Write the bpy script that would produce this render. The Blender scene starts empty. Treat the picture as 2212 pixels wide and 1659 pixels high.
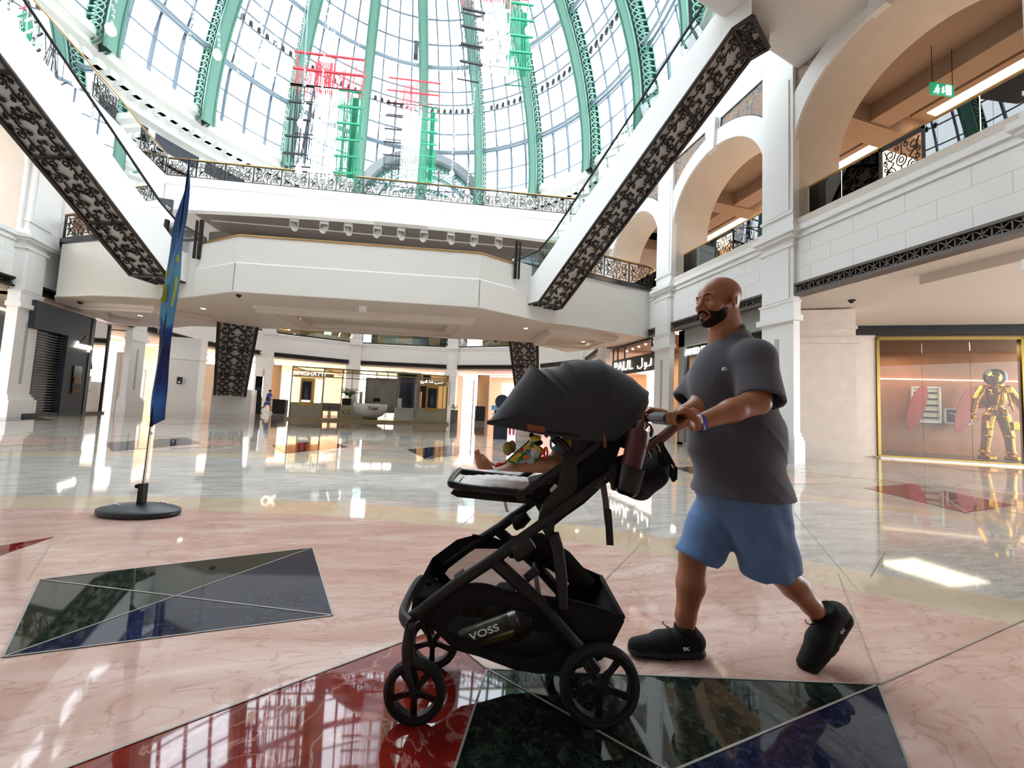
import bpy, math, random
import numpy as np
from mathutils import Vector, Matrix
random.seed(7)
SC = bpy.context.scene
COL = SC.collection
PI = math.pi
# ------------------------------------------------------------------ camera, world, exposure
F = 830.0; CX = 1106.0; CY = 829.5; HC = 1.10
PITCH = math.radians(3.79); ROLL = math.radians(-2.65); YAW = math.radians(14.9)
f0 = np.array([math.sin(YAW)*math.cos(PITCH), math.cos(YAW)*math.cos(PITCH), math.sin(PITCH)])
r0 = np.array([math.cos(YAW), -math.sin(YAW), 0.0])
u0 = np.cross(r0, f0)
RR = math.cos(ROLL)*r0 - math.sin(ROLL)*u0
UU = math.sin(ROLL)*r0 + math.cos(ROLL)*u0
cam_d = bpy.data.cameras.new('camera'); cam = bpy.data.objects.new('camera', cam_d); COL.objects.link(cam)
cam_d.sensor_width = 36; cam_d.lens = 36*F/2212; cam_d.clip_start = 0.05; cam_d.clip_end = 300
mw = Matrix.Identity(4)
for i in range(3):
    mw[i][0] = RR[i]; mw[i][1] = UU[i]; mw[i][2] = -f0[i]
mw[2][3] = HC
cam.matrix_world = mw
SC.camera = cam
SC.view_settings.view_transform = 'Standard'; SC.view_settings.look = 'None'
SC.view_settings.gamma = 1; SC.view_settings.use_curve_mapping = False
SC.view_settings.exposure = EXPOSURE = 1.38
wd = bpy.data.worlds.new('daylight'); SC.world = wd; wd.use_nodes = True
bg = wd.node_tree.nodes['Background']; bg.inputs[0].default_value = (0.93, 0.975, 1.0, 1); bg.inputs[1].default_value = 3.4
cy = SC.cycles
cy.max_bounces = 8; cy.diffuse_bounces = 4; cy.glossy_bounces = 5; cy.transmission_bounces = 4; cy.transparent_max_bounces = 20
cy.sample_clamp_indirect = 6; cy.caustics_reflective = False; cy.caustics_refractive = False
try: cy.use_denoising = True
except Exception: pass
def area_light(name, loc, size, power, col=(1, .9, .8), rot=(0, 0, 0), sy=None):
    l = bpy.data.lights.new(name, 'AREA'); l.energy = power; l.color = col; l.size = size
    if sy: l.shape = 'RECTANGLE'; l.size_y = sy
    o = bpy.data.objects.new(name, l); o.location = loc; o.rotation_euler = rot; COL.objects.link(o); return o
# ------------------------------------------------------------------ projection helpers (plan measurements)
OC = np.array([0, 0, HC])
def ray(x, y): return f0 + RR*((x-CX)/F) + UU*((CY-y)/F)
def onz(x, y, z=0.0):
    d = ray(x, y); return OC + d*((z-HC)/d[2])
def onx(x, y, k):
    d = ray(x, y); return OC + d*(k/d[0])
def ony(x, y, k):
    d = ray(x, y); return OC + d*(k/d[1])
RH = np.array([math.cos(YAW), -math.sin(YAW)]); FH = np.array([math.sin(YAW), math.cos(YAW)])
def S(x, y, dep):                                   # stage frame: across, depth, height
    d = ray(x, y); t = dep/(d[0]*FH[0]+d[1]*FH[1]); p = OC + d*t
    return np.array([p[0]*RH[0]+p[1]*RH[1], dep, p[2]])
# ------------------------------------------------------------------ materials
def lin(c):
    if isinstance(c, str):
        c = c.lstrip('#'); c = [int(c[i:i+2], 16)/255 for i in (0, 2, 4)]
    return tuple([((v+0.055)/1.055)**2.4 if v > 0.04045 else v/12.92 for v in c]) + (1,)
MATS = {}
def M(name, col='#808080', rough=.5, metal=0, emit=None, es=1, noise=None, bump=None, ior=1.5, alpha=1, trans=0, coat=0, sheen=0, spec=None):
    if name in MATS: return MATS[name]
    m = bpy.data.materials.new(name); m.use_nodes = True; MATS[name] = m
    nt = m.node_tree; b = nt.nodes['Principled BSDF']
    b.inputs['Base Color'].default_value = lin(col); b.inputs['Roughness'].default_value = rough
    b.inputs['Metallic'].default_value = metal; b.inputs['IOR'].default_value = ior
    b.inputs['Alpha'].default_value = alpha; b.inputs['Transmission Weight'].default_value = trans
    b.inputs['Coat Weight'].default_value = coat; b.inputs['Sheen Weight'].default_value = sheen
    if spec is not None: b.inputs['Specular IOR Level'].default_value = spec
    if emit: b.inputs['Emission Color'].default_value = lin(emit); b.inputs['Emission Strength'].default_value = es
    if noise or bump:
        tc = nt.nodes.new('ShaderNodeTexCoord')
    if noise:
        sc_, amt = noise[0], noise[1]
        n = nt.nodes.new('ShaderNodeTexNoise'); n.inputs['Scale'].default_value = sc_; n.inputs['Detail'].default_value = 5
        nt.links.new(tc.outputs['Object'], n.inputs['Vector'])
        r = nt.nodes.new('ShaderNodeValToRGB'); a = lin(col)
        c2 = lin(noise[2]) if len(noise) > 2 else tuple(min(1, v*(1+amt)) for v in a[:3])+(1,)
        r.color_ramp.elements[0].color = tuple(v*(1-amt) for v in a[:3])+(1,); r.color_ramp.elements[1].color = c2
        r.color_ramp.elements[0].position = .35; r.color_ramp.elements[1].position = .68
        nt.links.new(n.outputs['Fac'], r.inputs['Fac']); nt.links.new(r.outputs['Color'], b.inputs['Base Color'])
    if bump:
        n = nt.nodes.new('ShaderNodeTexNoise'); n.inputs['Scale'].default_value = bump[0]; n.inputs['Detail'].default_value = 4
        nt.links.new(tc.outputs['Object'], n.inputs['Vector'])
        bn = nt.nodes.new('ShaderNodeBump'); bn.inputs['Strength'].default_value = bump[1]; bn.inputs['Distance'].default_value = bump[2] if len(bump) > 2 else .01
        nt.links.new(n.outputs['Fac'], bn.inputs['Height']); nt.links.new(bn.outputs['Normal'], b.inputs['Normal'])
    return m
def glassm(name, tint='#ffffff', refl=.12, rough=.0):
    if name in MATS: return MATS[name]
    m = bpy.data.materials.new(name); m.use_nodes = True; MATS[name] = m; nt = m.node_tree; nt.nodes.clear()
    o = nt.nodes.new('ShaderNodeOutputMaterial'); t = nt.nodes.new('ShaderNodeBsdfTransparent'); g = nt.nodes.new('ShaderNodeBsdfGlossy')
    mx = nt.nodes.new('ShaderNodeMixShader'); t.inputs[0].default_value = lin(tint); g.inputs['Roughness'].default_value = rough
    lw = nt.nodes.new('ShaderNodeLayerWeight'); lw.inputs[0].default_value = refl
    nt.links.new(lw.outputs['Fresnel'], mx.inputs[0]); nt.links.new(t.outputs[0], mx.inputs[1]); nt.links.new(g.outputs[0], mx.inputs[2])
    nt.links.new(mx.outputs[0], o.inputs[0]); return m
def meshcloth(name, col, hole=.5, scale=600):          # woven net: open between the threads
    if name in MATS: return MATS[name]
    m = bpy.data.materials.new(name); m.use_nodes = True; MATS[name] = m; nt = m.node_tree; b = nt.nodes['Principled BSDF']
    b.inputs['Base Color'].default_value = lin(col); b.inputs['Roughness'].default_value = .8
    o = [n for n in nt.nodes if n.type == 'OUTPUT_MATERIAL'][0]; t = nt.nodes.new('ShaderNodeBsdfTransparent')
    mx = nt.nodes.new('ShaderNodeMixShader'); mx.inputs[0].default_value = 1-hole
    nt.links.new(t.outputs[0], mx.inputs[1]); nt.links.new(b.outputs[0], mx.inputs[2]); nt.links.new(mx.outputs[0], o.inputs[0]); return m
def marble(name, c1, c2, c3=None, scale=1.5, stretch=(1, 1, 1), rough=.045, vein=None, rotz=.5, ior=1.55):
    m = bpy.data.materials.new(name); m.use_nodes = True; MATS[name] = m; nt = m.node_tree; b = nt.nodes['Principled BSDF']; N = nt.nodes; L = nt.links
    tc = N.new('ShaderNodeTexCoord'); mp = N.new('ShaderNodeMapping'); mp.inputs['Scale'].default_value = stretch; mp.inputs['Rotation'].default_value = (0, 0, rotz)
    L.new(tc.outputs['Object'], mp.inputs['Vector'])
    n1 = N.new('ShaderNodeTexNoise'); n1.inputs['Scale'].default_value = scale; n1.inputs['Detail'].default_value = 9; n1.inputs['Roughness'].default_value = .62; n1.inputs['Distortion'].default_value = 1.1
    L.new(mp.outputs[0], n1.inputs['Vector'])
    r = N.new('ShaderNodeValToRGB'); r.color_ramp.elements[0].position = .36; r.color_ramp.elements[0].color = lin(c1)
    r.color_ramp.elements[1].position = .66; r.color_ramp.elements[1].color = lin(c2)
    if c3: e = r.color_ramp.elements.new(.51); e.color = lin(c3)
    L.new(n1.outputs['Fac'], r.inputs['Fac'])
    out = r.outputs['Color']
    if vein:
        n2 = N.new('ShaderNodeTexNoise'); n2.inputs['Scale'].default_value = scale*vein[1]; n2.inputs['Detail'].default_value = 7; n2.inputs['Distortion'].default_value = 2.2
        L.new(mp.outputs[0], n2.inputs['Vector'])
        r2 = N.new('ShaderNodeValToRGB'); cr = r2.color_ramp; cr.elements[0].position = .48; cr.elements[0].color = (0, 0, 0, 1)
        cr.elements[1].position = .52; cr.elements[1].color = (0, 0, 0, 1); e = cr.elements.new(.5); e.color = (vein[2],)*3+(1,)
        L.new(n2.outputs['Fac'], r2.inputs['Fac'])
        mx = N.new('ShaderNodeMix'); mx.data_type = 'RGBA'; L.new(r2.outputs['Color'], mx.inputs[0]); L.new(out, mx.inputs[6]); mx.inputs[7].default_value = lin(vein[0])
        out = mx.outputs[2]
    L.new(out, b.inputs['Base Color']); b.inputs['Roughness'].default_value = rough; b.inputs['IOR'].default_value = ior
    n3 = N.new('ShaderNodeTexNoise'); n3.inputs['Scale'].default_value = 1.3; L.new(tc.outputs['Object'], n3.inputs['Vector'])
    bn = N.new('ShaderNodeBump'); bn.inputs['Strength'].default_value = .10; bn.inputs['Distance'].default_value = .006
    L.new(n3.outputs['Fac'], bn.inputs['Height']); L.new(bn.outputs['Normal'], b.inputs['Normal'])
    return m
def blockwork(name, axis='y', col='#f2f1ee', joint='#cfccc6', bw=1.05, bh=.42):
    m = bpy.data.materials.new(name); m.use_nodes = True; MATS[name] = m; nt = m.node_tree; N = nt.nodes; L = nt.links; b = N['Principled BSDF']
    g = N.new('ShaderNodeNewGeometry'); sp = N.new('ShaderNodeSeparateXYZ'); cb = N.new('ShaderNodeCombineXYZ'); L.new(g.outputs['Position'], sp.inputs[0])
    L.new(sp.outputs['Y' if axis == 'y' else 'X'], cb.inputs[0]); L.new(sp.outputs['Z'], cb.inputs[1])
    br = N.new('ShaderNodeTexBrick'); br.inputs['Color1'].default_value = lin(col); br.inputs['Color2'].default_value = lin(col); br.inputs['Mortar'].default_value = lin(joint)
    br.inputs['Scale'].default_value = 1; br.inputs['Mortar Size'].default_value = .006; br.inputs['Brick Width'].default_value = bw; br.inputs['Row Height'].default_value = bh
    L.new(cb.outputs[0], br.inputs['Vector']); L.new(br.outputs['Color'], b.inputs['Base Color']); b.inputs['Roughness'].default_value = .55
    return m
# ------------------------------------------------------------------ mesh builder
class MB:
    def __init__(s): s.v = []; s.f = []; s.m = []
    def add(s, vs, fs, mi=0):
        n = len(s.v); s.v.extend([tuple(float(c) for c in p) for p in vs])
        s.f.extend([tuple(i+n for i in f) for f in fs]); s.m.extend([mi]*len(fs)); return s
    def box(s, a, b, mi=0):
        x0, y0, z0 = np.minimum(a, b); x1, y1, z1 = np.maximum(a, b)
        return s.add([(x0,y0,z0),(x1,y0,z0),(x1,y1,z0),(x0,y1,z0),(x0,y0,z1),(x1,y0,z1),(x1,y1,z1),(x0,y1,z1)],
                     [(0,3,2,1),(4,5,6,7),(0,1,5,4),(1,2,6,5),(2,3,7,6),(3,0,4,7)], mi)
    def obox(s, c, ax, ay, az, mi=0):                # oriented box: centre and three half-axes
        c, ax, ay, az = map(np.array, (c, ax, ay, az))
        vs = [c+i*ax+j*ay+k*az for k in (-1, 1) for (i, j) in ((-1,-1),(1,-1),(1,1),(-1,1))]
        return s.add(vs, [(0,3,2,1),(4,5,6,7),(0,1,5,4),(1,2,6,5),(2,3,7,6),(3,0,4,7)], mi)
    def prism(s, poly, off, mi=0):
        poly = [np.array(p, float) for p in poly]; off = np.array(off, float); n = len(poly)
        s.add(poly + [p+off for p in poly], [tuple(range(n))[::-1], tuple(range(n, 2*n))] + [(i, (i+1) % n, (i+1) % n+n, i+n) for i in range(n)], mi); return s
    def tube(s, path, r, n=10, closed=False, mi=0, flat=None, up=(0, 0, 1), caps=True):
        P = [np.array(p, float) for p in path]; k = len(P); rs = r if hasattr(r, '__len__') else [r]*k
        vs = []; nrm = None
        for i in range(k):
            a = P[(i-1) % k] if (closed or i) else P[i]; b = P[(i+1) % k] if (closed or i < k-1) else P[i]
            t = b-a; t = t/(np.linalg.norm(t)+1e-12)
            if flat is not None or nrm is None:
                u = np.array(up, float)
                if abs(t@u) > .97*np.linalg.norm(u): u = np.array([1, 0, 0.]) if abs(t[0]) < .9 else np.array([0, 1., 0])
                nrm = u
            nx = nrm-t*(nrm@t); nx /= np.linalg.norm(nx)+1e-12; nrm = nx; ny = np.cross(t, nx)
            for j in range(n):
                a_ = 2*PI*j/n + (PI/n if n == 4 else 0)
                if flat is None: vs.append(P[i]+rs[i]*(math.cos(a_)*nx+math.sin(a_)*ny))
                else:
                    q = 1.414 if n == 4 else 1
                    vs.append(P[i]+q*(rs[i]*flat*math.cos(a_)*nx+rs[i]*math.sin(a_)*ny))
        fs = []
        for i in range(k if closed else k-1):
            for j in range(n):
                a = i*n+j; b = i*n+(j+1) % n; c = ((i+1) % k)*n+(j+1) % n; d = ((i+1) % k)*n+j
                fs.append((a, b, c, d))
        if not closed and caps: fs += [tuple(range(n))[::-1], tuple((k-1)*n+j for j in range(n))]
        return s.add(vs, fs, mi)
    def lathe(s, prof, c=(0, 0, 0), axis=(0, 0, 1), n=32, a0=0, a1=2*PI, mi=0, xdir=None):
        ax = np.array(axis, float); ax /= np.linalg.norm(ax); u = np.array([1, 0, 0.]) if abs(ax[0]) < .9 else np.array([0, 1., 0])
        if xdir is not None: u = np.array(xdir, float)
        u = u-ax*(u@ax); u /= np.linalg.norm(u); w = np.cross(ax, u); c = np.array(c, float)
        full = abs(a1-a0-2*PI) < 1e-6; m = n if full else n+1; k = len(prof); vs = []
        for i in range(m):
            a = a0+(a1-a0)*i/n
            for (r, h) in prof: vs.append(c+ax*h+r*(math.cos(a)*u+math.sin(a)*w))
        fs = []
        for i in range(n):
            for j in range(k-1):
                a = i*k+j; b = ((i+1) % m)*k+j; fs.append((a, b, b+1, a+1))
        return s.add(vs, fs, mi)
    def ell(s, c, r, n=16, m=10, mi=0, R=None):
        vs = []; c = np.array(c, float)
        for i in range(m+1):
            t = PI*i/m
            for j in range(n):
                a = 2*PI*j/n; p = np.array([r[0]*math.sin(t)*math.cos(a), r[1]*math.sin(t)*math.sin(a), r[2]*math.cos(t)])
                vs.append(c+(R@p if R is not None else p))
        fs = [(i*n+j, (i+1)*n+j, (i+1)*n+(j+1) % n, i*n+(j+1) % n) for i in range(m) for j in range(n)]
        return s.add(vs, fs, mi)
    def grid(s, G, mi=0, cu=False):
        r = len(G); c = len(G[0]); vs = [p for row in G for p in row]
        fs = [(i*c+j, i*c+(j+1) % c, (i+1)*c+(j+1) % c, (i+1)*c+j) for i in range(r-1) for j in range(c if cu else c-1)]
        return s.add(vs, fs, mi)
    def mesh(s, name, mats, org=(0, 0, 0), sharp=35):
        me = bpy.data.meshes.new(name); o = np.array(org, float)
        me.from_pydata([tuple(np.array(p)-o) for p in s.v], [], s.f)
        for m in (mats if isinstance(mats, (list, tuple)) else [mats]): me.materials.append(m)
        if any(s.m): me.polygons.foreach_set('material_index', s.m)
        me.update()
        if sharp is not None:
            me.polygons.foreach_set('use_smooth', [True]*len(me.polygons)); me.set_sharp_from_angle(angle=math.radians(sharp))
        return me
# frames: 'W' world axes; 'S' stage axes (across the view, away from the viewer)
def fr_rot(frame): return {'W': 0.0, 'S': -YAW}.get(frame, frame) if not isinstance(frame, (int, float)) else frame
def to_world(p, rot):
    c, s_ = math.cos(rot), math.sin(rot); return (c*p[0]-s_*p[1], s_*p[0]+c*p[1], p[2])
def _props(o, label, cat, group, kind):
    if label: o['label'] = label
    if cat: o['category'] = cat
    if group: o['group'] = group
    if kind: o['kind'] = kind
class Thing:
    def __init__(s, name, label=None, cat=None, org=(0, 0, 0), frame='W', group=None, kind=None):
        s.o = bpy.data.objects.new(name, None); s.o.empty_display_size = .1; COL.objects.link(s.o); s.org = org; s.rot = fr_rot(frame)
        s.o.location = to_world(org, s.rot); s.o.rotation_euler = (0, 0, s.rot); _props(s.o, label, cat, group, kind)
    def part(s, name, mb, mats, parent=None, label=None, sharp=35, kind=None):
        me = mb.mesh(name, mats, s.org, sharp); o = bpy.data.objects.new(name, me); COL.objects.link(o); o.parent = parent or s.o
        _props(o, label, None, None, kind); return o
    def text(s, name, body, loc, right, up, size, mat, ext=.01, parent=None, align='CENTER', sx=1):
        cu = bpy.data.curves.new(name, 'FONT'); cu.body = body; cu.size = size; cu.extrude = ext; cu.align_x = align; cu.align_y = 'CENTER'; cu.materials.append(mat)
        t_ = bpy.data.objects.new(name, cu); COL.objects.link(t_); me = bpy.data.meshes.new_from_object(t_); bpy.data.objects.remove(t_); o = bpy.data.objects.new(name, me); COL.objects.link(o); o.parent = parent or s.o
        r = Vector(right).normalized(); u = Vector(up).normalized(); n = r.cross(u).normalized(); u = n.cross(r)
        m = Matrix.Identity(4)
        for i in range(3): m[i][0] = r[i]*sx; m[i][1] = u[i]; m[i][2] = n[i]; m[i][3] = loc[i]-s.org[i]
        o.matrix_local = m; return o
def solo(name, mb, mats, label=None, cat=None, org=(0, 0, 0), frame='W', group=None, kind=None, sharp=35):
    me = mb.mesh(name, mats, org, sharp); o = bpy.data.objects.new(name, me); COL.objects.link(o); rot = fr_rot(frame)
    o.location = to_world(org, rot); o.rotation_euler = (0, 0, rot); _props(o, label, cat, group, kind); return o
def struct(name, mb, mats, sharp=35): return solo(name, mb, mats, kind='structure', sharp=sharp)
def dup(o, loc=None, rotz=None, label=None, parent=None, scale=None):
    r = o.copy(); COL.objects.link(r); r.parent = parent
    if loc is not None: r.location = loc
    if rotz is not None: r.rotation_euler = (0, 0, rotz)
    if label: r['label'] = label
    if scale: r.scale = scale
    for ch in list(o.children): dup(ch, parent=r)
    return r
# signed-distance modelling for soft bodies -------------------------------------------------
class SDF:
    def __init__(s, lo, hi, h):
        s.lo = np.array(lo, float); s.h = h; s.n = np.ceil((np.array(hi)-s.lo)/h).astype(int)+1
        s.a = np.full(tuple(s.n), 1.0, np.float32)
    def _sub(s, lo, hi, pad):
        i0 = np.maximum(((np.array(lo)-pad-s.lo)/s.h).astype(int), 0); i1 = np.minimum(((np.array(hi)+pad-s.lo)/s.h).astype(int)+2, s.n)
        if (i1 <= i0).any(): return None, None
        ax = [s.lo[k]+s.h*np.arange(i0[k], i1[k]) for k in range(3)]
        g = np.meshgrid(*ax, indexing='ij', sparse=True)
        return tuple(slice(i0[k], i1[k]) for k in range(3)), g
    def _mix(s, sl, d, k, op='u'):
        a = s.a[sl]; d = d.astype(np.float32)
        if op == 'u':
            if k > 0:
                h = np.clip(.5+.5*(a-d)/k, 0, 1); s.a[sl] = a*(1-h)+d*h-k*h*(1-h)
            else: s.a[sl] = np.minimum(a, d)
        elif op == 's':
            d = -d
            if k > 0:
                h = np.clip(.5-.5*(a-d)/k, 0, 1); s.a[sl] = a*(1-h)+d*h+k*h*(1-h)
            else: s.a[sl] = np.maximum(a, d)
    def cap(s, a, b, ra, rb=None, k=.01, op='u', sq=None):
        a = np.array(a, float); b = np.array(b, float); rb = ra if rb is None else rb; R = max(ra, rb); pad = 3*k+3*s.h
        sl, g = s._sub(np.minimum(a, b)-R, np.maximum(a, b)+R, pad)
        if sl is None: return s
        ab = b-a; L = ab@ab+1e-12
        t = np.clip(((g[0]-a[0])*ab[0]+(g[1]-a[1])*ab[1]+(g[2]-a[2])*ab[2])/L, 0, 1)
        q = [g[i]-(a[i]+t*ab[i]) for i in range(3)]
        if sq is not None:                            # squash the cross-section along a direction
            v = np.array(sq[0], float); v /= np.linalg.norm(v); dv = q[0]*v[0]+q[1]*v[1]+q[2]*v[2]; f = 1/sq[1]-1
            q = [q[i]+dv*f*v[i] for i in range(3)]
        d = np.sqrt(q[0]**2+q[1]**2+q[2]**2)-(ra+(rb-ra)*t)
        s._mix(sl, d, k, op); return s
    def ell(s, c, r, R=None, k=.01, op='u'):
        c = np.array(c, float); r = np.array(r, float); m = r.max(); sl, g = s._sub(c-m, c+m, 3*k+3*s.h)
        if sl is None: return s
        p = [g[i]-c[i] for i in range(3)]
        if R is not None:
            Rt = np.array(R).T; p = [Rt[i][0]*p[0]+Rt[i][1]*p[1]+Rt[i][2]*p[2] for i in range(3)]
        k0 = np.sqrt((p[0]/r[0])**2+(p[1]/r[1])**2+(p[2]/r[2])**2); k1 = np.sqrt((p[0]/r[0]**2)**2+(p[1]/r[1]**2)**2+(p[2]/r[2]**2)**2)
        s._mix(sl, k0*(k0-1)/(k1+1e-9), k, op); return s
    def box(s, c, r, R=None, rd=.005, k=.005, op='u'):
        c = np.array(c, float); r = np.array(r, float)-rd; m = np.linalg.norm(r)+rd; sl, g = s._sub(c-m, c+m, 3*k+3*s.h)
        if sl is None: return s
        p = [g[i]-c[i] for i in range(3)]
        if R is not None:
            Rt = np.array(R).T; p = [Rt[i][0]*p[0]+Rt[i][1]*p[1]+Rt[i][2]*p[2] for i in range(3)]
        q = [np.abs(p[i])-r[i] for i in range(3)]
        d = np.sqrt(sum(np.maximum(v, 0)**2 for v in q))+np.minimum(np.maximum(q[0], np.maximum(q[1], q[2])), 0)-rd
        s._mix(sl, d, k, op); return s
    def cut(s, n, d, k=.004):                          # keep the side where n.p < d
        n = np.array(n, float); n /= np.linalg.norm(n)
        ax = [s.lo[i]+s.h*np.arange(s.n[i]) for i in range(3)]; g = np.meshgrid(*ax, indexing='ij', sparse=True)
        v = (g[0]*n[0]+g[1]*n[1]+g[2]*n[2]-d).astype(np.float32); h = np.clip(.5-.5*(s.a-v)/k, 0, 1); s.a = s.a*(1-h)+v*h+k*h*(1-h); return s
    def warp(s, fn):                                   # add a displacement field in metres
        ax = [s.lo[i]+s.h*np.arange(s.n[i]) for i in range(3)]; g = np.meshgrid(*ax, indexing='ij', sparse=True)
        s.a += fn(*g).astype(np.float32); return s
    def mb(s):
        import openvdb as vdb
        gr = vdb.FloatGrid(background=1.0); gr.copyFromArray(np.minimum(s.a, 1.0)); gr.transform = vdb.createLinearTransform(voxelSize=s.h)
        pts, quads = gr.convertToQuads(0.0)
        m = MB(); m.v = [tuple(p) for p in (pts+s.lo)]; m.f = [tuple(int(i) for i in q[::-1]) for q in quads]; m.m = [0]*len(m.f); return m
def rotm(yaw=0, pitch=0, roll=0): return np.array((Matrix.Rotation(yaw, 3, 'Z') @ Matrix.Rotation(pitch, 3, 'Y') @ Matrix.Rotation(roll, 3, 'X')))
def arc(c, r, a0, a1, n, u=(1, 0, 0), w=(0, 0, 1)):
    c, u, w = map(np.array, (c, u, w)); return [c+r*(math.cos(a)*u+math.sin(a)*w) for a in np.linspace(a0, a1, n)]
# ================================================================== THE SETTING
WHITE = M('white_paint', '#f1f0ee', .5); WBLK_Y = blockwork('white_blockwork_side', 'y'); WBLK_X = blockwork('white_blockwork_far', 'x')
CREAM = M('cream_plaster', '#e9e6df', .6); SOFF = M('soffit_plaster', '#ddd0c4', .7); STONE = M('pale_stone', '#e6d8cd', .5, noise=(3, .04))
BRONZE = M('dark_bronze', '#3a3230', .4, .6); IRON = M('black_iron', '#2a2322', .45, .5); GREYP = M('grey_inset', '#b9b8b6', .6)
GOLD = M('brushed_gold', '#b99a5b', .3, .85); BRASS = M('brass_rail', '#c9a063', .28, .9); DARK = M('dark_granite', '#1c1f26', .2)
TAN = M('gallery_ceiling', '#9c8472', .8); GALW = M('gallery_wall', '#cfc0ae', .8); REVEAL = M('stone_reveal', '#ddd3c8', .7, noise=(2, .03))
COVE = M('warm_cove', '#fff2d8', .5, emit='#ffe6c4', es=1.5); LAMP = M('downlight_lens', '#ffffff', .5, emit='#fff1dc', es=9)
PANE = glassm('shop_glass', '#d9dcda', .20); RAILG = glassm('rail_glass', '#b9c9c4', .48); SKYG = glassm('dome_glass', '#f4faff', .05)
# ---------- floor
pink = marble('pink_marble', '#cfa698', '#e4c8bc', '#d9b4a7', 1.1, (1, 3.4, 1), vein=('#b07a6e', 1.2, .45), rotz=.35)
pinkb = marble('pink_pale_marble', '#cfa897', '#e3cabb', '#d8b6a6', 1.3, (1, 1.8, 1), vein=('#6f6a6c', 2.1, .4), rotz=-.9)
creamm = marble('cream_marble', '#cdb79c', '#ddcab2', None, .9, vein=('#b08d68', 1.5, .25))
greym = marble('grey_vein_marble', '#b4b0aa', '#d8d4ce', '#c8c3bd', 1.6, (1, 4.5, 1), vein=('#83776a', 2.0, .5), rotz=.3)
beige = marble('beige_marble', '#b5a799', '#cfc2b4', None, 1.0, (1, 2, 1), vein=('#8e7a66', 2.0, .3))
redm = marble('red_marble', '#6e1714', '#962a22', None, 2.4, vein=('#c98f86', 1.2, .6), rough=.03)
greenm = marble('green_granite', '#0f1613', '#39443a', '#1d2723', 22, rough=.03, vein=('#4a5648', 2, .4)); bluem = marble('blue_granite', '#161a2e', '#3a3e58', '#23273f', 34, rough=.035)
grout = M('floor_joint', '#a9a49c', .5); REDS = redm
fl = MB(); FM = [pink, pinkb, creamm, greym, beige, redm, greenm, bluem, grout]
RC = np.array([-3.76, -5.28])                         # centre of the ring pattern
def annulus(r0_, r1_, z, mi, n=160, a0=0, a1=2*PI):
    G = [[(RC[0]+r*math.sin(a), RC[1]+r*math.cos(a), z) for r in (r0_, r1_)] for a in np.linspace(a0, a1, n)]
    fl.grid(G, mi)
fl.add([(-40, -14, 0), (40, -14, 0), (40, 60, 0), (-40, 60, 0)], [(0, 1, 2, 3)], 4)
annulus(0, 9.84, .002, 0); annulus(9.84, 10.35, .002, 2); annulus(10.35, 13.4, .002, 3); annulus(13.4, 13.9, .002, 2)
annulus(17.2, 17.7, .002, 2); annulus(17.7, 21.5, .002, 3); annulus(21.5, 22.0, .002, 2); annulus(27.5, 31.5, .002, 3)
def fpoly(pts, z, mi, px=True):
    P = [onz(*p, 0)[:2] if px else p for p in pts]; fl.add([(p[0], p[1], z) for p in P], [tuple(range(len(P)))], mi)
def fline(a, b, w=.004, z=.006, px=True, mi=8):
    a, b = [np.array(onz(*p, 0)[:2] if px else p) for p in (a, b)]; d = (b-a)/np.linalg.norm(b-a); n = np.array([-d[1], d[0]])*w
    fl.add([(*(a-n), z), (*(b-n), z), (*(b+n), z), (*(a+n), z)], [(0, 1, 2, 3)], mi)
fpoly([(85, 1253), (675, 1184), (5, 1422)], .004, 6); fpoly([(675, 1184), (719, 1331), (5, 1422)], .004, 7)
for a, b in [((85, 1253), (675, 1184)), ((675, 1184), (719, 1331)), ((719, 1331), (5, 1422)), ((5, 1422), (85, 1253)), ((5, 1422), (675, 1184)), ((85, 1253), (719, 1331))]: fline(a, b)
q1, q2, q3, q4 = [onz(*p)[:2] for p in [(1052, 1447), (1897, 1481), (1975, 1700), (905, 1700)]]
fpoly([(1052, 1447), (1897, 1481), (905, 1900)], .004, 6); fpoly([(1897, 1481), (2130, 2100), (905, 1900)], .004, 7)
for a, b in [((1052, 1447), (1897, 1481)), ((1897, 1481), (2130, 2100)), ((1897, 1481), (905, 1900)), ((1052, 1447), (905, 1900)), ((1052, 1447), (1500, 1700))]: fline(a, b)
fpoly([(-250, 1810), (834, 1400), (945, 1360), (1052, 1447), (905, 1900)], .003, 5)
fline((-250, 1810), (945, 1360)); fline((945, 1360), (1052, 1447))
fpoly([(-60, 1190), (119, 1160), (-60, 1222)], .004, 5)
for a, b in [((1810, 1240), (1900, 1480)), ((1900, 1480), (2190, 1350)), ((2190, 1350), (2400, 1262)), ((1912, 1190), (1880, 1247)), ((120, 1160), (60, 1253)), ((1380, 1180), (1290, 1270))]: fline(a, b, .003)
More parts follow.
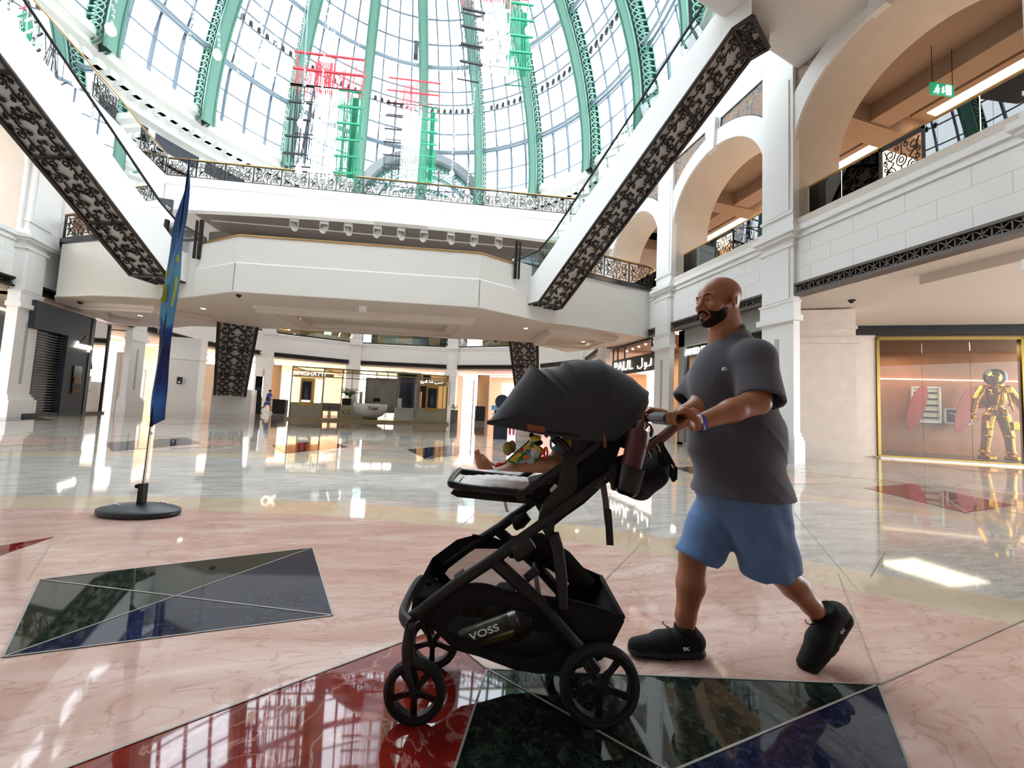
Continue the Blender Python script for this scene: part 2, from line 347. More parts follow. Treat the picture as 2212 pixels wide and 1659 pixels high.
# darker star points further out in the hall
def star(a, r0_, r1_, half, z, mi, mid=.5):
    c, s_ = math.cos, math.sin; rm = r0_+(r1_-r0_)*mid
    fpoly([(RC[0]+r0_*s_(a), RC[1]+r0_*c(a)), (RC[0]+rm*s_(a+half), RC[1]+rm*c(a+half)), (RC[0]+r1_*s_(a), RC[1]+r1_*c(a)), (RC[0]+rm*s_(a-half), RC[1]+rm*c(a-half))], z, mi, False)
for i in range(18):
    a = -.9+i*.2
    star(a, 14.1, 17.1, .055, .004, [7, 5][i % 2]); star(a+.1, 22.3, 27, .05, .004, [6, 0][i % 2], .3); star(a+.05, 14.6, 16.8, .07, .003, 0)
for i in range(24): 
    a = -.9+i*.15; fline((RC[0]+13.9*math.sin(a), RC[1]+13.9*math.cos(a)), (RC[0]+31*math.sin(a+.04), RC[1]+31*math.cos(a+.04)), .008, .005, False)
    fline((RC[0]+9.85*math.sin(a), RC[1]+9.85*math.cos(a)), (RC[0]+13.9*math.sin(a), RC[1]+13.9*math.cos(a)), .003, .005, False)
struct('floor', fl, FM, sharp=None)
# ---------- walls in bays
class Facet:                                            # t along the wall, z up, off towards the hall
    def __init__(s, a, b):
        s.a = np.array(a, float); s.b = np.array(b, float); s.L = np.linalg.norm(s.b-s.a); s.t = (s.b-s.a)/s.L; s.n = np.array([s.t[1], -s.t[0]])
        if s.n@(np.array([-1.5, 16.])-s.a) < 0: s.n = -s.n
    def P(s, t, z, off=0): p = s.a+s.t*t+s.n*off; return (p[0], p[1], z)
    def box(s, mb, t0, t1, z0, z1, o0, o1, mi=0):
        c = [s.P(t, z, o) for z in (z0, z1) for (t, o) in ((t0, o0), (t1, o0), (t1, o1), (t0, o1))]
        mb.add(c, [(0,3,2,1),(4,5,6,7),(0,1,5,4),(1,2,6,5),(2,3,7,6),(3,0,4,7)], mi)
def pilaster(f, t, w=1.0, top=13.4, base=True, d=0.0):
    m = MB(); h = w/2; B = lambda a, z0, z1, o: f.box(m, t-a, t+a, z0, z1, -.1, o)
    B(h, 0, top, .13+d); B(h*.78, 4.6, 6.1, .17+d); B(h*.78, 7.2, 11.2, .17+d)
    B(h+.14, 0, .62, .28+d); B(h+.09, .62, .72, .22+d); B(h+.04, .72, .82, .18+d)
    B(h+.10, 3.95, 4.12, .24+d); B(h+.03, 4.12, 4.5, .17+d); B(h+.06, 4.5, 4.56, .19+d)
    B(h+.05, 6.1, 6.2, .2+d); B(h+.10, 6.38, 6.48, .26+d); B(h+.18, 6.48, 6.62, .34+d); B(h+.06, 6.62, 6.8, .22+d); B(h+.03, 7.1, 7.18, .18+d)
    f.box(m, t-.07, t+.07, 1.2, 3.5, 0, .14+d, 1)
    return m
def arch_wall(f, t0, t1, tc, r=2.18, zs=8.95, z0=6.6, z1=13.4, thick=1.7, mosaic=True, matw=None):
    m = MB(); n = 28; A = [(tc-r*math.cos(a), zs+r*math.sin(a)) for a in np.linspace(0, PI, n)]
    for (a, b) in ((t0, tc-r), (tc+r, t1)): m.add([f.P(a, z0), f.P(b, z0), f.P(b, z1), f.P(a, z1)], [(0, 1, 2, 3)], 0)
    m.grid([[f.P(t, z), f.P(t, z1)] for t, z in A], 0)
    I = [(tc-r, z0)]+A+[(tc+r, z0)]; m.grid([[f.P(t, z, 0), f.P(t, z, -thick)] for t, z in I], 1)
    for (a, b) in ((t0, tc-r), (tc+r, t1)): m.add([f.P(a, z0, -thick), f.P(b, z0, -thick), f.P(b, z1, -thick), f.P(a, z1, -thick)], [(3, 2, 1, 0)], 1)
    m.grid([[f.P(t, z, -thick), f.P(t, z1, -thick)] for t, z in A], 1)
    ro = r+.58; O = [(tc-ro*math.cos(a), zs+ro*math.sin(a)) for a in np.linspace(0, PI, n)]
    A2 = [A[0]]+A+[A[-1]]; 
    G = [[f.P(ti, zi, 0), f.P(ti, zi, .09), f.P(to, zo, .09), f.P(to, zo, 0)] for (ti, zi), (to, zo) in zip(A, O)]; m.grid(G, 3)
    for sgn, (ti, to) in ((-1, (tc-r, tc-ro)), (1, (tc+r, tc+ro))): f.box(m, ti, to, z0+.1, zs, 0, .09, 3)
    if mosaic:
        zt = 12.05; hw = 2.2; k = [(tc+sx*hw, sx) for sx in (-1, 1)]
        for te, sx in k:
            a = [(tc+sx*ro*math.sin(q), zs+ro*math.cos(q)) for q in np.linspace(.13, math.asin(hw/ro), 14)]
            m.grid([[f.P(t, z, .012), f.P(t, zt, .012)] for t, z in a], 2)
            pth = [f.P(t, z+.02, .03) for t, z in a]+[f.P(te, zt, .03), f.P(a[0][0], zt, .03)]
            m.tube(pth, .03, 4, closed=True, mi=4)
        kb = [f.P(tc-.17, zs+r-.12, .2), f.P(tc+.17, zs+r-.12, .2), f.P(tc+.26, zt+.1, .2), f.P(tc-.26, zt+.1, .2)]
        m.prism(kb, tuple(np.array(f.P(0, 0, 0))-np.array(f.P(0, 0, .2))), 3)
    return m
def mosaicmat():
    m = bpy.data.materials.new('mosaic'); m.use_nodes = True; nt = m.node_tree; N = nt.nodes; L = nt.links; b = N['Principled BSDF']
    tc = N.new('ShaderNodeTexCoord'); n = N.new('ShaderNodeTexNoise'); n.inputs['Scale'].default_value = 2.1; n.inputs['Detail'].default_value = 1.5; n.inputs['Distortion'].default_value = 3.2; L.new(tc.outputs['Object'], n.inputs['Vector'])
    r = N.new('ShaderNodeValToRGB'); cr = r.color_ramp; cr.interpolation = 'CONSTANT'; cr.elements[0].color = lin('#6f6a72'); cr.elements[1].position = .46; cr.elements[1].color = lin('#a8946a')
    e = cr.elements.new(.49); e.color = lin('#9c7f70'); e = cr.elements.new(.56); e.color = lin('#957468'); e = cr.elements.new(.60); e.color = lin('#b59a5e'); e = cr.elements.new(.625); e.color = lin('#8e7068')
    L.new(n.outputs['Fac'], r.inputs['Fac']); L.new(r.outputs['Color'], b.inputs['Base Color']); b.inputs['Roughness'].default_value = .6; return m
MOS = mosaicmat(); VOUS = M('arch_stone', '#efeeec', .5)
def lattice(f, t0, t1, z0=4.68, z1=4.98, off=.05):      # dark pierced frieze over the shop openings
    m = MB(); f.box(m, t0, t1, z1-.035, z1+.03, -.2, off+.06); f.box(m, t0, t1, z0-.02, z0+.05, -.2, off+.06); f.box(m, t0, t1, z0, z1, -.2, off-.06, 1)
    n = max(2, int((t1-t0)/.24)); w = (t1-t0)/n; za, zb = z0+.04, z1-.03
    for i in range(n):
        a = t0+i*w
        for (p, q) in (((a, za), (a+w, zb)), ((a, zb), (a+w, za)), ((a, za), (a, zb)), ((a, (za+zb)/2), (a+w, (za+zb)/2)) if 0 else ((a+w/2, za), (a+w/2, zb))):
            m.tube([f.P(p[0], p[1], off), f.P(q[0], q[1], off)], .015, 4)
    return m
def band(f, t0, t1, wm):                                # blockwork between frieze and cornice
    m = MB(); f.box(m, t0, t1, 4.98, 6.35, -.6, 0, 0); f.box(m, t0, t1, 6.32, 6.4, -.6, .05, 1); f.box(m, t0, t1, 6.5, 6.66, -.6, .1, 1); f.box(m, t0, t1, 6.35, 6.6, -.6, .03, 1); f.box(m, t0, t1, 4.96, 5.02, -.6, .03, 1)
    f.box(m, t0+.08, t0+.12, 5.05, 6.3, 0, .015, 1); f.box(m, t1-.12, t1-.08, 5.05, 6.3, 0, .015, 1)
    return m
def spiral(c, r, a0, turns, d=1, k=.78, n=13): 
    return [(c[0]+r*(1-k*t)*math.cos(a0+d*turns*2*PI*t), c[1]+r*(1-k*t)*math.sin(a0+d*turns*2*PI*t)) for t in np.linspace(0, 1, n)]
def vine(W, L, nseg):                                   # scrolling vine pattern (2-D polylines)
    out = []; sg = L/nseg; r = W*.105
    for side in (-1, 1):
        x0 = side*W*.25; prev = None
        for j in range(nseg):
            s_ = side*(1 if j % 2 else -1); y = (j+.5)*sg; c = (x0+s_*W*.10, y)
            st = spiral(c, r, PI/2 if j % 2 else -PI/2, 1.3, s_ if j % 2 else -s_, .80, 14); out.append(st)
            nx = (x0-s_*W*.10, y+sg)
            out.append([(c[0]-s_*r, y-r*.2), (x0-s_*W*.02, y+sg*.30), (x0-s_*W*.10*0-s_*W*.01, y+sg*.55), (x0, y+sg*.8)])
            a_ = spiral((x0-s_*W*.135, y+sg*.05), r*.5, PI/2, 1.1, -s_, .6, 9); out.append([(x0-s_*W*.01, y+sg*.5), (x0-s_*W*.06, y+sg*.32)]+a_); b_ = spiral((x0+s_*W*.185, y+sg*.50), r*.42, -PI/2, 1.1, s_, .6, 8); out.append([(c[0]+s_*r*.6, y+r*.8)]+b_)
    for j in range(max(1, nseg//3)):
        y = (j+.5)*L/max(1, nseg//3); out.append([(-W*.14, y-sg*.4), (-W*.04, y-sg*.1), (W*.04, y+sg*.1), (W*.14, y+sg*.4)]); out.append(spiral((0, y), r*.4, 0, 1.0, 1, .4, 8))
    return out
def railpat(W, H):
    o = []; 
    for sx in (-1, 1):
        for sy in (-1, 1):
            c = (sx*W*.3, H/2+sy*H*.27); o.append(spiral(c, W*.15, 0 if sx < 0 else PI, 1.4, sx*sy)); o.append(spiral((sx*W*.13, H/2+sy*H*.4), W*.075, PI/2, 1.2, sx*sy, .7, 9)); o.append(spiral((sx*W*.42, H/2+sy*H*.09), W*.07, PI/2, 1.2, -sx*sy, .7, 9))
            o.append([(sx*W*.45, H/2+sy*H*.45), (sx*W*.38, H/2+sy*H*.25), (sx*W*.3, H/2+sy*H*.1), (sx*W*.2, H/2)])
    o.append([(W*.13*math.cos(a), H/2+W*.13*math.sin(a)) for a in np.linspace(0, 2*PI, 14)]); o.append([(W*.06*math.cos(a), H/2+W*.06*math.sin(a)) for a in np.linspace(0, 2*PI, 9)])
    o.append([(0, 0), (0, H/2-W*.13)]); o.append([(0, H), (0, H/2+W*.13)])
    return o
def pat_mesh(pat, r, mp, mb, n=4, flat=1.0, mi=0):
    for pl in pat: mb.tube([mp(x, y) for x, y in pl], r, n, mi=mi, flat=flat)
# iron panel mesh shared by every balustrade (1.3 m wide, 0.98 m high, in local x/z)
def iron_panel_mb(W=1.3, H=.98, r=.014):
    m = MB(); pat_mesh(railpat(W-.1, H-.06), r, lambda x, y: (x, 0, y+.03), m)
    for x in (-W/2, W/2): m.box((x-.012, -.012, 0), (x+.012, .012, H))
    for z in (0, H-.02): m.box((-W/2, -.012, z), (W/2, .012, z+.02))
    return m
IPM = iron_panel_mb().mesh('scroll_panel', [IRON]); IPM2 = iron_panel_mb(.42, .98, .011).mesh('scroll_panel', [IRON])
def iron_rail(name, pts, z, label, group=None, rail=BRASS, H=1.0, base=True):
    """a run of wrought-iron balustrade along plan points"""
    T = Thing(name, label, 'railing', (pts[0][0], pts[0][1], z), group=group); m = MB(); b = MB(); posts = MB()
    m.tube([(p[0], p[1], z+H+.06) for p in pts], .035, 8); T.part('handrail', m, rail)
    k = MB(); k.tube([(p[0], p[1], z+H) for p in pts], .018, 4); k.tube([(p[0], p[1], z+.02) for p in pts], .02, 4); T.part('rail_bar', k, IRON)
    if base:
        b.tube([(p[0], p[1], z-.11) for p in pts], .11, 4); T.part('plinth', b, DARK)
    seg = [np.array(p) for p in pts]; Ls = [np.linalg.norm(seg[i+1]-seg[i]) for i in range(len(seg)-1)]; tot = sum(Ls); n = max(1, round(tot/1.34)); step = tot/n
    def at(s_):
        for i, l in enumerate(Ls):
            if s_ <= l+1e-6 or i == len(Ls)-1: q = seg[i]+(seg[i+1]-seg[i])*s_/l; return q, seg[i+1]-seg[i]
            s_ -= l
    for i in range(n):
        p, d = at((i+.5)*step); o = bpy.data.objects.new('scroll_panel', IPM); COL.objects.link(o); o.parent = T.o
        o.location = (p[0]-T.org[0], p[1]-T.org[1], .02); o.rotation_euler = (0, 0, math.atan2(d[1], d[0])); o.scale = (step/1.34, 1, (H-.02)/.98)
    return T
def glass_rail(name, f, t0, t1, z, off, label, panel_at=None, H=1.05, group=None):
    T = Thing(name, label, 'railing', f.P(t0, z, off), group=group)
    m = MB(); m.tube([f.P(t0, z+H+.02, off), f.P(t1, z+H+.02, off)], .03, 8); T.part('handrail', m, BRASS)
    m = MB(); f.box(m, t0, t1, z-.02, z+.05, off-.03, off+.03); T.part('channel', m, DARK)
    n = max(1, round((t1-t0)/.85)); w = (t1-t0)/n
    for i in range(n):
        a, b = t0+i*w, t0+(i+1)*w
        if panel_at is not None and a <= panel_at < b:
            fm = MB(); 
            for (q0, q1, z0, z1) in ((a, b, z, z+.06), (a, b, z+H-.08, z+H-.02), (a, a+.05, z, z+H-.02), (b-.05, b, z, z+H-.02)): f.box(fm, q0, q1, z0, z1, off-.03, off+.03)
            fo = T.part('panel_frame', fm, IRON); o = bpy.data.objects.new('scroll_panel', IPM); COL.objects.link(o); o.parent = fo
            c = f.P((a+b)/2, z+.05, off); o.location = [c[k]-T.org[k] for k in range(3)]; o.rotation_euler = (0, 0, math.atan2(f.t[1], f.t[0])); o.scale = ((b-a-.08)/1.3, 1, (H-.15)/.98)
        else:
            g = MB(); f.box(g, a+.01, b-.01, z+.04, z+H-.02, off-.008, off+.008); T.part('glass_pane', g, RAILG)
    return T
# ---------- right wall: x = 10.4, bays every 5.3 m
fr = Facet((10.4, -1.85), (10.4, 19.35)); Y0 = -1.85
def ty(y): return y-Y0
nodes_r = [-1.85, 3.45, 8.75, 14.05, 19.35]
w = MB(); Wp = MB()
for i, yc in enumerate((.8, 6.1, 11.4, 16.7)):
    a = arch_wall(fr, ty(yc-2.65), ty(yc+2.65), ty(yc)); w.add(a.v, a.f); w.m[-len(a.m):] = a.m
struct('wall_right', w, [WBLK_Y, REVEAL, MOS, VOUS, M('mosaic_border', '#3f4854', .5)])
bm_ = MB()
for a, b in zip(nodes_r[:-1], nodes_r[1:]):
    q = band(fr, ty(a+.45), ty(b-.45), None); n0 = len(bm_.m); bm_.add(q.v, q.f); bm_.m[n0:] = q.m
    lt = lattice(fr, ty(a+.5), ty(b-.5)); struct('trim_2', lt, [M('frieze_bronze', '#655c58', .5, .2), M('frieze_back', '#0c0b0b', .8)])
struct('trim_1', bm_, [WBLK_Y, WHITE])
for y in nodes_r:
    struct('wall_right_pilaster', pilaster(fr, ty(y)), [WHITE, GREYP])
for yc, lab in ((6.1, 'glass balcony rail with brass handrail inside the largest arch, exit sign above it'), (11.4, 'glass balcony rail inside the middle arch of the right wall'), (16.7, 'glass balcony rail inside the smallest arch behind the escalator')):
    glass_rail('balcony_railing', fr, ty(yc-2.17), ty(yc+2.17), 6.92, -.5, lab, panel_at=ty(yc-.35) if yc < 12 else None)
    m = MB(); fr.box(m, ty(yc-2.2), ty(yc+2.2), 6.6, 6.92, -1.7, -.0); struct('trim_3', m, [REVEAL])
# gallery behind the right wall
g = MB(); g.box((12.1, -3, 6.3), (20, 19.4, 6.6)); struct('floor_gallery_right', g, STONE)
g = MB()
g.box((12.1, -3, 11.3), (20, 19.4, 11.6)); g.box((13.6, -3, 10.75), (14.4, 19.4, 11.3)); 
for yc in (-1.85, 3.45, 8.75, 14.05, 19.3): g.box((12.1, yc-.35, 10.7), (20, yc+.35, 11.3))
struct('ceiling_gallery_right', g, TAN)
g = MB(); g.box((20, -3, 6.6), (20.2, 19.4, 11.3)); g.box((12.1, -3.2, 6.6), (20, -3, 11.3)); struct('wall_gallery_right', g, GALW)
for yc in (6.1, 11.4, 16.7):
    m = MB(); m.box((15.2, yc-1.9, 11.22), (19.3, yc+1.9, 11.29)); struct('trim_4', m, COVE)
    m = MB(); m.box((14.9, yc-2.0, 11.0), (15.15, yc+2.0, 11.29)); m.box((19.3, yc-2.0, 11.0), (19.5, yc+2.0, 11.29)); struct('trim_5', m, TAN)
    area_light('gallery_lamp', (16.5, yc, 10.6), 3, 24, (1, .90, .78))
# pier and diagonal shop front in the first bay
pf = Facet((11.75, 9.40), (13.1, 8.55)); 
m = MB(); B = lambda a, b, z0, z1, o: pf.box(m, a, b, z0, z1, -.9, o)
B(0, 1.6, 0, 4.68, 0); B(-.1, 1.7, 0, .62, .14); B(-.05, 1.65, .62, .74, .08); B(-.08, 1.68, 3.6, 3.78, .1); B(-.03, 1.63, 4.05, 4.15, .05)
struct('wall_pier', m, [STONE])
sf = Facet((13.2, 9.95), (13.2+6.9*1.6, 9.95-3.94*1.6))   # wall the gold-framed window is set in
glx = [onz(1896, 988)[:2], onz(2240, 1010)[:2]]
sf = Facet(glx[0], glx[0]+(glx[1]-glx[0])*2.4)
m = MB(); sf.box(m, -1.55, 0, 0, 4.7, -.3, -.02); struct('wall_shop_return', m, STONE)
m = MB(); sf.box(m, -1.7, 9, 4.4, 4.72, -.3, .1); struct('trim_6', m, DARK)
m = MB(); m.box((10.46, -3, 4.74), (24, 13.6, 4.95)); struct('ceiling_shop_soffit', m, SOFF)
m = MB(); m.prism([(11.6, 6.2, 4.74), (17.5, 3.0, 4.74), (17.5, -1, 4.74), (11.6, 2.2, 4.74)], (0, 0, -.22)); struct('trim_7', m, SOFF)
GW = Thing('shop_window', 'gold-framed shop window with the golden astronaut behind its glass', 'shop window', sf.P(0, 0, 0))
SL = 6.6; ZT = 4.33
def tpx(px, off=0.0, py=900):                           # distance along the shop window seen at picture column px
    d = ray(px, py)[:2]; n = sf.n; t = (n@sf.a+off)/(n@d); return float((d*t-sf.a)@sf.t)
TP = tpx(2206, 0.0, 800)
m = MB(); sf.box(m, 0, .09, 0, ZT, -.12, .04); sf.box(m, 0, SL, ZT-.1, ZT, -.12, .04); sf.box(m, 0, SL, 0, .09, -.12, .04); sf.box(m, TP, TP+.16, 0, ZT, -.12, .04); GW.part('window_frame', m, M('polished_gold', '#85703c', .3, .85))
m = MB(); sf.box(m, -.1, SL, 0, .045, .0, .35); GW.part('threshold', m, WHITE)
for a, b in ((.09, TP/3), (TP/3+.01, TP*2/3), (TP*2/3+.01, TP), (TP+.16, SL)):
    m = MB(); sf.box(m, a, b, .1, ZT-.1, -.02, 0); GW.part('glass_pane', m, PANE)
struct('floor_shop', (lambda q: (sf.box(q, 0, SL, 0, .09, -4, -.12), q)[1])(MB()), M('shop_floor', '#6b5645', .3))
q = MB(); sf.box(q, -.05, SL, .09, 4.7, -3.6, -3.5); struct('wall_shop_back', q, M('orange_wood_wall', '#b5713f', .45, noise=(1.5, .08)))
q = MB(); sf.box(q, -.05, .0, 0, 4.7, -3.5, -.12); struct('wall_shop_side', q, M('shop_side', '#8a6a52', .5))
q = MB(); sf.box(q, -.05, SL, 4.33, 4.5, -3.6, -.12); struct('ceiling_shop', q, M('shop_ceiling', '#8c6d57', .7))
q = MB(); sf.box(q, .2, SL, 3.15, 3.19, -3.5, -3.4); struct('trim_8', q, COVE)
area_light('shop_lamp', tuple(np.array(sf.P(2.4, 4.2, -1.6))), 2.2, 60, (1, .82, .62))
# bay 2 storefront (watch shop)
m = MB()
for (a, b, z0, z1) in ((9.2, 13.6, 4.0, 4.68), (9.2, 9.5, 0, 4.68), (13.25, 13.6, 0, 4.68), (9.2, 13.6, 0, .1)): fr.box(m, ty(a), ty(b), z0, z1, -.6, -.35)
AS = Thing('watch_storefront', 'dark glazed shop front with white lettering behind the walking man', 'shop front', fr.P(ty(9.2), 0, -.4)); AS.part('surround', m, M('shop_surround', '#a3a49f', .45))
m = MB(); fr.box(m, ty(9.5), ty(13.25), .1, 4.0, -.5, -.48); AS.part('glass_pane', m, PANE)
m = MB(); fr.box(m, ty(9.4), ty(13.3), 0, 4.2, -1.9, -1.8); fr.box(m, ty(9.4), ty(13.3), 3.95, 4.1, -1.8, -.6); AS.part('dark_interior', m, M('dark_shop', '#2b2623', .3))
m = MB(); fr.box(m, ty(10.4), ty(12.9), .1, 2.2, -1.75, -1.3); AS.part('display_case', m, M('warm_case', '#7d5a38', .4, emit='#ffb870', es=.5))
LP_ = onx(1477, 763, 10.83); AS.text('sign_lettering', 'AHMED SEDDIQI', tuple(LP_), (0, -1, 0), (0, 0, 1), .36, M('lit_letters', '#ffffff', emit='#ffffff', es=2), .02, sx=.72, align='LEFT')
# ---------- left wall and the curved far wall
PN = [(-14.3, -12), (-14.1, 8), (-13.95, 12.9), (-13.95, 18.2), (-15.1, 26.3), (-14.7, 31.8), (-11.9, 36.5), (-5.15, 38.6), (3.75, 36.35), (10.0, 31.6), (12.2, 25.6), (10.4, 19.35)]
shopc = ['#6b625c', '#6b625c', '#8a7a6e', '#55585e', '#e8cdb0', '#ecd9c0', '#f0d4b8', '#e6cfb6', '#efc9a4', '#e9b98c', '#d9b08a']
for i, (a, b) in enumerate(zip(PN[:-1], PN[1:])):
    f = Facet(a, b); side = 'left' if i < 5 else ('far' if i < 9 else 'right'); wm = WBLK_Y if i < 5 or i > 8 else WBLK_X
    q = band(f, 0, f.L, wm); struct('trim_1', q, [wm, WHITE])
    if i != 3 or True: struct('trim_2', lattice(f, .5, f.L-.5), [BRONZE, DARK])
    if side == 'left' and i in (2, 3, 4):
        q = arch_wall(f, 0, f.L, f.L/2, r=min(2.18, f.L/2-.6)); struct('wall_left', q, [wm, REVEAL, MOS, VOUS, MATS['mosaic_border']])
    elif i > 1:
        q = MB(); f.box(q, 0, f.L, 10.6, 13.6, -.5, 0); struct('wall_'+side, q, wm)
    else:
        q = MB(); f.box(q, 0, f.L, 6.6, 13.6, -.5, 0); f.box(q, 0, f.L, 0, 4.7, -.5, -.1); struct('wall_left', q, wm)
    if i < 2: continue
    # rooms behind the openings, on both floors
    dep = 7.0 if i != 3 else 3.0
    q = MB(); f.box(q, -.3, f.L+.3, 0, 4.5, -dep-.2, -dep); struct('wall_shop_%s' % side, q, M('shop_back_%d' % i, shopc[i], .6))
    q = MB(); f.box(q, -.3, f.L+.3, 4.5, 4.7, -dep, -.05); struct('ceiling_shop', q, M('shop_ceiling_pale', '#e6d3c2', .7))
    q = MB(); f.box(q, .8, f.L-.8, 4.42, 4.49, -3.2, -2.9); f.box(q, .8, f.L-.8, 4.42, 4.49, -5.5, -5.3); struct('trim_4', q, COVE)
    q = MB(); f.box(q, 0, f.L, 6.2, 6.6, -7, -.1); struct('floor_gallery_'+side, q, STONE)
    q = MB(); f.box(q, -.5, f.L+.5, 6.6, 11.4, -7.2, -7); struct('wall_gallery_'+side, q, M('gallery_back_%s' % side, '#cf9f70' if i < 8 else '#c9a983', .7))
    q = MB(); f.box(q, -.5, f.L+.5, 11.3, 11.6, -7, -.4); struct('ceiling_gallery_'+side, q, TAN)
    area_light('shop_lamp', f.P(f.L/2, 4.38, -3.6), 5.0, 52 if i > 3 else 10, (1, .90, .80)); area_light('gallery_lamp', f.P(f.L/2, 10.9, -3.5), 3.5, 30, (1, .88, .74))
    if i > 2 and i < 10:
        q = MB(); f.box(q, .5, f.L-.5, 6.62, 6.78, -.06, .02); struct('trim_9', q, DARK)
        q = MB(); f.box(q, .5, f.L-.5, 6.78, 7.9, -.03, -.01); struct('window_%d' % i, q, RAILG)
for i, p in enumerate(PN[1:-1]):
    i += 1; f = Facet(PN[i], PN[i+1]); q = pilaster(f, 0, 1.05 if i < 6 else 1.25, d=.06); struct('wall_pilaster', q, [WHITE, GREYP])
q = MB(); q.box((-14.5, -12.3, 0), (12, -12, 13.6)); struct('wall_rear', q, M('rear_wall', '#c9c5c0', .7))
q = MB(); q.box((-14.5, -12.3, 12.6), (12.5, -10.5, 12.9)); q.box((-14.5, -.8, 12.6), (12.5, 1.6, 12.9)); q.box((-14.5, -10.5, 12.6), (-11.5, -.8, 12.9)); q.box((8.5, -10.5, 12.6), (12.5, -.8, 12.9)); struct('ceiling_rear', q, CREAM)
q = MB(); q.box((-11.5, -10.5, 12.7), (8.5, -.8, 12.75)); struct('window_rear_added_fill', q, SKYG)  # unseen skylight, added to let fill daylight in from behind the camera
for k in range(6):                                        # piers and openings of the wall behind the photographer
    q = MB(); q.box((-13.2+4.6*k, -12.0, 0), (-12.2+4.6*k, -11.8, 12.6)); struct('wall_rear_pilaster', q, WHITE)
    q = MB(); q.box((-12.2+4.6*k, -12.0, 0.1), (-8.6+4.6*k, -11.95, 4.3)); q.box((-12.2+4.6*k, -12.0, 7.6), (-8.6+4.6*k, -11.95, 10.3)); struct('trim_16', q, M('rear_opening', '#4a3c32', .4))
q = MB(); q.box((-14, -12, 6.4), (11, -11.6, 6.7)); struct('trim_17', q, WHITE)
for xx in (-9, -3, 3, 8):
    for yy in (-11.3, .4):
        q = MB(); q.lathe([(0, 0), (.22, 0)], (xx, yy, 12.59), n=12); struct('trim_10', q, LAMP)
q = MB(); q.box((10.4, -12, 0), (10.7, -1.85, 13.6)); struct('wall_right_rear', q, WBLK_Y)
# ================================================================== PLATFORM, BRIDGES, ESCALATORS, DOME
ZS = 4.65
fpix = [(60, 645), (120, 640), (200, 637), (280, 640), (345, 644), (420, 640), (505, 629), (1033, 663), (1110, 680), (1180, 695), (1250, 704), (1320, 716), (1393, 727)]
FE = [tuple(onz(x, y, ZS)[:2]) for x, y in fpix]; FE[0] = (-14.2, FE[0][1]+.1)
FE.append((10.42, FE[-1][1]+.15))
bpix = [(1420, 760), (1260, 765), (1150, 740), (1000, 732), (780, 722), (640, 712), (460, 706), (230, 707)]
BE = [tuple(onz(x, y, ZS)[:2]) for x, y in bpix]; BE[0] = (10.42, 17.2); BE[1] = (9.0, BE[1][1]); BE[-1] = (-14.6, 24.5)
m = MB(); poly = FE+BE
m.add([(p[0], p[1], ZS) for p in poly], [tuple(range(len(poly)))[::-1]], 1)
m.add([(p[0], p[1], 5.6) for p in poly], [tuple(range(len(poly)))], 0)
# front fascia: parapet in the middle, lower walls on the arms
def fas(P, zt, mi=0, n0=None):
    for a, b in zip(P[:-1], P[1:]):
        a_, b_ = np.array(a), np.array(b); t = (b_-a_)/np.linalg.norm(b_-a_); n = np.array([-t[1], t[0]])*.18
        m.add([(*a, ZS), (*b, ZS), (*b, zt), (*a, zt), (*(a_+n), ZS), (*(b_+n), ZS), (*(b_+n), zt), (*(a_+n), zt)], [(0, 1, 2, 3), (5, 4, 7, 6), (3, 2, 6, 7)], mi)
iL, iR = 5, 8
fas(FE[:iL+1], 6.72); fas(FE[iR:], 6.72); fas(FE[iL:iR+1], 6.58)
off = MB(); 
for a, b in zip(FE[iL:iR], FE[iL+1:iR+1]):              # stepped lower half of the central parapet
    a_, b_ = np.array(a), np.array(b); t = (b_-a_)/np.linalg.norm(b_-a_); n = np.array([t[1], -t[0]])*.05
    m.add([(*(a_+n), ZS-.02), (*(b_+n), ZS-.02), (*(b_+n), 5.62), (*(a_+n), 5.62), (*b, 5.66), (*a, 5.66)], [(0, 1, 2, 3), (3, 2, 4, 5)], 0)
m.tube([(*p, ZS+.0) for p in FE], .035, 6, mi=0)
fas([tuple(p) for p in BE], 5.6)
struct('floor_platform', m, [CREAM, SOFF], sharp=20)
m = MB(); m.tube([(*p, 6.6) for p in FE[iL:iR+1]], .035, 6); solo('parapet_cap', m, BRASS, 'thin gold capping strip along the top of the central white platform parapet', 'capping', FE[iL]+(6.6,))
def drop_ring(px, zb=4.38, wdt=.28):
    P = [np.array(onz(x, y, zb)[:2]) for x, y in px]; c = sum(P)/len(P); q = MB()
    I = [p+(c-p)/np.linalg.norm(c-p)*wdt*1.6 for p in P]; J = [p+(c-p)/np.linalg.norm(c-p)*-.12 for p in P]; n = len(P)
    G = [[(*J[i % n], ZS), (*J[i % n], zb+.14), (*P[i % n], zb+.1), (*P[i % n], zb), (*I[i % n], zb), (*I[i % n], zb+.06), (*(I[i % n]+(c-I[i % n])*.12), zb+.08), (*(I[i % n]+(c-I[i % n])*.12), ZS)] for i in range(n+1)]
    q.grid(G); struct('trim_11', q, SOFF, sharp=25)
drop_ring([(552, 675), (780, 690), (1020, 702), (995, 733), (800, 722), (636, 712)])
drop_ring([(172, 668), (260, 672), (330, 676), (452, 700), (380, 708), (300, 706), (215, 694)])
drop_ring([(1188, 724), (1260, 727), (1330, 739), (1272, 757), (1200, 753), (1152, 746)])
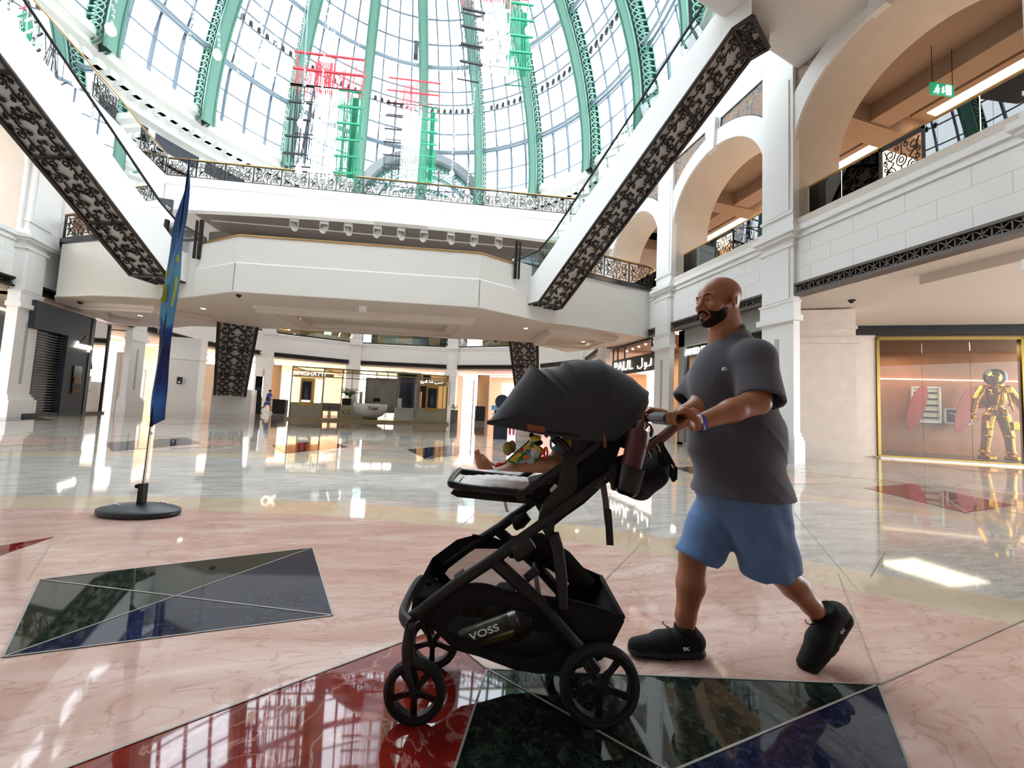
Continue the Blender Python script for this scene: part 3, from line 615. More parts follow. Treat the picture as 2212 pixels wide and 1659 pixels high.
def downlight(px, py, z, k=0):
    p = onz(px, py, z-.01); q = MB(); q.lathe([(0, -.01), (.085, -.01), (.085, 0)], p, n=14); r = MB(); r.lathe([(.085, 0), (.085, -.02), (.12, -.02), (.12, .01)], p, n=14)
    T = Thing('ceiling_downlight', None, 'downlight', tuple(p), group='downlights in the platform soffit'); T.o['label'] = 'small round recessed downlight glowing in the soffit under the white platform'
    T.part('lens', q, LAMP); T.part('trim_ring', r, WHITE)
for a in [(439, 666), (645, 688), (975, 707), (1136, 709), (1260, 738), (303, 681)]: downlight(*a, ZS)
def camdome(px, py, z, lab):
    p = onz(px, py, z); T = Thing('security_camera', lab, 'security camera', tuple(p)); q = MB(); q.lathe([(0, 0), (.09, 0), (.09, -.03), (.07, -.04)], p, n=14); T.part('housing', q, IRON); q = MB(); q.ell(p+np.array([0, 0, -.04]), (.065, .065, .06), 12, 8); T.part('dome', q, M('black_gloss', '#0b0b0c', .1))
camdome(516, 637, ZS, 'black dome camera under the front edge of the platform left of its middle'); camdome(173, 652, ZS, 'black dome camera under the left arm of the platform'); camdome(1071, 736, ZS, 'black dome camera at the rear edge of the platform soffit near the right lower escalator')
p = onz(784, 668, ZS-.1); T = Thing('access_point', 'white square wireless box hanging under the middle of the platform', 'wireless box', tuple(p)); q = MB(); q.box(p-[.12, .12, .1], p+[.12, .12, .1]); T.part('casing', q, WHITE); q = MB(); q.lathe([(0, -.105), (.03, -.105), (.03, -.1)], p, n=10); T.part('sensor', q, GREYP)
# things seen over the parapet
def upright(px0, px1, ytop, ybot, y, name, mat, label, cat):
    a = ony(px0, ytop, y); b = ony(px1, ybot, y); q = MB(); q.box((a[0], y, b[2]), (b[0], y+.1, a[2])); return solo(name, q, mat, label, cat, (a[0], y, b[2]))
q = MB(); LAV = glassm('balustrade_glass', '#c9cbe0', .45)  # lavender reflections are put into the glass tint
G = [[onz(x, y, z)*np.array([1, 1, 1]) for z, y in ((6.6, y1), (6.95, y0_))] for x, y0_, y1 in ((515, 490, 520), (640, 512, 530), (780, 525, 540), (920, 535, 552), (1035, 530, 560))]
q.grid([[(FE[6][0]+(FE[7][0]-FE[6][0])*t, FE[6][1]+(FE[7][1]-FE[6][1])*t+.9+.5*math.sin(PI*t), z) for z in (5.6, 6.95+.35*abs(2*t-1)**3)] for t in np.linspace(0.02, .98, 14)])
solo('stair_balustrade', q, LAV, 'long glass balustrade with lavender reflections just behind the white platform parapet', 'balustrade', (FE[6][0], FE[6][1], 5.6))
for sx, (px, py), lab in ((-1, (505, 500), 'brown curved screen end at the left end of the platform parapet'), (1, (1050, 545), 'brown curved screen end at the right end of the platform parapet')):
    c = FE[6] if sx < 0 else FE[7]; e = FE[5] if sx < 0 else FE[8]; q = MB(); c = np.array(c)+[0, .5]; e = np.array(e)+[sx*-.05, .45]
    q.grid([[(*(c+(e-c)*t), 5.6), (*(c+(e-c)*t), 6.62+.62*math.sin(t*PI/2)), (*(c+(e-c)*t+[0, .5]), 6.62+.62*math.sin(t*PI/2))] for t in np.linspace(0, 1, 10)])
    solo('curved_screen', q, M('brown_screen', '#5b5048', .6), lab, 'screen', (*c, 5.6))
    q = MB(); q.box((e[0]-.05, e[1]-.6, 6.0), (e[0]+.05, e[1]-.5, 7.45)); q.box((e[0]+sx*.1, e[1]-.6, 6.0), (e[0]+sx*.17, e[1]-.53, 7.4)); solo('newel_post', q, IRON, 'dark bronze newel post at the %s end of the platform parapet where the escalator lands' % ('left' if sx < 0 else 'right'), 'post', (e[0], e[1], 6.0))
iron_rail('balcony_balustrade', [FE[4], FE[3], FE[2], FE[1], FE[0]][::-1], 6.95, 'wrought iron scroll balustrade on the left arm of the platform', H=.9)
iron_rail('balcony_balustrade', FE[9:], 6.95, 'wrought iron scroll balustrade on the right arm of the platform beside the arches', H=.9)
# ---------- upper bridge
UB = [onz(358, 378, 11.9)[:2], onz(700, 411, 11.9)[:2], onz(1205, 460, 11.9)[:2]]; UB = [UB[0], UB[2]+(UB[2]-UB[0])*.16]
ud = (UB[1]-UB[0])/np.linalg.norm(UB[1]-UB[0]); un = np.array([-ud[1], ud[0]]); 
f = Facet(UB[0], UB[1]); m = MB(); L = f.L
N_ = 24; G = []
for i in range(N_+1):
    t = L*i/N_; s_ = 2*i/N_-1; zb = 10.15+.35*(1-s_*s_)
    G.append([f.P(t, 11.9, 0), f.P(t, 11.5, 0), f.P(t, 11.45, -.04), f.P(t, zb+.12, -.04), f.P(t, zb+.1, .03), f.P(t, zb, .03), f.P(t, zb, -.35)])
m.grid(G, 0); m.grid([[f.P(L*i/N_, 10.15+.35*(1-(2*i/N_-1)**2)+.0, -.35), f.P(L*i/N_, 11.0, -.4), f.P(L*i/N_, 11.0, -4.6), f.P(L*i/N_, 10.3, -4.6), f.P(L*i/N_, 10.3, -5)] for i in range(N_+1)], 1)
m.grid([[f.P(0, 11.9, 0), f.P(L, 11.9, 0)], [f.P(0, 11.9, -5), f.P(L, 11.9, -5)]], 0); m.grid([[f.P(0, 11.9, -5), f.P(L, 11.9, -5)], [f.P(0, 10.3, -5), f.P(L, 10.3, -5)]], 0)
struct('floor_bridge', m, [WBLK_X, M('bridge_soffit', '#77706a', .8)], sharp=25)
iron_rail('bridge_balustrade', [f.P(0, 0, -.05)[:2], f.P(L, 0, -.05)[:2]], 11.93, 'long wrought iron balustrade across the front of the upper white bridge', H=.85, base=False)
iron_rail('bridge_balustrade', [f.P(0.5, 0, -4.9)[:2], f.P(L, 0, -4.9)[:2]], 11.93, 'wrought iron balustrade along the rear edge of the upper bridge', H=.85, base=False)
for i, px in enumerate((540, 617, 680, 757, 820, 882, 955, 1020, 1088)):
    t = (px-405)/(1160-405); p = np.array(f.P(L*(.13+.66*t), 10.72, -1.1)); T = Thing('stage_light', 'white moving head stage light hanging from the pipe under the upper bridge', 'stage light', tuple(p), group='stage lights under the upper bridge')
    q = MB(); q.box(p-[.2, .12, .06], p+[.2, .12, .08]); T.part('base', q, WHITE)
    q = MB(); q.box(p+[-.22, -.03, -.42], p+[-.17, .03, -.05]); q.box(p+[.17, -.03, -.42], p+[.22, .03, -.05]); T.part('yoke', q, WHITE)
    tl = .5*(-1)**i; a = np.array([math.sin(tl), -.3, -math.cos(tl)]); q = MB(); q.lathe([(0, -.2), (.1, -.2), (.15, -.05), (.16, .12), (.13, .2), (.0, .19)], p+[0, 0, -.4], a, 14); T.part('head', q, M('light_body', '#e2e0dc', .4))
q = MB(); q.tube([f.P(.8, 10.85, -1.1), f.P(L-.8, 10.85, -1.1)], .03, 6); q.tube([f.P(.8, 10.75, -2.2), f.P(L-.8, 10.75, -2.2)], .03, 6)
for k in range(12): q.tube([f.P(1+k*1.6, 11.0, -1.1), f.P(1+k*1.6, 10.85, -1.1)], .02, 5)
solo('lighting_pipe', q, WHITE, 'white pipes carrying the stage lights under the upper bridge', 'pipe', f.P(.8, 10.85, -1.1))
# gallery edge running from the bridge towards the viewer on the left
LG = [onz(x, y, 11.9)[:2] for x, y in ((358, 378), (300, 320), (250, 262), (195, 205))]; e = LG[-1]+(LG[-1]-LG[-2])*2.2; LG.append(e)
m = MB(); m.grid([[(*p, 10.4), (*p, 11.9), (p[0]-1.6, p[1], 11.9)] for p in LG]); m.grid([[(*p, 10.4), (-15.5, p[1], 10.4)] for p in LG]); struct('floor_gallery_upper', m, WHITE)
T = Thing('gallery_balustrade', 'glass and iron balustrade of the upper gallery behind the left escalator', 'railing', (*LG[0], 11.9))
q = MB(); q.tube([(*p, 12.95) for p in LG], .03, 6); T.part('handrail', q, BRASS)
for k, (a, b) in enumerate(zip(LG[:-1], LG[1:])):
    q = MB(); q.grid([[(*a, 11.95), (*b, 11.95)], [(*a, 12.9), (*b, 12.9)]]); T.part('glass_pane', q, RAILG) if k != 2 else None
    c = (a+b)/2; 
    if k in (0, 2):
        o = bpy.data.objects.new('scroll_panel', IPM); COL.objects.link(o); o.parent = T.o; o.location = (c[0]-LG[0][0], c[1]-LG[0][1], .04); o.rotation_euler = (0, 0, math.atan2(b[1]-a[1], b[0]-a[0])); o.scale = (.9 if k else np.linalg.norm(b-a)/1.4, 1, .9)
m = MB(); m.box((-17, 4, 11.9), (-16.8, 30, 14.4)); struct('wall_gallery_upper', m, WHITE)
m = MB(); m.box((-15.4, 18.5, 11.9), (-15.2, 21.0, 13.3)); m.box((-15.6, 15.2, 11.9), (-15.4, 17.4, 13.3)); solo('gallery_kiosk', m, M('dark_glass_box', '#3d4a4e', .2), 'dark glazed lift enclosure standing on the upper gallery behind the left escalator', 'lift enclosure', (-15.4, 18.5, 11.9))
# ---------- escalators
def escalator(name, label, b, t, z0, z1, W, Hs, npan, low=1.3, top=1.6, glass=True, both=True):
    """b, t: plan centre of the underside at the foot and head of the incline"""
    b, t = np.array(b), np.array(t); d = (t-b)/np.linalg.norm(t-b); n = np.array([d[1], -d[0]]); T = Thing(name, label, 'escalator', (*b, z0)); L2 = np.linalg.norm(t-b); sl = (z1-z0)/L2
    P = lambda s_, w, z: (b[0]+d[0]*s_+n[0]*w, b[1]+d[1]*s_+n[1]*w, z)
    zz = lambda s_: z0 if s_ < 0 else (z1 if s_ > L2 else z0+sl*s_)
    st = [-low, 0, L2, L2+top]; hw = W/2
    for sg in (-1, 1):
        q = MB(); up = [P(s_, sg*hw, zz(s_)+Hs) for s_ in (-low, -.35, L2-.3, L2+top)]; dn = [P(s_, sg*hw, zz(s_)) for s_ in (-low, 0.0, L2, L2+top)]
        u2 = [P(s_, sg*(hw-.16), zz(s_)+Hs) for s_ in (-low, -.35, L2-.3, L2+top)]; d2 = [P(s_, sg*(hw-.1), zz(s_)) for s_ in (-low, 0.0, L2, L2+top)]
        q.grid([d2, dn, up, u2]); T.part('side_panel', q, M('escalator_panel', '#f0efed', .45), sharp=20)
        g0 = [(-low, 0), (-.35, 0), (.9, .0), (L2-.6, 0), (L2+top, 0)]
        hgt = lambda s_: (zz(s_) if s_ < L2 else z1)+Hs
        pts = [(-low-.1, .45), (-low, .95), (-.2, 1.0), (.5, .98), (L2-.5, .95), (L2+top, .95)]
        hr = [P(s_, sg*(hw-.12), hgt(s_)+h) for s_, h in pts]; q = MB(); q.tube(hr, .04, 6); T.part('handrail', q, M('black_rubber', '#1e1f21', .4))
        q = MB(); q.grid([[P(s_, sg*(hw-.12), hgt(s_)) for s_, h in pts], [P(s_, sg*(hw-.12), hgt(s_)+h-.03) for s_, h in pts]]); T.part('glass_balustrade', q, RAILG)
    q = MB(); q.grid([[P(s_, w, zz(s_)+Hs-.15) for s_ in st] for w in (-hw+.16, hw-.16)]); T.part('step_band', q, M('step_metal', '#6d6f72', .4, .5), sharp=10)
    # underside: back board, frame and pierced scrollwork panels
    q = MB(); q.grid([[P(s_, w, zz(s_)+.05) for s_ in st] for w in (-hw+.02, hw-.02)]); q.add([P(-low, -hw, z0), P(-low, hw, z0), P(-low, hw, z0+Hs), P(-low, -hw, z0+Hs)], [(0, 1, 2, 3)]); T.part('back_board', q, M('soffit_board', '#c9c4c0', .6), sharp=10)
    q = MB(); fw = W*.085
    for sg in (-1, 1): q.tube([P(s_, sg*(hw-fw/2), zz(s_)-.02) for s_ in st], fw/2, 4, flat=.5)
    segs = [(-low, 0)]+[(L2*i/npan, L2*(i+1)/npan) for i in range(npan)]+[(L2, L2+top)]
    for a, _ in segs+[(L2+top, 0)]: q.tube([P(a, -hw+fw/2, zz(a)-.02), P(a, hw-fw/2, zz(a)-.02)], fw*.42, 4, flat=.5)
    T.part('underside_frame', q, BRONZE, sharp=20)
    base = None
    for a, c in segs:
        ln = math.hypot(c-a, zz(c)-zz(a)); inner = 0 <= a < L2-1e-6
        if inner and base is not None:
            o = bpy.data.objects.new('scroll_panel', base); COL.objects.link(o); o.parent = T.o
            w0 = P(a, 0, zz(a)); o.location = [w0[k]-w00[k] for k in range(3)]; continue
        q = MB(); WW = W-2*fw; ns = max(3, int(round(ln/(W*.25))))
        mp = lambda x, y: P(a+(c-a)*y/ln, x, zz(a)+(zz(c)-zz(a))*y/ln-.02)
        pat_mesh(vine(WW, ln, ns), W*.0118, mp, q, 4)
        o = T.part('scroll_panel', q, IRON)
        if inner: base = o.data; w00 = P(a, 0, zz(a))
    return T
escalator('escalator', 'large upper escalator rising to the right with dark scrollwork underneath', (5.05, 13.75), (7.9, 7.75), 5.2, 11.0, 1.32, 1.05, 5, 1.5, .45)
escalator('escalator', 'large upper escalator on the left rising towards the top left corner behind the flag', (-9.05, 16.1), (-10.9, 10.6), 5.2, 9.9, 1.5, 1.05, 4, 1.4, 3.5)
escalator('escalator', 'lower escalator with square scroll panels between the flag and the glass kiosk', (-11.0, 28.3), (-8.2, 21.3), 1.1, 4.9, 1.7, .75, 3, .3, 1)
escalator('escalator', 'lower escalator half hidden behind the stroller hood', (8.1, 25.6), (5.6, 19.2), 1.1, 4.9, 1.6, .75, 3, .3, 1)
q = MB(); q.prism([(-12.2, 29.9, 0), (-10.2, 30.4, 0), (-9.9, 28.6, 0), (-11.8, 27.8, 0)], (0, 0, 1.6)); struct('wall_escalator_base', q, CREAM)
q = MB(); q.prism([(7.3, 25.9, 0), (9.0, 25.3, 0), (9.6, 27.4, 0), (7.9, 28, 0)], (0, 0, 1.6)); struct('wall_escalator_base', q, CREAM)
# soffit of the upper landing at top right
ZT2 = 11.42; e0, e1 = onz(1510, 0, ZT2)[:2], onz(1733, 152, ZT2)[:2]; dd = (e1-e0)/np.linalg.norm(e1-e0)
e1 = e0+dd*((10.42-e0[0])/dd[0]); e00 = e0-dd*2.5
m = MB(); m.prism([(*e00, ZT2), (*e1, ZT2), (10.42, -2, ZT2), (e00[0], -2, ZT2)], (0, 0, .9)); 
for o_, z_ in ((.0, .12), (-.12, .3)): m.tube([(e00[0], e00[1]-o_, ZT2+z_), (e1[0], e1[1]-o_, ZT2+z_)], .09, 8)
struct('ceiling_landing', m, M('landing_soffit', '#e3ddd8', .6))
# ---------- dome
DC = np.array([-1.84, 16.41]); DR = 13.56; DH = 15.44; DZ = 16.36
def dp(az, el, k=0.0):                                  # azimuth from +y, elevation angle, inward offset k
    r = (DR-k)*math.cos(el); return (DC[0]+r*math.sin(az), DC[1]+r*math.cos(az), DZ+(DH-k)*math.sin(el))
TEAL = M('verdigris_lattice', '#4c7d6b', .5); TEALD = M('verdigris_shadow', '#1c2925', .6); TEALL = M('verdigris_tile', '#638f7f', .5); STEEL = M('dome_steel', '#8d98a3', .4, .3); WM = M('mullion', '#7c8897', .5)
CE = Thing('ceiling', org=(DC[0], DC[1], DZ), kind='structure')
q = MB(); q.grid([[dp(a, e_, -.12) for e_ in np.linspace(0, 1.5, 20)] for a in np.linspace(0, 2*PI, 73)]); CE.part('glazing', q, SKYG)
def ribmesh(az):
    q = MB(); hw = .27; D = 1.15; els = np.linspace(-.02, 1.38, 40); side = np.array([math.cos(az), -math.sin(az), 0])
    for k, (w_, mi) in ((D, (hw, 2)), (0.02, (hw*.8, 0))):
        q.grid([[np.array(dp(az, e_, k))+side*x for x in (-w_, w_)] for e_ in els], mi)
        for x in (-w_, w_): q.tube([np.array(dp(az, e_, k))+side*x for e_ in els], .07, 4, mi=0)
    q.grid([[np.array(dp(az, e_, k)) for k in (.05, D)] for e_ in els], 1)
    n = 58
    for i in range(n):
        e0_ = 1.34*i/n; e1_ = 1.34*(i+1)/n; em = (e0_+e1_)/2; hstep = (e1_-e0_)
        for x in (-hw, hw):
            A = [np.array(dp(az, em+hstep*.95*math.cos(a), D*.28+D*.52*math.sin(a)))+side*x for a in np.linspace(0, PI, 7)]
            q.tube(A, .042, 4, mi=0); B_ = [np.array(dp(az, em+hstep*.5*math.cos(a), D*.28+D*.25*math.sin(a)))+side*x for a in np.linspace(0, PI, 5)]; q.tube(B_, .035, 4, mi=0)
            if i % 1 == 0: q.tube([np.array(dp(az, em, D*.02))+side*x, np.array(dp(az, em, D*.3))+side*x], .045, 4, mi=0)
        q.tube([np.array(dp(az, em, D*.3))+side*-hw, np.array(dp(az, em, D*.3))+side*hw], .03, 4, mi=0)
    return q
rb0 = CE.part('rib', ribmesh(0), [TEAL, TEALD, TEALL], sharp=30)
for k in range(18):
    a = math.radians(8+20*k)
    if k == 0: rb0.rotation_euler = (0, 0, -a)
    else: o = rb0.copy(); COL.objects.link(o); o.rotation_euler = (0, 0, -a)
q = MB()
for k in range(72):
    if k % 4 == 0: continue
    a = math.radians(8+5*k); q.tube([dp(a, e_, 0) for e_ in np.linspace(0, 1.3 if k % 2 == 0 else 1.05, 14)], .05, 4, flat=1.5)
for e_ in np.arange(.09, 1.4, .09): q.tube([dp(a, e_, .0) for a in np.linspace(0, 2*PI, 73)[:-1]], .055, 4, closed=True)
CE.part('mullions', q, WM, sharp=20)
for e_, r in ((.27, .1), (.48, .06), (.63, .14)):
    q = MB()
    for k_ in (.25, .6) if e_ != .48 else (.45,): q.tube([dp(a, e_, k_) for a in np.linspace(0, 2*PI, 73)[:-1]], r, 6, closed=True)
    CE.part('ring', q, STEEL)
q = MB(); q.lathe([(.1, 15.3), (2.6, 15.1), (2.6, 14.8), (2.2, 14.7), (.1, 14.9)], (*DC, DZ), n=24); CE.part('crown', q, TEAL)
# spotlights along the middle ring
sp0 = None; cnt = 0
for k in range(-38, 48, 1):
    a = math.radians(k*2.2)
    if (k*2.2-8) % 20 < 3.0 or (k*2.2-8) % 20 > 17.5: continue
    p = np.array(dp(a, .47, .55))
    if sp0 is None:
        T = Thing('dome_spotlight', 'small black spotlight hanging from the middle ring of the dome', 'spotlight', tuple(p), group='spotlights on the dome ring')
        q = MB(); q.lathe([(0, .12), (.09, .1), (.12, -.1), (.1, -.22), (0, -.2)], p-[0, 0, .28], (.1, -.3, 1), 10); T.part('can', q, M('spot_black', '#2c2f33', .4)); q = MB(); q.tube([p, p-[0, 0, .2]], .025, 5); T.part('bracket', q, STEEL); sp0 = T.o
    else: dup(sp0, tuple(p))
    cnt += 1
# drum and dentil cornice below the dome
q = MB(); prof = [(DR-.6, 17.0), (DR-.7, 16.75), (DR-.7, 16.55), (DR-.45, 16.4), (DR-.55, 16.1), (DR-.2, 15.95), (DR-.1, 15.0), (DR-.35, 14.95), (DR-.35, 14.75), (DR-.1, 14.7), (DR+.05, 14.6)]
q.lathe([(r, h) for r, h in prof], (*DC, 0), n=120); q.lathe([(DR+.05, 14.6), (DR+.05, 13.4), (DR+.6, 13.4)], (*DC, 0), n=120)
struct('trim_12', q, CREAM, sharp=40)
q = MB()
for k in range(150):
    a = 2*PI*k/150; u = np.array([math.sin(a), math.cos(a), 0]); w_ = np.array([math.cos(a), -math.sin(a), 0]); c = np.array([DC[0], DC[1], 15.5])+u*(DR-.4)
    q.obox(c, u*.3, w_*.13, np.array([0, 0, .17])); q.obox(c-u*.2-[0, 0, .05], u*.16, w_*.16, np.array([0, 0, .12]))
struct('trim_13', q, WHITE)
q = MB()
for k in range(36):
    a0_, a1_ = math.radians(10*k+.7), math.radians(10*k+9.3); q.lathe([(DR+.0, 14.55), (DR+.0, 13.85)], (*DC, 0), n=6, a0=a0_, a1=a1_); 
struct('trim_14', q, M('vent_louvre', '#23262e', .5))
m = MB(); m.lathe([(DR+.3, 13.4), (30, 13.4)], (*DC, 0), n=60); struct('ceiling_outer', m, WHITE)
# barrel vault arch beyond the dome
AC = np.array([.35, 29.4]); AZ = 15.0; AR = 5.1
VT = Thing('ceiling', org=(AC[0], AC[1], AZ), kind='structure')
def varch(y, R0, R1, mat, nm, d=.4):
    q = MB(); q.grid([[(AC[0]+r*math.cos(a), y_, AZ+r*math.sin(a)) for r, y_ in ((R0, y), (R1, y), (R1, y+d), (R0, y+d), (R0, y))] for a in np.linspace(-.35, PI+.35, 40)]); return VT.part(nm, q, mat, sharp=30)
varch(28.6, AR-.45, AR+.1, M('arch_grey', '#8f9396', .5), 'arch_band', .6)
for j, (y, R1) in enumerate(((29.2, 4.65), (32.5, 4.5), (36, 4.5), (40, 4.5))):
    varch(y, R1-.12, R1, TEAL, 'arch_rim'); varch(y, R1-1.0, R1-.88, TEAL, 'arch_rim')
    q = MB()
    for k in range(44):
        a = PI*k/44
        A = [(AC[0]+(R1-.85+.5*math.sin(t))*math.cos(a+.06*math.cos(t)), y+.1, AZ+(R1-.85+.5*math.sin(t))*math.sin(a+.06*math.cos(t))) for t in np.linspace(0, PI, 7)]; q.tube(A, .035, 4)
        q.tube([(AC[0]+r*math.cos(a), y+.1, AZ+r*math.sin(a)) for r in (R1-.35, R1-.1)], .05, 4)
    VT.part('arch_lattice', q, TEAL)
q = MB()
for a in np.linspace(0, PI, 13): q.tube([(AC[0]+4.4*math.cos(a), y, AZ+4.4*math.sin(a)) for y in (29.3, 44)], .04, 4)
for y in np.arange(30, 44, .8): q.tube([(AC[0]+4.4*math.cos(a), y, AZ+4.4*math.sin(a)) for a in np.linspace(0, PI, 24)], .035, 4)
VT.part('vault_bars', q, WM)
q = MB(); q.grid([[(AC[0]+4.5*math.cos(a), y, AZ+4.5*math.sin(a)) for y in (29.3, 44)] for a in np.linspace(0, PI, 24)]); VT.part('vault_glazing', q, SKYG)
# ================================================================== THE WALKING MAN
SKIN = M('brown_skin', '#a5694a', .42, noise=(14, .07), bump=(260, .12, .002)); 
def skinmat(name, col, n=14):
    m = M(name, col, .45, noise=(n, .08), bump=(240, .1, .002)); b = m.node_tree.nodes['Principled BSDF']; b.inputs['Roughness'].default_value = .36; b.inputs['Subsurface Weight'].default_value = .08; b.inputs['Subsurface Radius'].default_value = (.012, .005, .003); return m
SKIN = skinmat('brown_skin', '#a87358')
SHIRT = M('charcoal_jersey', '#4b4a54', .85, bump=(420, .15, .002), sheen=.25); SHORTS = M('denim_blue_jersey', '#5f7fae', .85, noise=(90, .05), bump=(500, .15, .002), sheen=.2)
BLK = M('black_knit', '#0c0c0e', .8, bump=(350, .3, .003)); SOLE = M('shoe_sole', '#17171a', .6); WHT = M('white_print', '#f2f2f2', .5); BEARD = M('black_beard', '#17100d', .9, bump=(500, .5, .003))
man_o = (1.1, 1.85, 0); MAN = Thing('person', 'bald bearded man in a charcoal t-shirt and blue shorts walking left pushing the stroller', 'person', man_o, 'S')
def V(*a): return np.array(a, float)
# head frame
hc = S(1550, 656, 1.85); ha = math.radians(17)
hf = V(-math.cos(ha), -math.sin(ha), -.04); hf /= np.linalg.norm(hf); hl = np.cross([0, 0, 1], hf); hl /= np.linalg.norm(hl); hu = np.cross(hf, hl)
HR = np.stack([hf, hl, hu], 1); HS = 1.0
def hp(x, y, z): return hc + HR@(V(x, y, z)*HS)
BAR = S(1463, 906, 1.46)                                 # centre of the handlebar, near end
def head(B, g=0.0, k=.012):
    # skull, face, jaw and chin
    B.ell(hp(-.022, 0, .045), (.100+g, .079+g, .086+g), HR, k); B.ell(hp(.0, 0, .03), (.099+g, .074+g, .085+g), HR, k)
    B.ell(hp(.028, 0, -.03), (.064+g, .060+g, .088+g), HR, k*1.6); B.ell(hp(.015, 0, -.070), (.066+g, .058+g, .044+g), HR, k*1.5); B.ell(hp(.066, 0, -.100), (.024+g, .028+g, .021+g), HR, k*1.3)
def fingers(B, c, side, wrist):
    """hand closed round the handlebar; c = bar centre (stage), fingers spread along depth"""
    for i in range(4):
        dd = (i-1.5)*.0195*side; r = [.0088, .0094, .0092, .0080][i]; L = [.94, 1.04, 1.0, .84][i]
        K = c+V(.012, dd, .034+.004*(1 if i in (1, 2) else 0)); A = c+V(-.026*L, dd, .020); Bq = c+V(-.029*L, dd, -.012); T_ = c+V(-.004, dd, -.031*L)
        B.cap(K, A, r*1.12, r, .004); B.cap(A, Bq, r, r*.95, .003); B.cap(Bq, T_, r*.95, r*.85, .003)
        B.cap(wrist+(K-wrist)*.35+V(0, dd*.2, 0), K, .017, .0125, .012)
    B.ell(c+V(.038, 0, .024), (.042, .044, .019), rotm(0, .35), .012)
    t0 = wrist+V(-.03, .02*side*-1, -.012); t1 = c+V(.022, -.036*side, -.008); t2 = c+V(-.004, -.030*side, -.028)
    B.cap(t0, t1, .017, .0125, .01); B.cap(t1, t2, .0115, .0098, .004)
wL = S(1503, 915, 1.50); wR = BAR+V(.115, .335, .005); eL = S(1634, 868, 1.60); eR = BAR+V(.26, .37, .06); shL = S(1628, 776, 1.68); shR = S(1548, 778, 2.02)
def lowlegs(B, g=0, k=.02):
    for pts in (((1560, 1090, 1.93, .085), (1496, 1205, 1.90, .060), (1492, 1262, 1.885, .063), (1481, 1330, 1.865, .043), (1479, 1385, 1.855, .037)),
                ((1640, 1090, 1.77, .095), (1672, 1222, 1.79, .062), (1716, 1266, 1.815, .058), (1752, 1308, 1.84, .042), (1772, 1334, 1.85, .037))):
        for a, b in zip(pts[:-1], pts[1:]): B.cap(S(*a[:3]), S(*b[:3]), a[3]+g, b[3]+g, k)
body = SDF((.55, 1.38, -.01), (1.75, 2.12, 1.80), .004)
B = body
head(B)
for sy in (-1, 1):
    B.ell(hp(.058, sy*.043, -.022), (.028, .024, .026), HR, .015); B.cap(hp(.090, sy*.012, .024), hp(.074, sy*.050, .026), .0105, .008, .012)
    B.ell(hp(.101, sy*.032, .004), (.020, .019, .0105), HR, .010, 's'); B.ell(hp(.0745, sy*.032, .004), (.0150, .0175, .0125), HR, .003); B.cap(hp(.086, sy*.020, .0125), hp(.077, sy*.046, .0105), .0062, .0055, .004)
    B.cap(hp(.088, sy*.020, .0115), hp(.078, sy*.047, .0085), .0034, .0028, .003); B.cap(hp(.0875, sy*.020, -.0045), hp(.078, sy*.046, -.004), .0028, .0024, .003)
    B.ell(hp(.098, sy*.0135, -.036), (.0135, .0105, .0095), HR, .006); B.ell(hp(.103, sy*.008, -.0445), (.004, .0035, .003), HR, .002, 's')
    R_e = HR@rotm(.42*sy, -.12); ce = hp(-.014, sy*.085, -.004)
    B.ell(ce, (.025, .0095, .038), R_e, .004)
    B.ell(ce+R_e@V(.0, sy*.007, .004), (.0125, .0055, .021), R_e, .003, 's'); B.cap(ce+R_e@V(-.009, sy*.0045, .022), ce+R_e@V(-.012, sy*.0045, -.014), .0042, .0036, .003)
    B.cap(ce+R_e@V(-.009, sy*.0045, .022), ce+R_e@V(.010, sy*.004, .020), .0042, .0036, .003); B.ell(ce+R_e@V(.004, sy*.002, -.027), (.010, .0055, .010), R_e, .004)
B.cap(hp(.086, 0, .016), hp(.1125, 0, -.027), .0095, .0135, .008); B.ell(hp(.1135, 0, -.032), (.014, .0125, .012), HR, .005)
B.ell(hp(.0905, 0, -.062), (.0125, .024, .0068), HR, .004); B.ell(hp(.0885, 0, -.0755), (.0125, .021, .0075), HR, .004); B.box(hp(.101, 0, -.0685), (.006, .022, .0011), HR, .001, .002, 's')
B.cap(hp(-.026, 0, -.06), S(1562, 742, 1.86), .058, .068, .02); B.cap(hp(-.058, 0, -.01), S(1578, 735, 1.87), .048, .062, .02)
B.cap(S(1612, 768, 1.74), S(1560, 772, 1.97), .065, .06, .03); B.ell(S(1585, 830, 1.85), (.15, .16, .20), None, .03); B.ell(S(1595, 960, 1.85), (.17, .15, .2), None, .03); B.ell(S(1602, 1060, 1.85), (.15, .15, .12), None, .03)
B.cap(shL, eL, .060, .052, .02); B.cap(eL, eL+(wL-eL)*.45, .052, .0445, .02); B.cap(eL+(wL-eL)*.4, wL, .0455, .0285, .02); B.cap(wL, BAR+V(.06, 0, .02), .0285, .027, .012)
B.cap(shR, eR, .058, .05, .02); B.cap(eR, wR, .048, .0285, .02); B.cap(wR, BAR+V(.06, .335, .02), .0285, .027, .012)
fingers(B, BAR, 1, wL); fingers(B, BAR+V(0, .335, 0), -1, wR)
lowlegs(B)
for a_, b_ in ((S(1478, 1372, 1.855), S(1440, 1405, 1.85)), (S(1772, 1334, 1.85), S(1768, 1385, 1.85))): B.cap(a_, b_, .03, .026, .02)
MAN.part('body', B.mb(), SKIN, sharp=None)
del body, B
def partial(lo, hi, h, fn): s = SDF(lo, hi, h); fn(s); return s
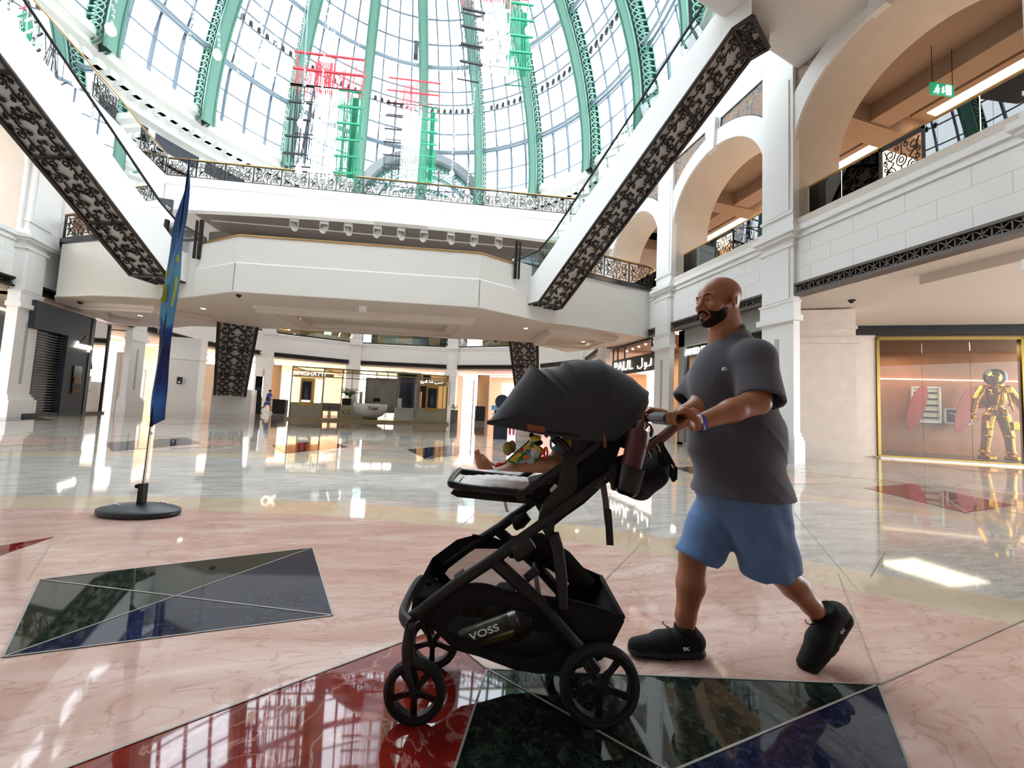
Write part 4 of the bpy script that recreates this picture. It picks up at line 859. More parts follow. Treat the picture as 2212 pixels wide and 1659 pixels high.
# beard, moustache and brows: thin layers over the face
def beard(s):
    head(s, .0016)
    s.ell(hp(.050, 0, .080), (.16, .14, .127), HR, .006, 's')
    s.ell(hp(.096, 0, -.066), (.044, .033, .026), HR, .008, 's'); s.ell(hp(-.090, 0, -.0), (.085, .14, .20), HR, .006, 's')
MAN.part('beard', partial(hc-.16, hc+.16, .003, beard).mb(), BEARD, sharp=None)
q = MB()
for sy in (-1, 1): q.tube([hp(.104, sy*.003, -.0515), hp(.1005, sy*.014, -.0535), hp(.093, sy*.026, -.062), hp(.087, sy*.031, -.076)], [.0055, .006, .005, .003], 8)
q.ell(hp(.097, 0, -.089), (.007, .008, .006), 10, 8); MAN.part('moustache', q, BEARD)
for sy in (-1, 1):
    q = MB(); q.tube([hp(.0985, sy*.016, .0235), hp(.094, sy*.032, .0295), hp(.081, sy*.050, .025)], [.0035, .0042, .0022], 6); MAN.part('eyebrow', q, BEARD)
    q = MB(); q.ell(hp(.0800, sy*.0325, .0035), (.0116, .0116, .0105), 14, 10); e = MAN.part('eye', q, M('eye_white', '#a79a90', .25)); q = MB(); q.ell(hp(.0880, sy*.0335, .0025), (.0050, .0058, .0056), 10, 8, R=HR); MAN.part('iris', q, M('iris_dark', '#1c100b', .15), e)
q = MB(); q.ell(hp(.0975, 0, -.0635), (.008, .0215, .0045), 12, 8, R=HR); q.ell(hp(.0955, 0, -.0745), (.0085, .0185, .0055), 12, 8, R=HR); MAN.part('lips', q, M('lips', '#7d4a40', .5))
# t-shirt
st = SDF((.62, 1.45, .66), (1.52, 2.20, 1.56), .006)
st.ell(S(1578, 832, 1.85), (.190, .185, .24), None, .05); st.ell(S(1588, 950, 1.85), (.218, .19, .24), None, .06); st.ell(S(1600, 1100, 1.85), (.226, .222, .28), None, .07)
st.cap(S(1622, 778, 1.72), S(1560, 778, 1.99), .078, .078, .05); st.cap(S(1592, 742, 1.80), S(1586, 742, 1.93), .058, .058, .05); st.cap(S(1590, 727, 1.84), S(1588, 727, 1.9), .05, .05, .04)
sl = SDF((.62, 1.45, .66), (1.52, 2.20, 1.56), .006)
e1_ = S(1646, 872, 1.60); d1 = (e1_-shL)/np.linalg.norm(e1_-shL); sl.cap(shL, e1_+d1*.05, .084, .088, .02); sl.cap(S(1624, 775, 1.72), shL, .08, .084, .03)
sl.cut(d1+V(-.25, 0, 0), float((e1_)@((d1+V(-.25, 0, 0))/np.linalg.norm(d1+V(-.25, 0, 0)))-.015)); sl.cap(e1_-d1*.06, e1_+d1*.1, .070, .078, .004, 's')
sr = SDF((.62, 1.45, .66), (1.52, 2.20, 1.56), .006); e2_ = S(1483, 868, 1.98); s2_ = S(1545, 782, 2.0); d2 = (e2_-s2_)/np.linalg.norm(e2_-s2_); sr.cap(s2_, e2_+d2*.05, .082, .078, .02); sr.cut(d2, float(e2_@d2)); sr.cap(e2_-d2*.05, e2_+d2*.1, .064, .068, .004, 's')
for o_ in (sl, sr):
    h = np.clip(.5+.5*(st.a-o_.a)/.03, 0, 1); st.a = (st.a*(1-h)+o_.a*h-.03*h*(1-h)).astype(np.float32)
zc = S(1575, 900, 1.85)
def ridge(v): return (1-np.abs(np.sin(v)))**2
def folds(x, y, z):
    u = x-1.05; w = z-1.1
    a = -.0075*ridge(21*(u*.75+w*.62)+1.5*y+1.2*np.sin(5*w+3*u))*np.clip((1.26-z)*3, 0, 1)*np.clip((z-.80)*5, .25, 1)
    b = -.0060*ridge(24*(u*.95-w*.30)+1.3*np.sin(8*w))*np.clip((z-1.12)*5, 0, 1)*np.clip((1.42-z)*6, 0, 1)
    c = -.0045*ridge(30*w*.5+16*u+2*y)*np.clip((.93-z)*6, 0, 1)
    return a+b+c+0*y
st.warp(folds)
hz = .752; st.cut(V(0, 0, -1), -hz, .002)
st.ell(S(1602, 1096, 1.85), (.214, .208, .040), None, .004, 's')
nF = S(1539, 752, 1.86); nB = S(1598, 703, 1.88); nk = (nF+nB)/2; nt = (nF-nB)/np.linalg.norm(nF-nB); nn = np.cross(nt, V(0, 1, 0)); nn = nn if nn[2] > 0 else -nn; nr = np.linalg.norm(nF-nB)/2; st.cap(nk-nn*.012, nk+nn*.12, nr*.93, nr*1.25, .005, 's')
MAN.part('t_shirt', st.mb(), SHIRT, sharp=None); del sl, sr
q = MB(); q.tube([nk+nt*nr*.97*math.cos(a)+V(0, nr*.97*math.sin(a), 0)+nn*(-.012*math.sin(a)**2) for a in np.linspace(0, 2*PI, 33)[:-1]], .007, 8, closed=True, flat=1.5, up=tuple(nn)); MAN.part('collar', q, SHIRT)
pm = S(1565, 797, 1.66); q = MB()
for k in range(3): q.obox(pm+V(0, .0, .006-.0055*k), (.005+.0015*k, 0, 0), (0, .010, 0), (0, 0, .0019))
MAN.part('chest_emblem', q, M('silver_print', '#c9c9cc', .3, .6))
# shorts
sh = SDF((.70, 1.5, .40), (1.62, 2.16, .95), .006)
sh.ell(S(1602, 1065, 1.85), (.205, .175, .15), None, .03)
for (a, ra), (b, rb), ext in ((((1570, 1085, 1.93), .135), ((1503, 1206, 1.90), .090), .03), (((1625, 1090, 1.79), .140), ((1666, 1234, 1.79), .118), .03)):
    A, Bp = S(*a), S(*b); d = (Bp-A)/np.linalg.norm(Bp-A); t = SDF((.70, 1.5, .40), (1.62, 2.16, .95), .006); t.cap(A, Bp+d*.06, ra, rb, .02)
    cn = d+V(.0, 0, -.35) if a[0] < 1600 else d+V(.10, 0, -.10); cn /= np.linalg.norm(cn); t.cut(cn, float(Bp@cn)); t.cap(Bp-d*.05, Bp+d*.15, rb-.018, rb-.010, .004, 's')
    h = np.clip(.5+.5*(sh.a-t.a)/.03, 0, 1); sh.a = (sh.a*(1-h)+t.a*h-.03*h*(1-h)).astype(np.float32)
sh.warp(lambda x, y, z: .0035*np.sin(40*(z-.7)+14*(x-1.1)+3*np.sin(11*x))-.005*(1-np.abs(np.sin(17*(z-.7)+9*(x-1.1)+1.5*y)))**2*np.clip(1.3-abs(z-.75)*3, 0, 1)+.002*np.sin(70*x+20*z)+0*y)
MAN.part('shorts', sh.mb(), SHORTS, sharp=None)
q = MB(); q.tube([S(1676, 1085, 1.675), S(1680, 1150, 1.672), S(1684, 1200, 1.675), S(1693, 1240, 1.685)], .0022, 5); MAN.part('side_seam', q, M('seam_blue', '#3d5780', .8))
# socks and shoes
def sock(a, b, ra, rb, nm='sock'):
    s = SDF(np.minimum(a, b)-.09, np.maximum(a, b)+.09, .004); s.cap(a, b, ra, rb, .01); d = (b-a)/np.linalg.norm(b-a); s.cut(-d, float(a@-d)+.001); s.warp(lambda x, y, z: .002*np.sin(160*z+20*x)+0*y); MAN.part(nm, s.mb(), BLK, sharp=None)
sock(S(1478, 1349, 1.86), S(1480, 1392, 1.855), .044, .048); sock(S(1766, 1320, 1.845), S(1782, 1352, 1.85), .044, .046)
def shoe(c, R, nm='shoe', laces=True):
    """c = ground point under the ball of the foot, local x towards the toe, y to the wearer's left, z up"""
    K = 1.12; P = lambda x, y, z: c+R@V(x*K, y*K, z*K)
    s = SDF(c-.28, c+.28, .004)
    s.cap(P(-.165, 0, .058), P(-.02, 0, .050), .044, .048, .02, sq=None); s.cap(P(-.02, 0, .047), P(.085, -.004, .036), .048, .034, .02); s.cap(P(-.16, 0, .06), P(-.140, 0, .088), .042, .045, .02); s.cap(P(-.10, 0, .076), P(-.02, 0, .058), .038, .037, .02)
    s.ell(P(.06, 0, .028), (.055, .042, .024), R, .015); s.ell(P(-.132, 0, .138), (.052, .038, .034), R, .006, 's')
    n = R@V(0, 0, -1); s.cut(n, float(P(0, 0, .026)@n)); o = MAN.part(nm, s.mb(), BLK, sharp=None)
    t = SDF(c-.28, c+.28, .004); t.cap(P(-.158, 0, .022), P(-.03, 0, .020), .054, .055, .01, sq=(R@V(0, 0, 1), .52)); t.cap(P(-.03, 0, .020), P(.078, 0, .022), .056, .045, .01, sq=(R@V(0, 0, 1), .50))
    for k in range(9): t.cap(P(-.185+k*.032, -.07, .009), P(-.185+k*.032, .07, .009), .0075, .0075, .002, 's')
    n2 = R@V(0, 0, -1); t.cut(n2, float(P(0, 0, .0)@n2)); MAN.part('sole', t.mb(), SOLE, o, sharp=None)
    q = MB()
    for k in range(5): q.tube([P(-.055+k*.022, .022, .088-k*.006), P(-.045+k*.022, 0, .096-k*.0075), P(-.055+k*.022, -.022, .088-k*.006)], .0028, 5)
    for sg in (-1, 1): q.tube([P(-.06, 0, .103)]+[P(-.06+.018*math.sin(a)*1.4, sg*.02*(1-math.cos(a)), .108+.01*math.sin(a)) for a in np.linspace(.3, 2.6, 7)], .0024, 5)
    MAN.part('laces', q, M('black_lace', '#1a1a1c', .7), o)
    MAN.text('shoe_logo', 'oc', P(-.10, .0535, .060), R@V(-1, 0, 0), R@V(0, 0, 1), .03, WHT, .0012, o)
    return o
c1 = S(1400, 1433, 1.85); c1[2] = 0
Rf = rotm(PI-.02); Rf = Rf@np.eye(3); shoe(V(c1[0]+.035, 1.85, 0), rotm(PI+.05))
c2 = S(1752, 1438, 1.85); Rr = rotm(PI+.30)@rotm(0, .72); shoe(V(c2[0]+.035, 1.83, .055), Rr)
# wristband
q = MB(); a = wL+(eL-wL)*.04; d = (eL-wL)/np.linalg.norm(eL-wL); q.lathe([(.0335, -.013), (.0345, -.013), (.0350, .013), (.0340, .013)], a, d, 28); wb = MAN.part('wristband', q, M('purple_band', '#4a42a0', .5))
up_ = np.cross(d, V(0, 1, 0)); MAN.text('band_lettering', 'WELCOME', a+V(0, -.0355, 0), -up_ if up_[2] > 0 else up_, d, .011, WHT, .0004, wb)
# ================================================================== THE STROLLER
FRM = M('graphite_tube', '#232325', .42, .35); PLB = M('black_plastic', '#131314', .5, bump=(300, .1, .001)); FAB = M('charcoal_canopy', '#303238', .9, noise=(500, .12), bump=(600, .25, .002), sheen=.3)
BFAB = M('black_basket_cloth', '#0d0d0f', .85, bump=(300, .2, .002)); NET = meshcloth('basket_net', '#15130f', .42); LEA = M('brown_leather', '#5a2f26', .35, bump=(300, .2, .001)); RUB = M('tyre_rubber', '#202225', .75, bump=(200, .15, .001)); TAGM = M('tan_leather', '#8a4630', .5)
dN, dF = 1.44, 1.80; STR = Thing('stroller', 'black baby stroller with a charcoal hood pushed by the bald man', 'stroller', (0.05, 1.62, 0), 'S')
def cr(pts, n=8):                                       # smooth path through points
    P = [np.array(p, float) for p in pts]; P = [2*P[0]-P[1]]+P+[2*P[-1]-P[-2]]; o = []
    for i in range(1, len(P)-2):
        for t in np.linspace(0, 1, n, endpoint=False): o.append(.5*((2*P[i])+(-P[i-1]+P[i+1])*t+(2*P[i-1]-5*P[i]+4*P[i+1]-P[i+2])*t*t+(-P[i-1]+3*P[i]-3*P[i+1]+P[i+2])*t**3))
    o.append(P[-2]); return o
def at_d(p, d): return np.array([p[0], d, p[2]])
def both(fn):
    for d in (dN, dF): fn(d)
# frame rails: measured on the near side, mirrored to the far side
rail = [S(874, 1346, dN), S(985, 1262, dN), S(1075, 1203, dN), S(1115, 1172, dN)]; rail2 = [S(1108, 1176, dN), S(1319, 1025, dN), S(1400, 968, dN)]
for d in (dN, dF):
    q = MB(); q.tube([at_d(p, d) for p in rail], .0175, 12, flat=1.25); STR.part('front_rail', q, FRM)
    q = MB(); q.tube([at_d(p, d) for p in rail2], .0155, 12, flat=1.2); STR.part('push_rail', q, FRM)
    q = MB(); q.tube([at_d(S(*p, dN), d) for p in ((1068, 1212), (1165, 1300), (1252, 1398), (1290, 1448))], [.023, .022, .021, .017], 12, flat=1.1); STR.part('rear_strut', q, FRM)
    q = MB(); q.tube([at_d(S(*p, dN), d-.004) for p in ((1196, 1152), (1206, 1190), (1213, 1250), (1216, 1312))], [.015, .0165, .0165, .013], 10, flat=1.3); STR.part('folding_link', q, PLB)
    q = MB(); q.tube([at_d(S(*p, dN), d-.006) for p in ((1110, 1196), (1128, 1186), (1150, 1170))], [.022, .026, .018], 12, flat=1.4); q.ell(at_d(S(1121, 1194, dN), d-.008), (.022, .016, .028), 14, 10); STR.part('fold_joint', q, PLB)
    q = MB(); q.lathe([(0, -.012), (.021, -.012), (.024, -.006), (.024, .008), (0, .008)], at_d(S(1069, 1213, dN), d), (0, 1, 0), 18); STR.part('pivot_cap', q, PLB)
bar = [at_d(S(1400, 968, dN), dN)]; bt = S(1473, 897, dN)
hb = cr([S(1386, 978, dN), S(1405, 965, dN), S(1440, 937, dN), S(1462, 916, dN+.005), S(1470, 906, dN+.035), at_d(S(1470, 906, dN), 1.62), at_d(S(1470, 906, dN), dF-.035), at_d(S(1462, 916, dN), dF-.005), at_d(S(1440, 937, dN), dF), at_d(S(1386, 978, dN), dF)], 6)
q = MB(); q.tube(hb, .0185, 14); STR.part('handlebar', q, LEA, label='brown leather handlebar')
q = MB(); q.tube([BAR+V(0, .085, .0), BAR+V(0, .25, 0)], .022, 14); 
for k in (-1, 1): q.tube([BAR+V(.0, .1, .012*k), BAR+V(0, .235, .012*k)], .014, 10)
STR.part('fold_grip', q, M('grey_grip', '#4e545b', .35), label='grey ribbed folding grip in the middle of the handlebar')
q = MB(); q.tube([S(1290, 1046, dN), S(1400, 968, dN)], .0165, 12); q.tube([at_d(S(1290, 1046, dN), dF), at_d(S(1400, 968, dN), dF)], .0165, 12); STR.part('extension_tube', q, M('anodised_tube', '#4a3a36', .25, .9), label='shiny extension tubes')
STR.text('rail_lettering', 'VISTA', S(1303, 1040, dN)+V(0, -.0205, 0), S(1340, 1013, dN)-S(1303, 1040, dN), V(-.3, 0, 1), .03, M('grey_print', '#5c5e63', .4), .0006)
# wheels
def wheel(c, R, w, nsp, name='wheel', a0=0.3, tilt=0.0):
    fr = R*.80; ax = V(math.sin(tilt), math.cos(tilt), 0)
    q = MB(); q.lathe([(R-w*.45, -w/2), (R-w*.12, -w*.42), (R, -w*.16), (R, w*.16), (R-w*.12, w*.42), (R-w*.45, w/2), (fr+.004, w*.42), (fr+.004, -w*.42), (R-w*.45, -w/2)], c, ax, 48); o = STR.part(name, q, RUB, sharp=40)
    q = MB(); q.lathe([(fr+.006, -w*.44), (fr-.010, -w*.34), (fr-.012, w*.34), (fr+.006, w*.44)], c, ax, 48); STR.part('rim', q, PLB, o)
    u = V(0, 0, 1); t = np.cross(ax, u)
    for i in range(nsp):
        a = a0+2*PI*i/nsp; rd = t*math.cos(a)+u*math.sin(a); tn = -t*math.sin(a)+u*math.cos(a); q = MB()
        for k in (-1, 0, 1): q.tube([c+rd*R*.24+tn*k*R*.035-ax*.004, c+rd*(fr-.006)+tn*k*R*.060-ax*.004], .0042 if k else .003, 6, flat=1.5)
        q.prism([c+rd*R*.15+tn*R*.10-ax*.010, c+rd*R*.15-tn*R*.10-ax*.010, c+rd*R*.40-tn*R*.055-ax*.008, c+rd*R*.40+tn*R*.055-ax*.008], ax*.016)
        STR.part('spoke', q, PLB, o)
    q = MB(); q.lathe([(0, -.020), (R*.13, -.020), (R*.16, -.014), (R*.20, -.012), (R*.21, .012), (0, .014)], c, ax, 28); STR.part('hub', q, PLB, o)
    return o
RW = .1425; fwR = .1085
wr_ = S(1296, 1468, 1.42); wheel(V(wr_[0], 1.425, RW), RW, .040, 5, a0=-PI/2); wheel(V(wr_[0], 1.865, RW), RW, .040, 5, a0=-PI/2)
q = MB(); q.tube([V(wr_[0], 1.45, RW), V(wr_[0], 1.85, RW)], .011, 10); STR.part('rear_axle', q, FRM)
wf_ = S(896, 1488, 1.40); wf2 = S(893, 1397, 1.665)
for (wx, wd_, nm) in ((wf_[0], 1.405, 0), (wf_[0]+.005, 1.69, 1)):
    wheel(V(wx, wd_, fwR), fwR, .036, 5, a0=-PI/2)
    q = MB(); k = wd_+.001; P_ = lambda x, y, dd=0: at_d(S(x, y, 1.405), k+dd)
    for sg in (-1, 1): q.tube([P_(883, 1420, .0), P_(885, 1440, sg*.021), P_(897, 1490, sg*.024)], [.020, .013, .010], 10)
    q.tube([P_(884, 1358, .01), P_(880, 1400, .005), P_(883, 1430)], [.018, .0225, .023], 14); f_ = STR.part('fork', q, PLB)
    q = MB(); q.tube([P_(886, 1346, .01), P_(884, 1362, .01)], [.011, .017], 12); STR.part('fork_cap', q, M('metal_cap', '#4c5057', .3, .7), f_)
    q = MB(); q.lathe([(0, -.031), (.008, -.031), (.008, -.026)], V(wx, wd_, fwR), (0, 1, 0), 10); STR.part('bolt', q, FRM, f_)
q = MB(); q.tube(cr([at_d(S(886, 1352, 1.405), 1.41), at_d(S(866, 1335, dN), 1.47), at_d(S(862, 1330, dN), 1.62), at_d(S(866, 1335, dN), 1.74), at_d(S(886, 1352, 1.405), 1.69)]), .017, 10, flat=1.5); STR.part('front_crossbar', q, PLB)
# basket: black cloth body with see-through net windows
bo = [(893, 1282), (960, 1232), (1000, 1222), (1060, 1232), (1120, 1262), (1200, 1285), (1262, 1300), (1345, 1333), (1349, 1342), (1322, 1395), (1300, 1425), (1240, 1448), (1165, 1456), (1110, 1447), (1040, 1420), (985, 1405), (965, 1388), (940, 1362), (905, 1340), (888, 1322)]
win = [(960, 1352), (1000, 1318), (1025, 1303), (1080, 1308), (1140, 1325), (1165, 1345), (1200, 1372), (1215, 1400), (1180, 1418), (1130, 1424), (1085, 1410), (1040, 1400), (1015, 1384), (985, 1372)]
def ringstrip(q, O, I, n=80, mi=0):
    def rs(P):
        P = [np.array(p, float) for p in P]+[np.array(P[0], float)]; L = np.cumsum([0]+[np.linalg.norm(P[i+1]-P[i]) for i in range(len(P)-1)]); o = []
        for s_ in np.linspace(0, L[-1], n, endpoint=False):
            i = min(np.searchsorted(L, s_, 'right')-1, len(P)-2); o.append(P[i]+(P[i+1]-P[i])*(s_-L[i])/(L[i+1]-L[i]+1e-9))
        return o
    A, B_ = rs(O), rs(I); c = sum(B_)/n
    def al(P): 
        a = [math.atan2(p[1]-c[1], p[0]-c[0]) for p in P]; k = int(np.argmin(np.abs(a))); return P[k:]+P[:k]
    A, B_ = al(A), al(B_); q.grid([[a, b] for a, b in zip(A+[A[0]], B_+[B_[0]])], mi)
bo_n = [(893, 1290), (935, 1288), (985, 1268), (1040, 1262), (1100, 1278), (1190, 1292), (1262, 1304)]+bo[7:]
win_f = [(925, 1325), (950, 1290), (1000, 1256), (1070, 1256), (1150, 1290), (1230, 1320), (1262, 1352), (1225, 1392), (1130, 1405), (1040, 1395), (965, 1368)]
for k, (d, inw) in enumerate(((dN+.012, 1), (dF-.012, -1))):
    bo_, win_ = (bo_n, win) if k == 0 else (bo, win_f)
    g = lambda x, y, e=0: at_d(S(x, y, 1.452), d+inw*e)
    O3 = [g(*p) for p in bo_]; I3 = [g(*p, .0) for p in win_]
    q = MB()
    # work in the plane (s, z)
    class _Q(MB): pass
    r_ = MB(); ringstrip(r_, [(p[0], p[2]) for p in O3], [(p[0], p[2]) for p in I3]); q.add([(v[0], d, v[1]) for v in r_.v], r_.f)
    STR.part('basket_side', q, BFAB, sharp=60); q = MB(); q.add(I3, [tuple(range(len(I3)))]); STR.part('basket_net', q, NET)
    q = MB(); q.tube([at_d(p, d-inw*.003) for p in I3], .003, 5, closed=True); STR.part('basket_piping', q, BFAB)
q = MB(); low = [at_d(S(*p, 1.452), 0) for p in bo[7:]+[bo[0]]]; q.grid([[at_d(p, d) for d in (dN+.012, 1.5, 1.62, 1.74, dF-.012)] for p in low]); STR.part('basket_floor', q, BFAB)
q = MB(); q.tube(cr([at_d(S(*p, 1.452), dN+.012) for p in bo_n[1:8]]), .006, 8); q.tube(cr([at_d(S(*p, 1.452), dF-.012) for p in (bo[2], bo[3], bo[4], bo[6], bo[7])]), .008, 8); q.tube([at_d(S(*bo[7], 1.452), dN+.012), at_d(S(*bo[7], 1.452), dF-.012)], .01, 8)
STR.part('basket_rim', q, BFAB)
q = MB(); q.tube([at_d(S(1100, 1220, dN), 1.62), at_d(S(1170, 1222, dN), 1.64), at_d(S(1230, 1262, dN), 1.64), at_d(S(1300, 1322, dN), 1.64)], [.02, .026, .024, .014], 12, flat=2.2); STR.part('basket_flap', q, BFAB)
q = MB(); q.tube([S(1136, 1250, dN+.03), S(1160, 1230, dN+.03)], .014, 12, flat=1.2); STR.part('fold_latch', q, PLB)
q = MB(); q.tube([at_d(S(1165, 1296, dN), dN+.02), at_d(S(1165, 1296, dN), dF-.02)], .010, 8); STR.part('cross_tube', q, FRM)
# seat: hub arms, rails, shell, foot rest
for d, sg in ((dN+.015, -1), (dF-.015, 1)):
    hub = [(1216, 985), (1232, 978), (1247, 986), (1247, 1050), (1240, 1068), (1216, 1092), (1200, 1122), (1196, 1155), (1180, 1160), (1163, 1130), (1166, 1110), (1178, 1080), (1206, 1052), (1210, 1040)]
    q = MB(); q.prism([at_d(S(*p, dN), d-.012) for p in hub], (0, .024, 0)); o = STR.part('seat_bracket', q, PLB, sharp=25)
    q = MB(); q.lathe([(0, -.022*1), (.017, -.022), (.0205, -.016), (.0205, .01), (0, .01)], at_d(S(1231, 996, dN), d), (0, 1, 0), 22); STR.part('hinge_button', q, PLB, o)
    q = MB(); q.tube([at_d(S(*p, dN), d) for p in ((1128, 1070), (1170, 1041), (1212, 1012), (1262, 985), (1300, 955))], .0125, 10, flat=1.2); STR.part('seat_rail', q, FRM)
    q = MB(); q.tube([at_d(S(*p, dN), d+.01) for p in ((1238, 985), (1222, 962), (1207, 948), (1196, 958))], [.014, .013, .012, .010], 10); STR.part('bumper_bar_end', q, PLB)
    q = MB(); q.lathe([(0, -.014), (.019, -.014), (.021, 0), (.019, .014), (0, .014)], at_d(S(1126, 1072, dN), d), (0, 1, 0), 18); STR.part('footrest_joint', q, PLB)
q = MB(); d0_, d1_ = dN+.02, dF-.02; q.tube(cr([at_d(S(1122, 1068, dN), d0_), at_d(S(1040, 1060, dN), d0_), at_d(S(985, 1052, dN), d0_+.005), at_d(S(968, 1046, dN), d0_+.03), at_d(S(968, 1046, dN), d1_-.03), at_d(S(985, 1052, dN), d1_-.005), at_d(S(1122, 1068, dN), d1_)], 6), .0115, 10, flat=1.2); STR.part('footrest_frame', q, FRM)
q = MB(); q.prism([at_d(S(*p, dN), d0_+.012) for p in ((978, 1062), (1118, 1073), (1150, 1080), (1160, 1094), (1128, 1092), (1060, 1086), (985, 1078), (970, 1070))], (0, d1_-d0_-.024, 0)); STR.part('footrest_pad', q, BFAB)
q = MB(); seat = [(1180, 1120), (1196, 1070), (1236, 1030), (1290, 960), (1330, 925), (1352, 935), (1330, 1000), (1300, 1055), (1262, 1090), (1222, 1118), (1195, 1140)]; q.prism([at_d(S(*p, 1.47), d0_+.02) for p in seat], (0, d1_-d0_-.04, 0)); STR.part('seat_shell', q, BFAB, sharp=30)
q = MB(); q.prism([at_d(S(*p, 1.47), d0_+.03) for p in ((1120, 1066), (1190, 1048), (1245, 1010), (1262, 1022), (1225, 1070), (1180, 1092), (1130, 1085))], (0, d1_-d0_-.06, 0)); STR.part('seat_cushion', q, BFAB, sharp=30)
G = []; 
for t in np.linspace(0, 1, 25):
    pa = S(984+(1150-984)*t, 1057+(1062-1057)*t-5*math.sin(t*PI), 1.47); G.append([at_d(pa+V(0, 0, .004*abs(math.sin(t*PI*7))+.004*abs(math.sin(u*PI*5))), d0_+.028+(d1_-d0_-.056)*u) for u in np.linspace(0, 1, 21)])
G2 = [[p-V(0, 0, .012) for p in r] for r in G]; q = MB(); q.grid(G); q.grid(G2); q.grid([[a[0], b[0]] for a, b in zip(G, G2)]); q.grid([[a, b] for a, b in zip(G[0], G2[0])]); STR.part('seat_liner', q, M('quilted_white', '#ece8e4', .8), label='quilted white seat liner')
q = MB(); q.prism([S(1188, 1060, 1.455), S(1200, 1046, 1.455), S(1206, 1052, 1.455), S(1192, 1066, 1.455)], (0, .02, 0)); STR.part('liner_edge', q, MATS['quilted_white'])
# hanging strap and care label
q = MB()
def ribbon(q, pts, w, th=.002): q.tube(pts, th, 4, flat=None) if 0 else [q.obox((np.array(a)+b)/2, (np.array(b)-a)/2, V(0, w/2, 0), np.cross((np.array(b)-a)/np.linalg.norm(np.array(b)-a), V(0, 1, 0))*th) for a, b in zip(pts[:-1], pts[1:])]
def strapp(name, pts, wpx, d, mat, lab=None):
    P = [S(x, y, d) for x, y in pts]; q = MB(); t = V(wpx/830*d/2, 0, 0); q.grid([[p-t, p+t, p+t+V(0, .004, 0), p-t+V(0, .004, 0), p-t] for p in P]); q.add([P[-1]-t, P[-1]+t, P[-1]+t+V(0, .004, 0), P[-1]-t+V(0, .004, 0)], [(0, 1, 2, 3)]); return STR.part(name, q, mat, label=lab)
strapp('hanging_strap', [(1300, 1010), (1302, 1040), (1308, 1080), (1312, 1120), (1314, 1135)], 13, 1.60, M('grey_webbing', '#6c6668', .8)); strapp('strap_end', [(1313, 1100), (1316, 1140), (1318, 1178)], 15, 1.595, PLB)
strapp('care_tag', [(1090, 1076), (1092, 1090), (1096, 1106)], 6, 1.60, MATS['quilted_white'], 'small white care tag')
# canopy: bows fanned round a pivot, cloth stretched between them
pv = S(1307, 946, 1.62); hwid = .178; dm = 1.62
outl = [((1052, 912), .0), ((1078, 878), .1), ((1108, 838), .3), ((1146, 785), 1), ((1180, 792), .5), ((1222, 777), 1), ((1258, 772), .8), ((1300, 773), 1), ((1335, 790), .8), ((1372, 812), .9), ((1406, 842), 1), ((1408, 862), .9), ((1396, 884), .6)]
bows = []
for (x, y), rg in outl: p = S(x, y, 1.52); bows.append((p[0]-pv[0], p[2]-pv[2]))
def bowpt(i, t):                                        # t 0..PI from near pivot over the crown to the far pivot
    e = bows[i]; c, s_ = math.cos(t), math.sin(t); n = .50
    rad = abs(s_)**n; dep = -(abs(c)**.72)*(1 if c > 0 else -1)*hwid
    ww = 1.0 if i < 9 else 1.0-.02*(i-8)
    return V(pv[0]+e[0]*rad, dm+dep*ww, pv[2]+e[1]*rad)
T_ = np.linspace(0.0, PI, 41)
G = []
for i in range(len(bows)-1):
    for u in np.linspace(0, 1, 6, endpoint=False):
        sag = .010*math.sin(u*PI)*(.9 if i in (3, 4) else .12)
        G.append([bowpt(i, t)*(1-u)+bowpt(i+1, t)*u-(bowpt(i, t)*(1-u)+bowpt(i+1, t)*u-V(pv[0], bowpt(i, t)[1], pv[2]))*sag/.25 for t in T_])
G.append([bowpt(len(bows)-1, t) for t in T_])
q = MB(); q.grid(G); C_ = V(pv[0], dm, pv[2]+.05); Gi = [[p+(C_-p)*.018 for p in r] for r in G]; q.grid(Gi); q.grid([G[0], Gi[0]]); q.grid([G[-1], Gi[-1]]); CAN = STR.part('canopy', q, FAB, label='charcoal fabric hood', sharp=60)
for i in (3, 5, 7, 10):
    q = MB(); q.tube([bowpt(i, t)+(bowpt(i, t)-C_)*.004 for t in T_[2:-2]], .0022, 6); STR.part('canopy_seam', q, FAB, CAN)
q = MB(); q.tube([bowpt(0, t) for t in T_[1:-1]], .006, 8); STR.part('canopy_edge', q, BFAB, CAN)
q = MB()
hem = [(1052, 914), (1110, 924), (1170, 936), (1240, 945), (1308, 953)]
q.grid([[at_d(S(x, y+o, 1.445), 1.4425+e) for (o, e) in ((-26 if x > 1080 else -4, .004), (0, -.002), (3, .003))] for x, y in hem]); STR.part('canopy_hem', q, FAB, CAN)
q = MB(); q.prism([S(1139, 916, 1.436), S(1177, 922, 1.436), S(1177, 935, 1.436), S(1139, 929, 1.436)], (0, .004, 0)); STR.part('leather_tag', q, TAGM, CAN, label='tan leather tag')
q = MB(); q.tube([S(1305, 938, 1.436), S(1307, 952, 1.436)], .004, 8); q.prism([S(1303, 948, 1.436), S(1311, 948, 1.436), S(1310, 967, 1.436), S(1304, 967, 1.436)], (0, .003, 0)); STR.part('zip_pull', q, TAGM, CAN)
# rear window panel / back of hood
q = MB(); q.grid([[bowpt(12, t) for t in T_], [V(pv[0]+.05+.03*math.sin(t), bowpt(12, t)[1], pv[2]-.04) for t in T_]]); STR.part('canopy_back', q, BFAB, CAN)
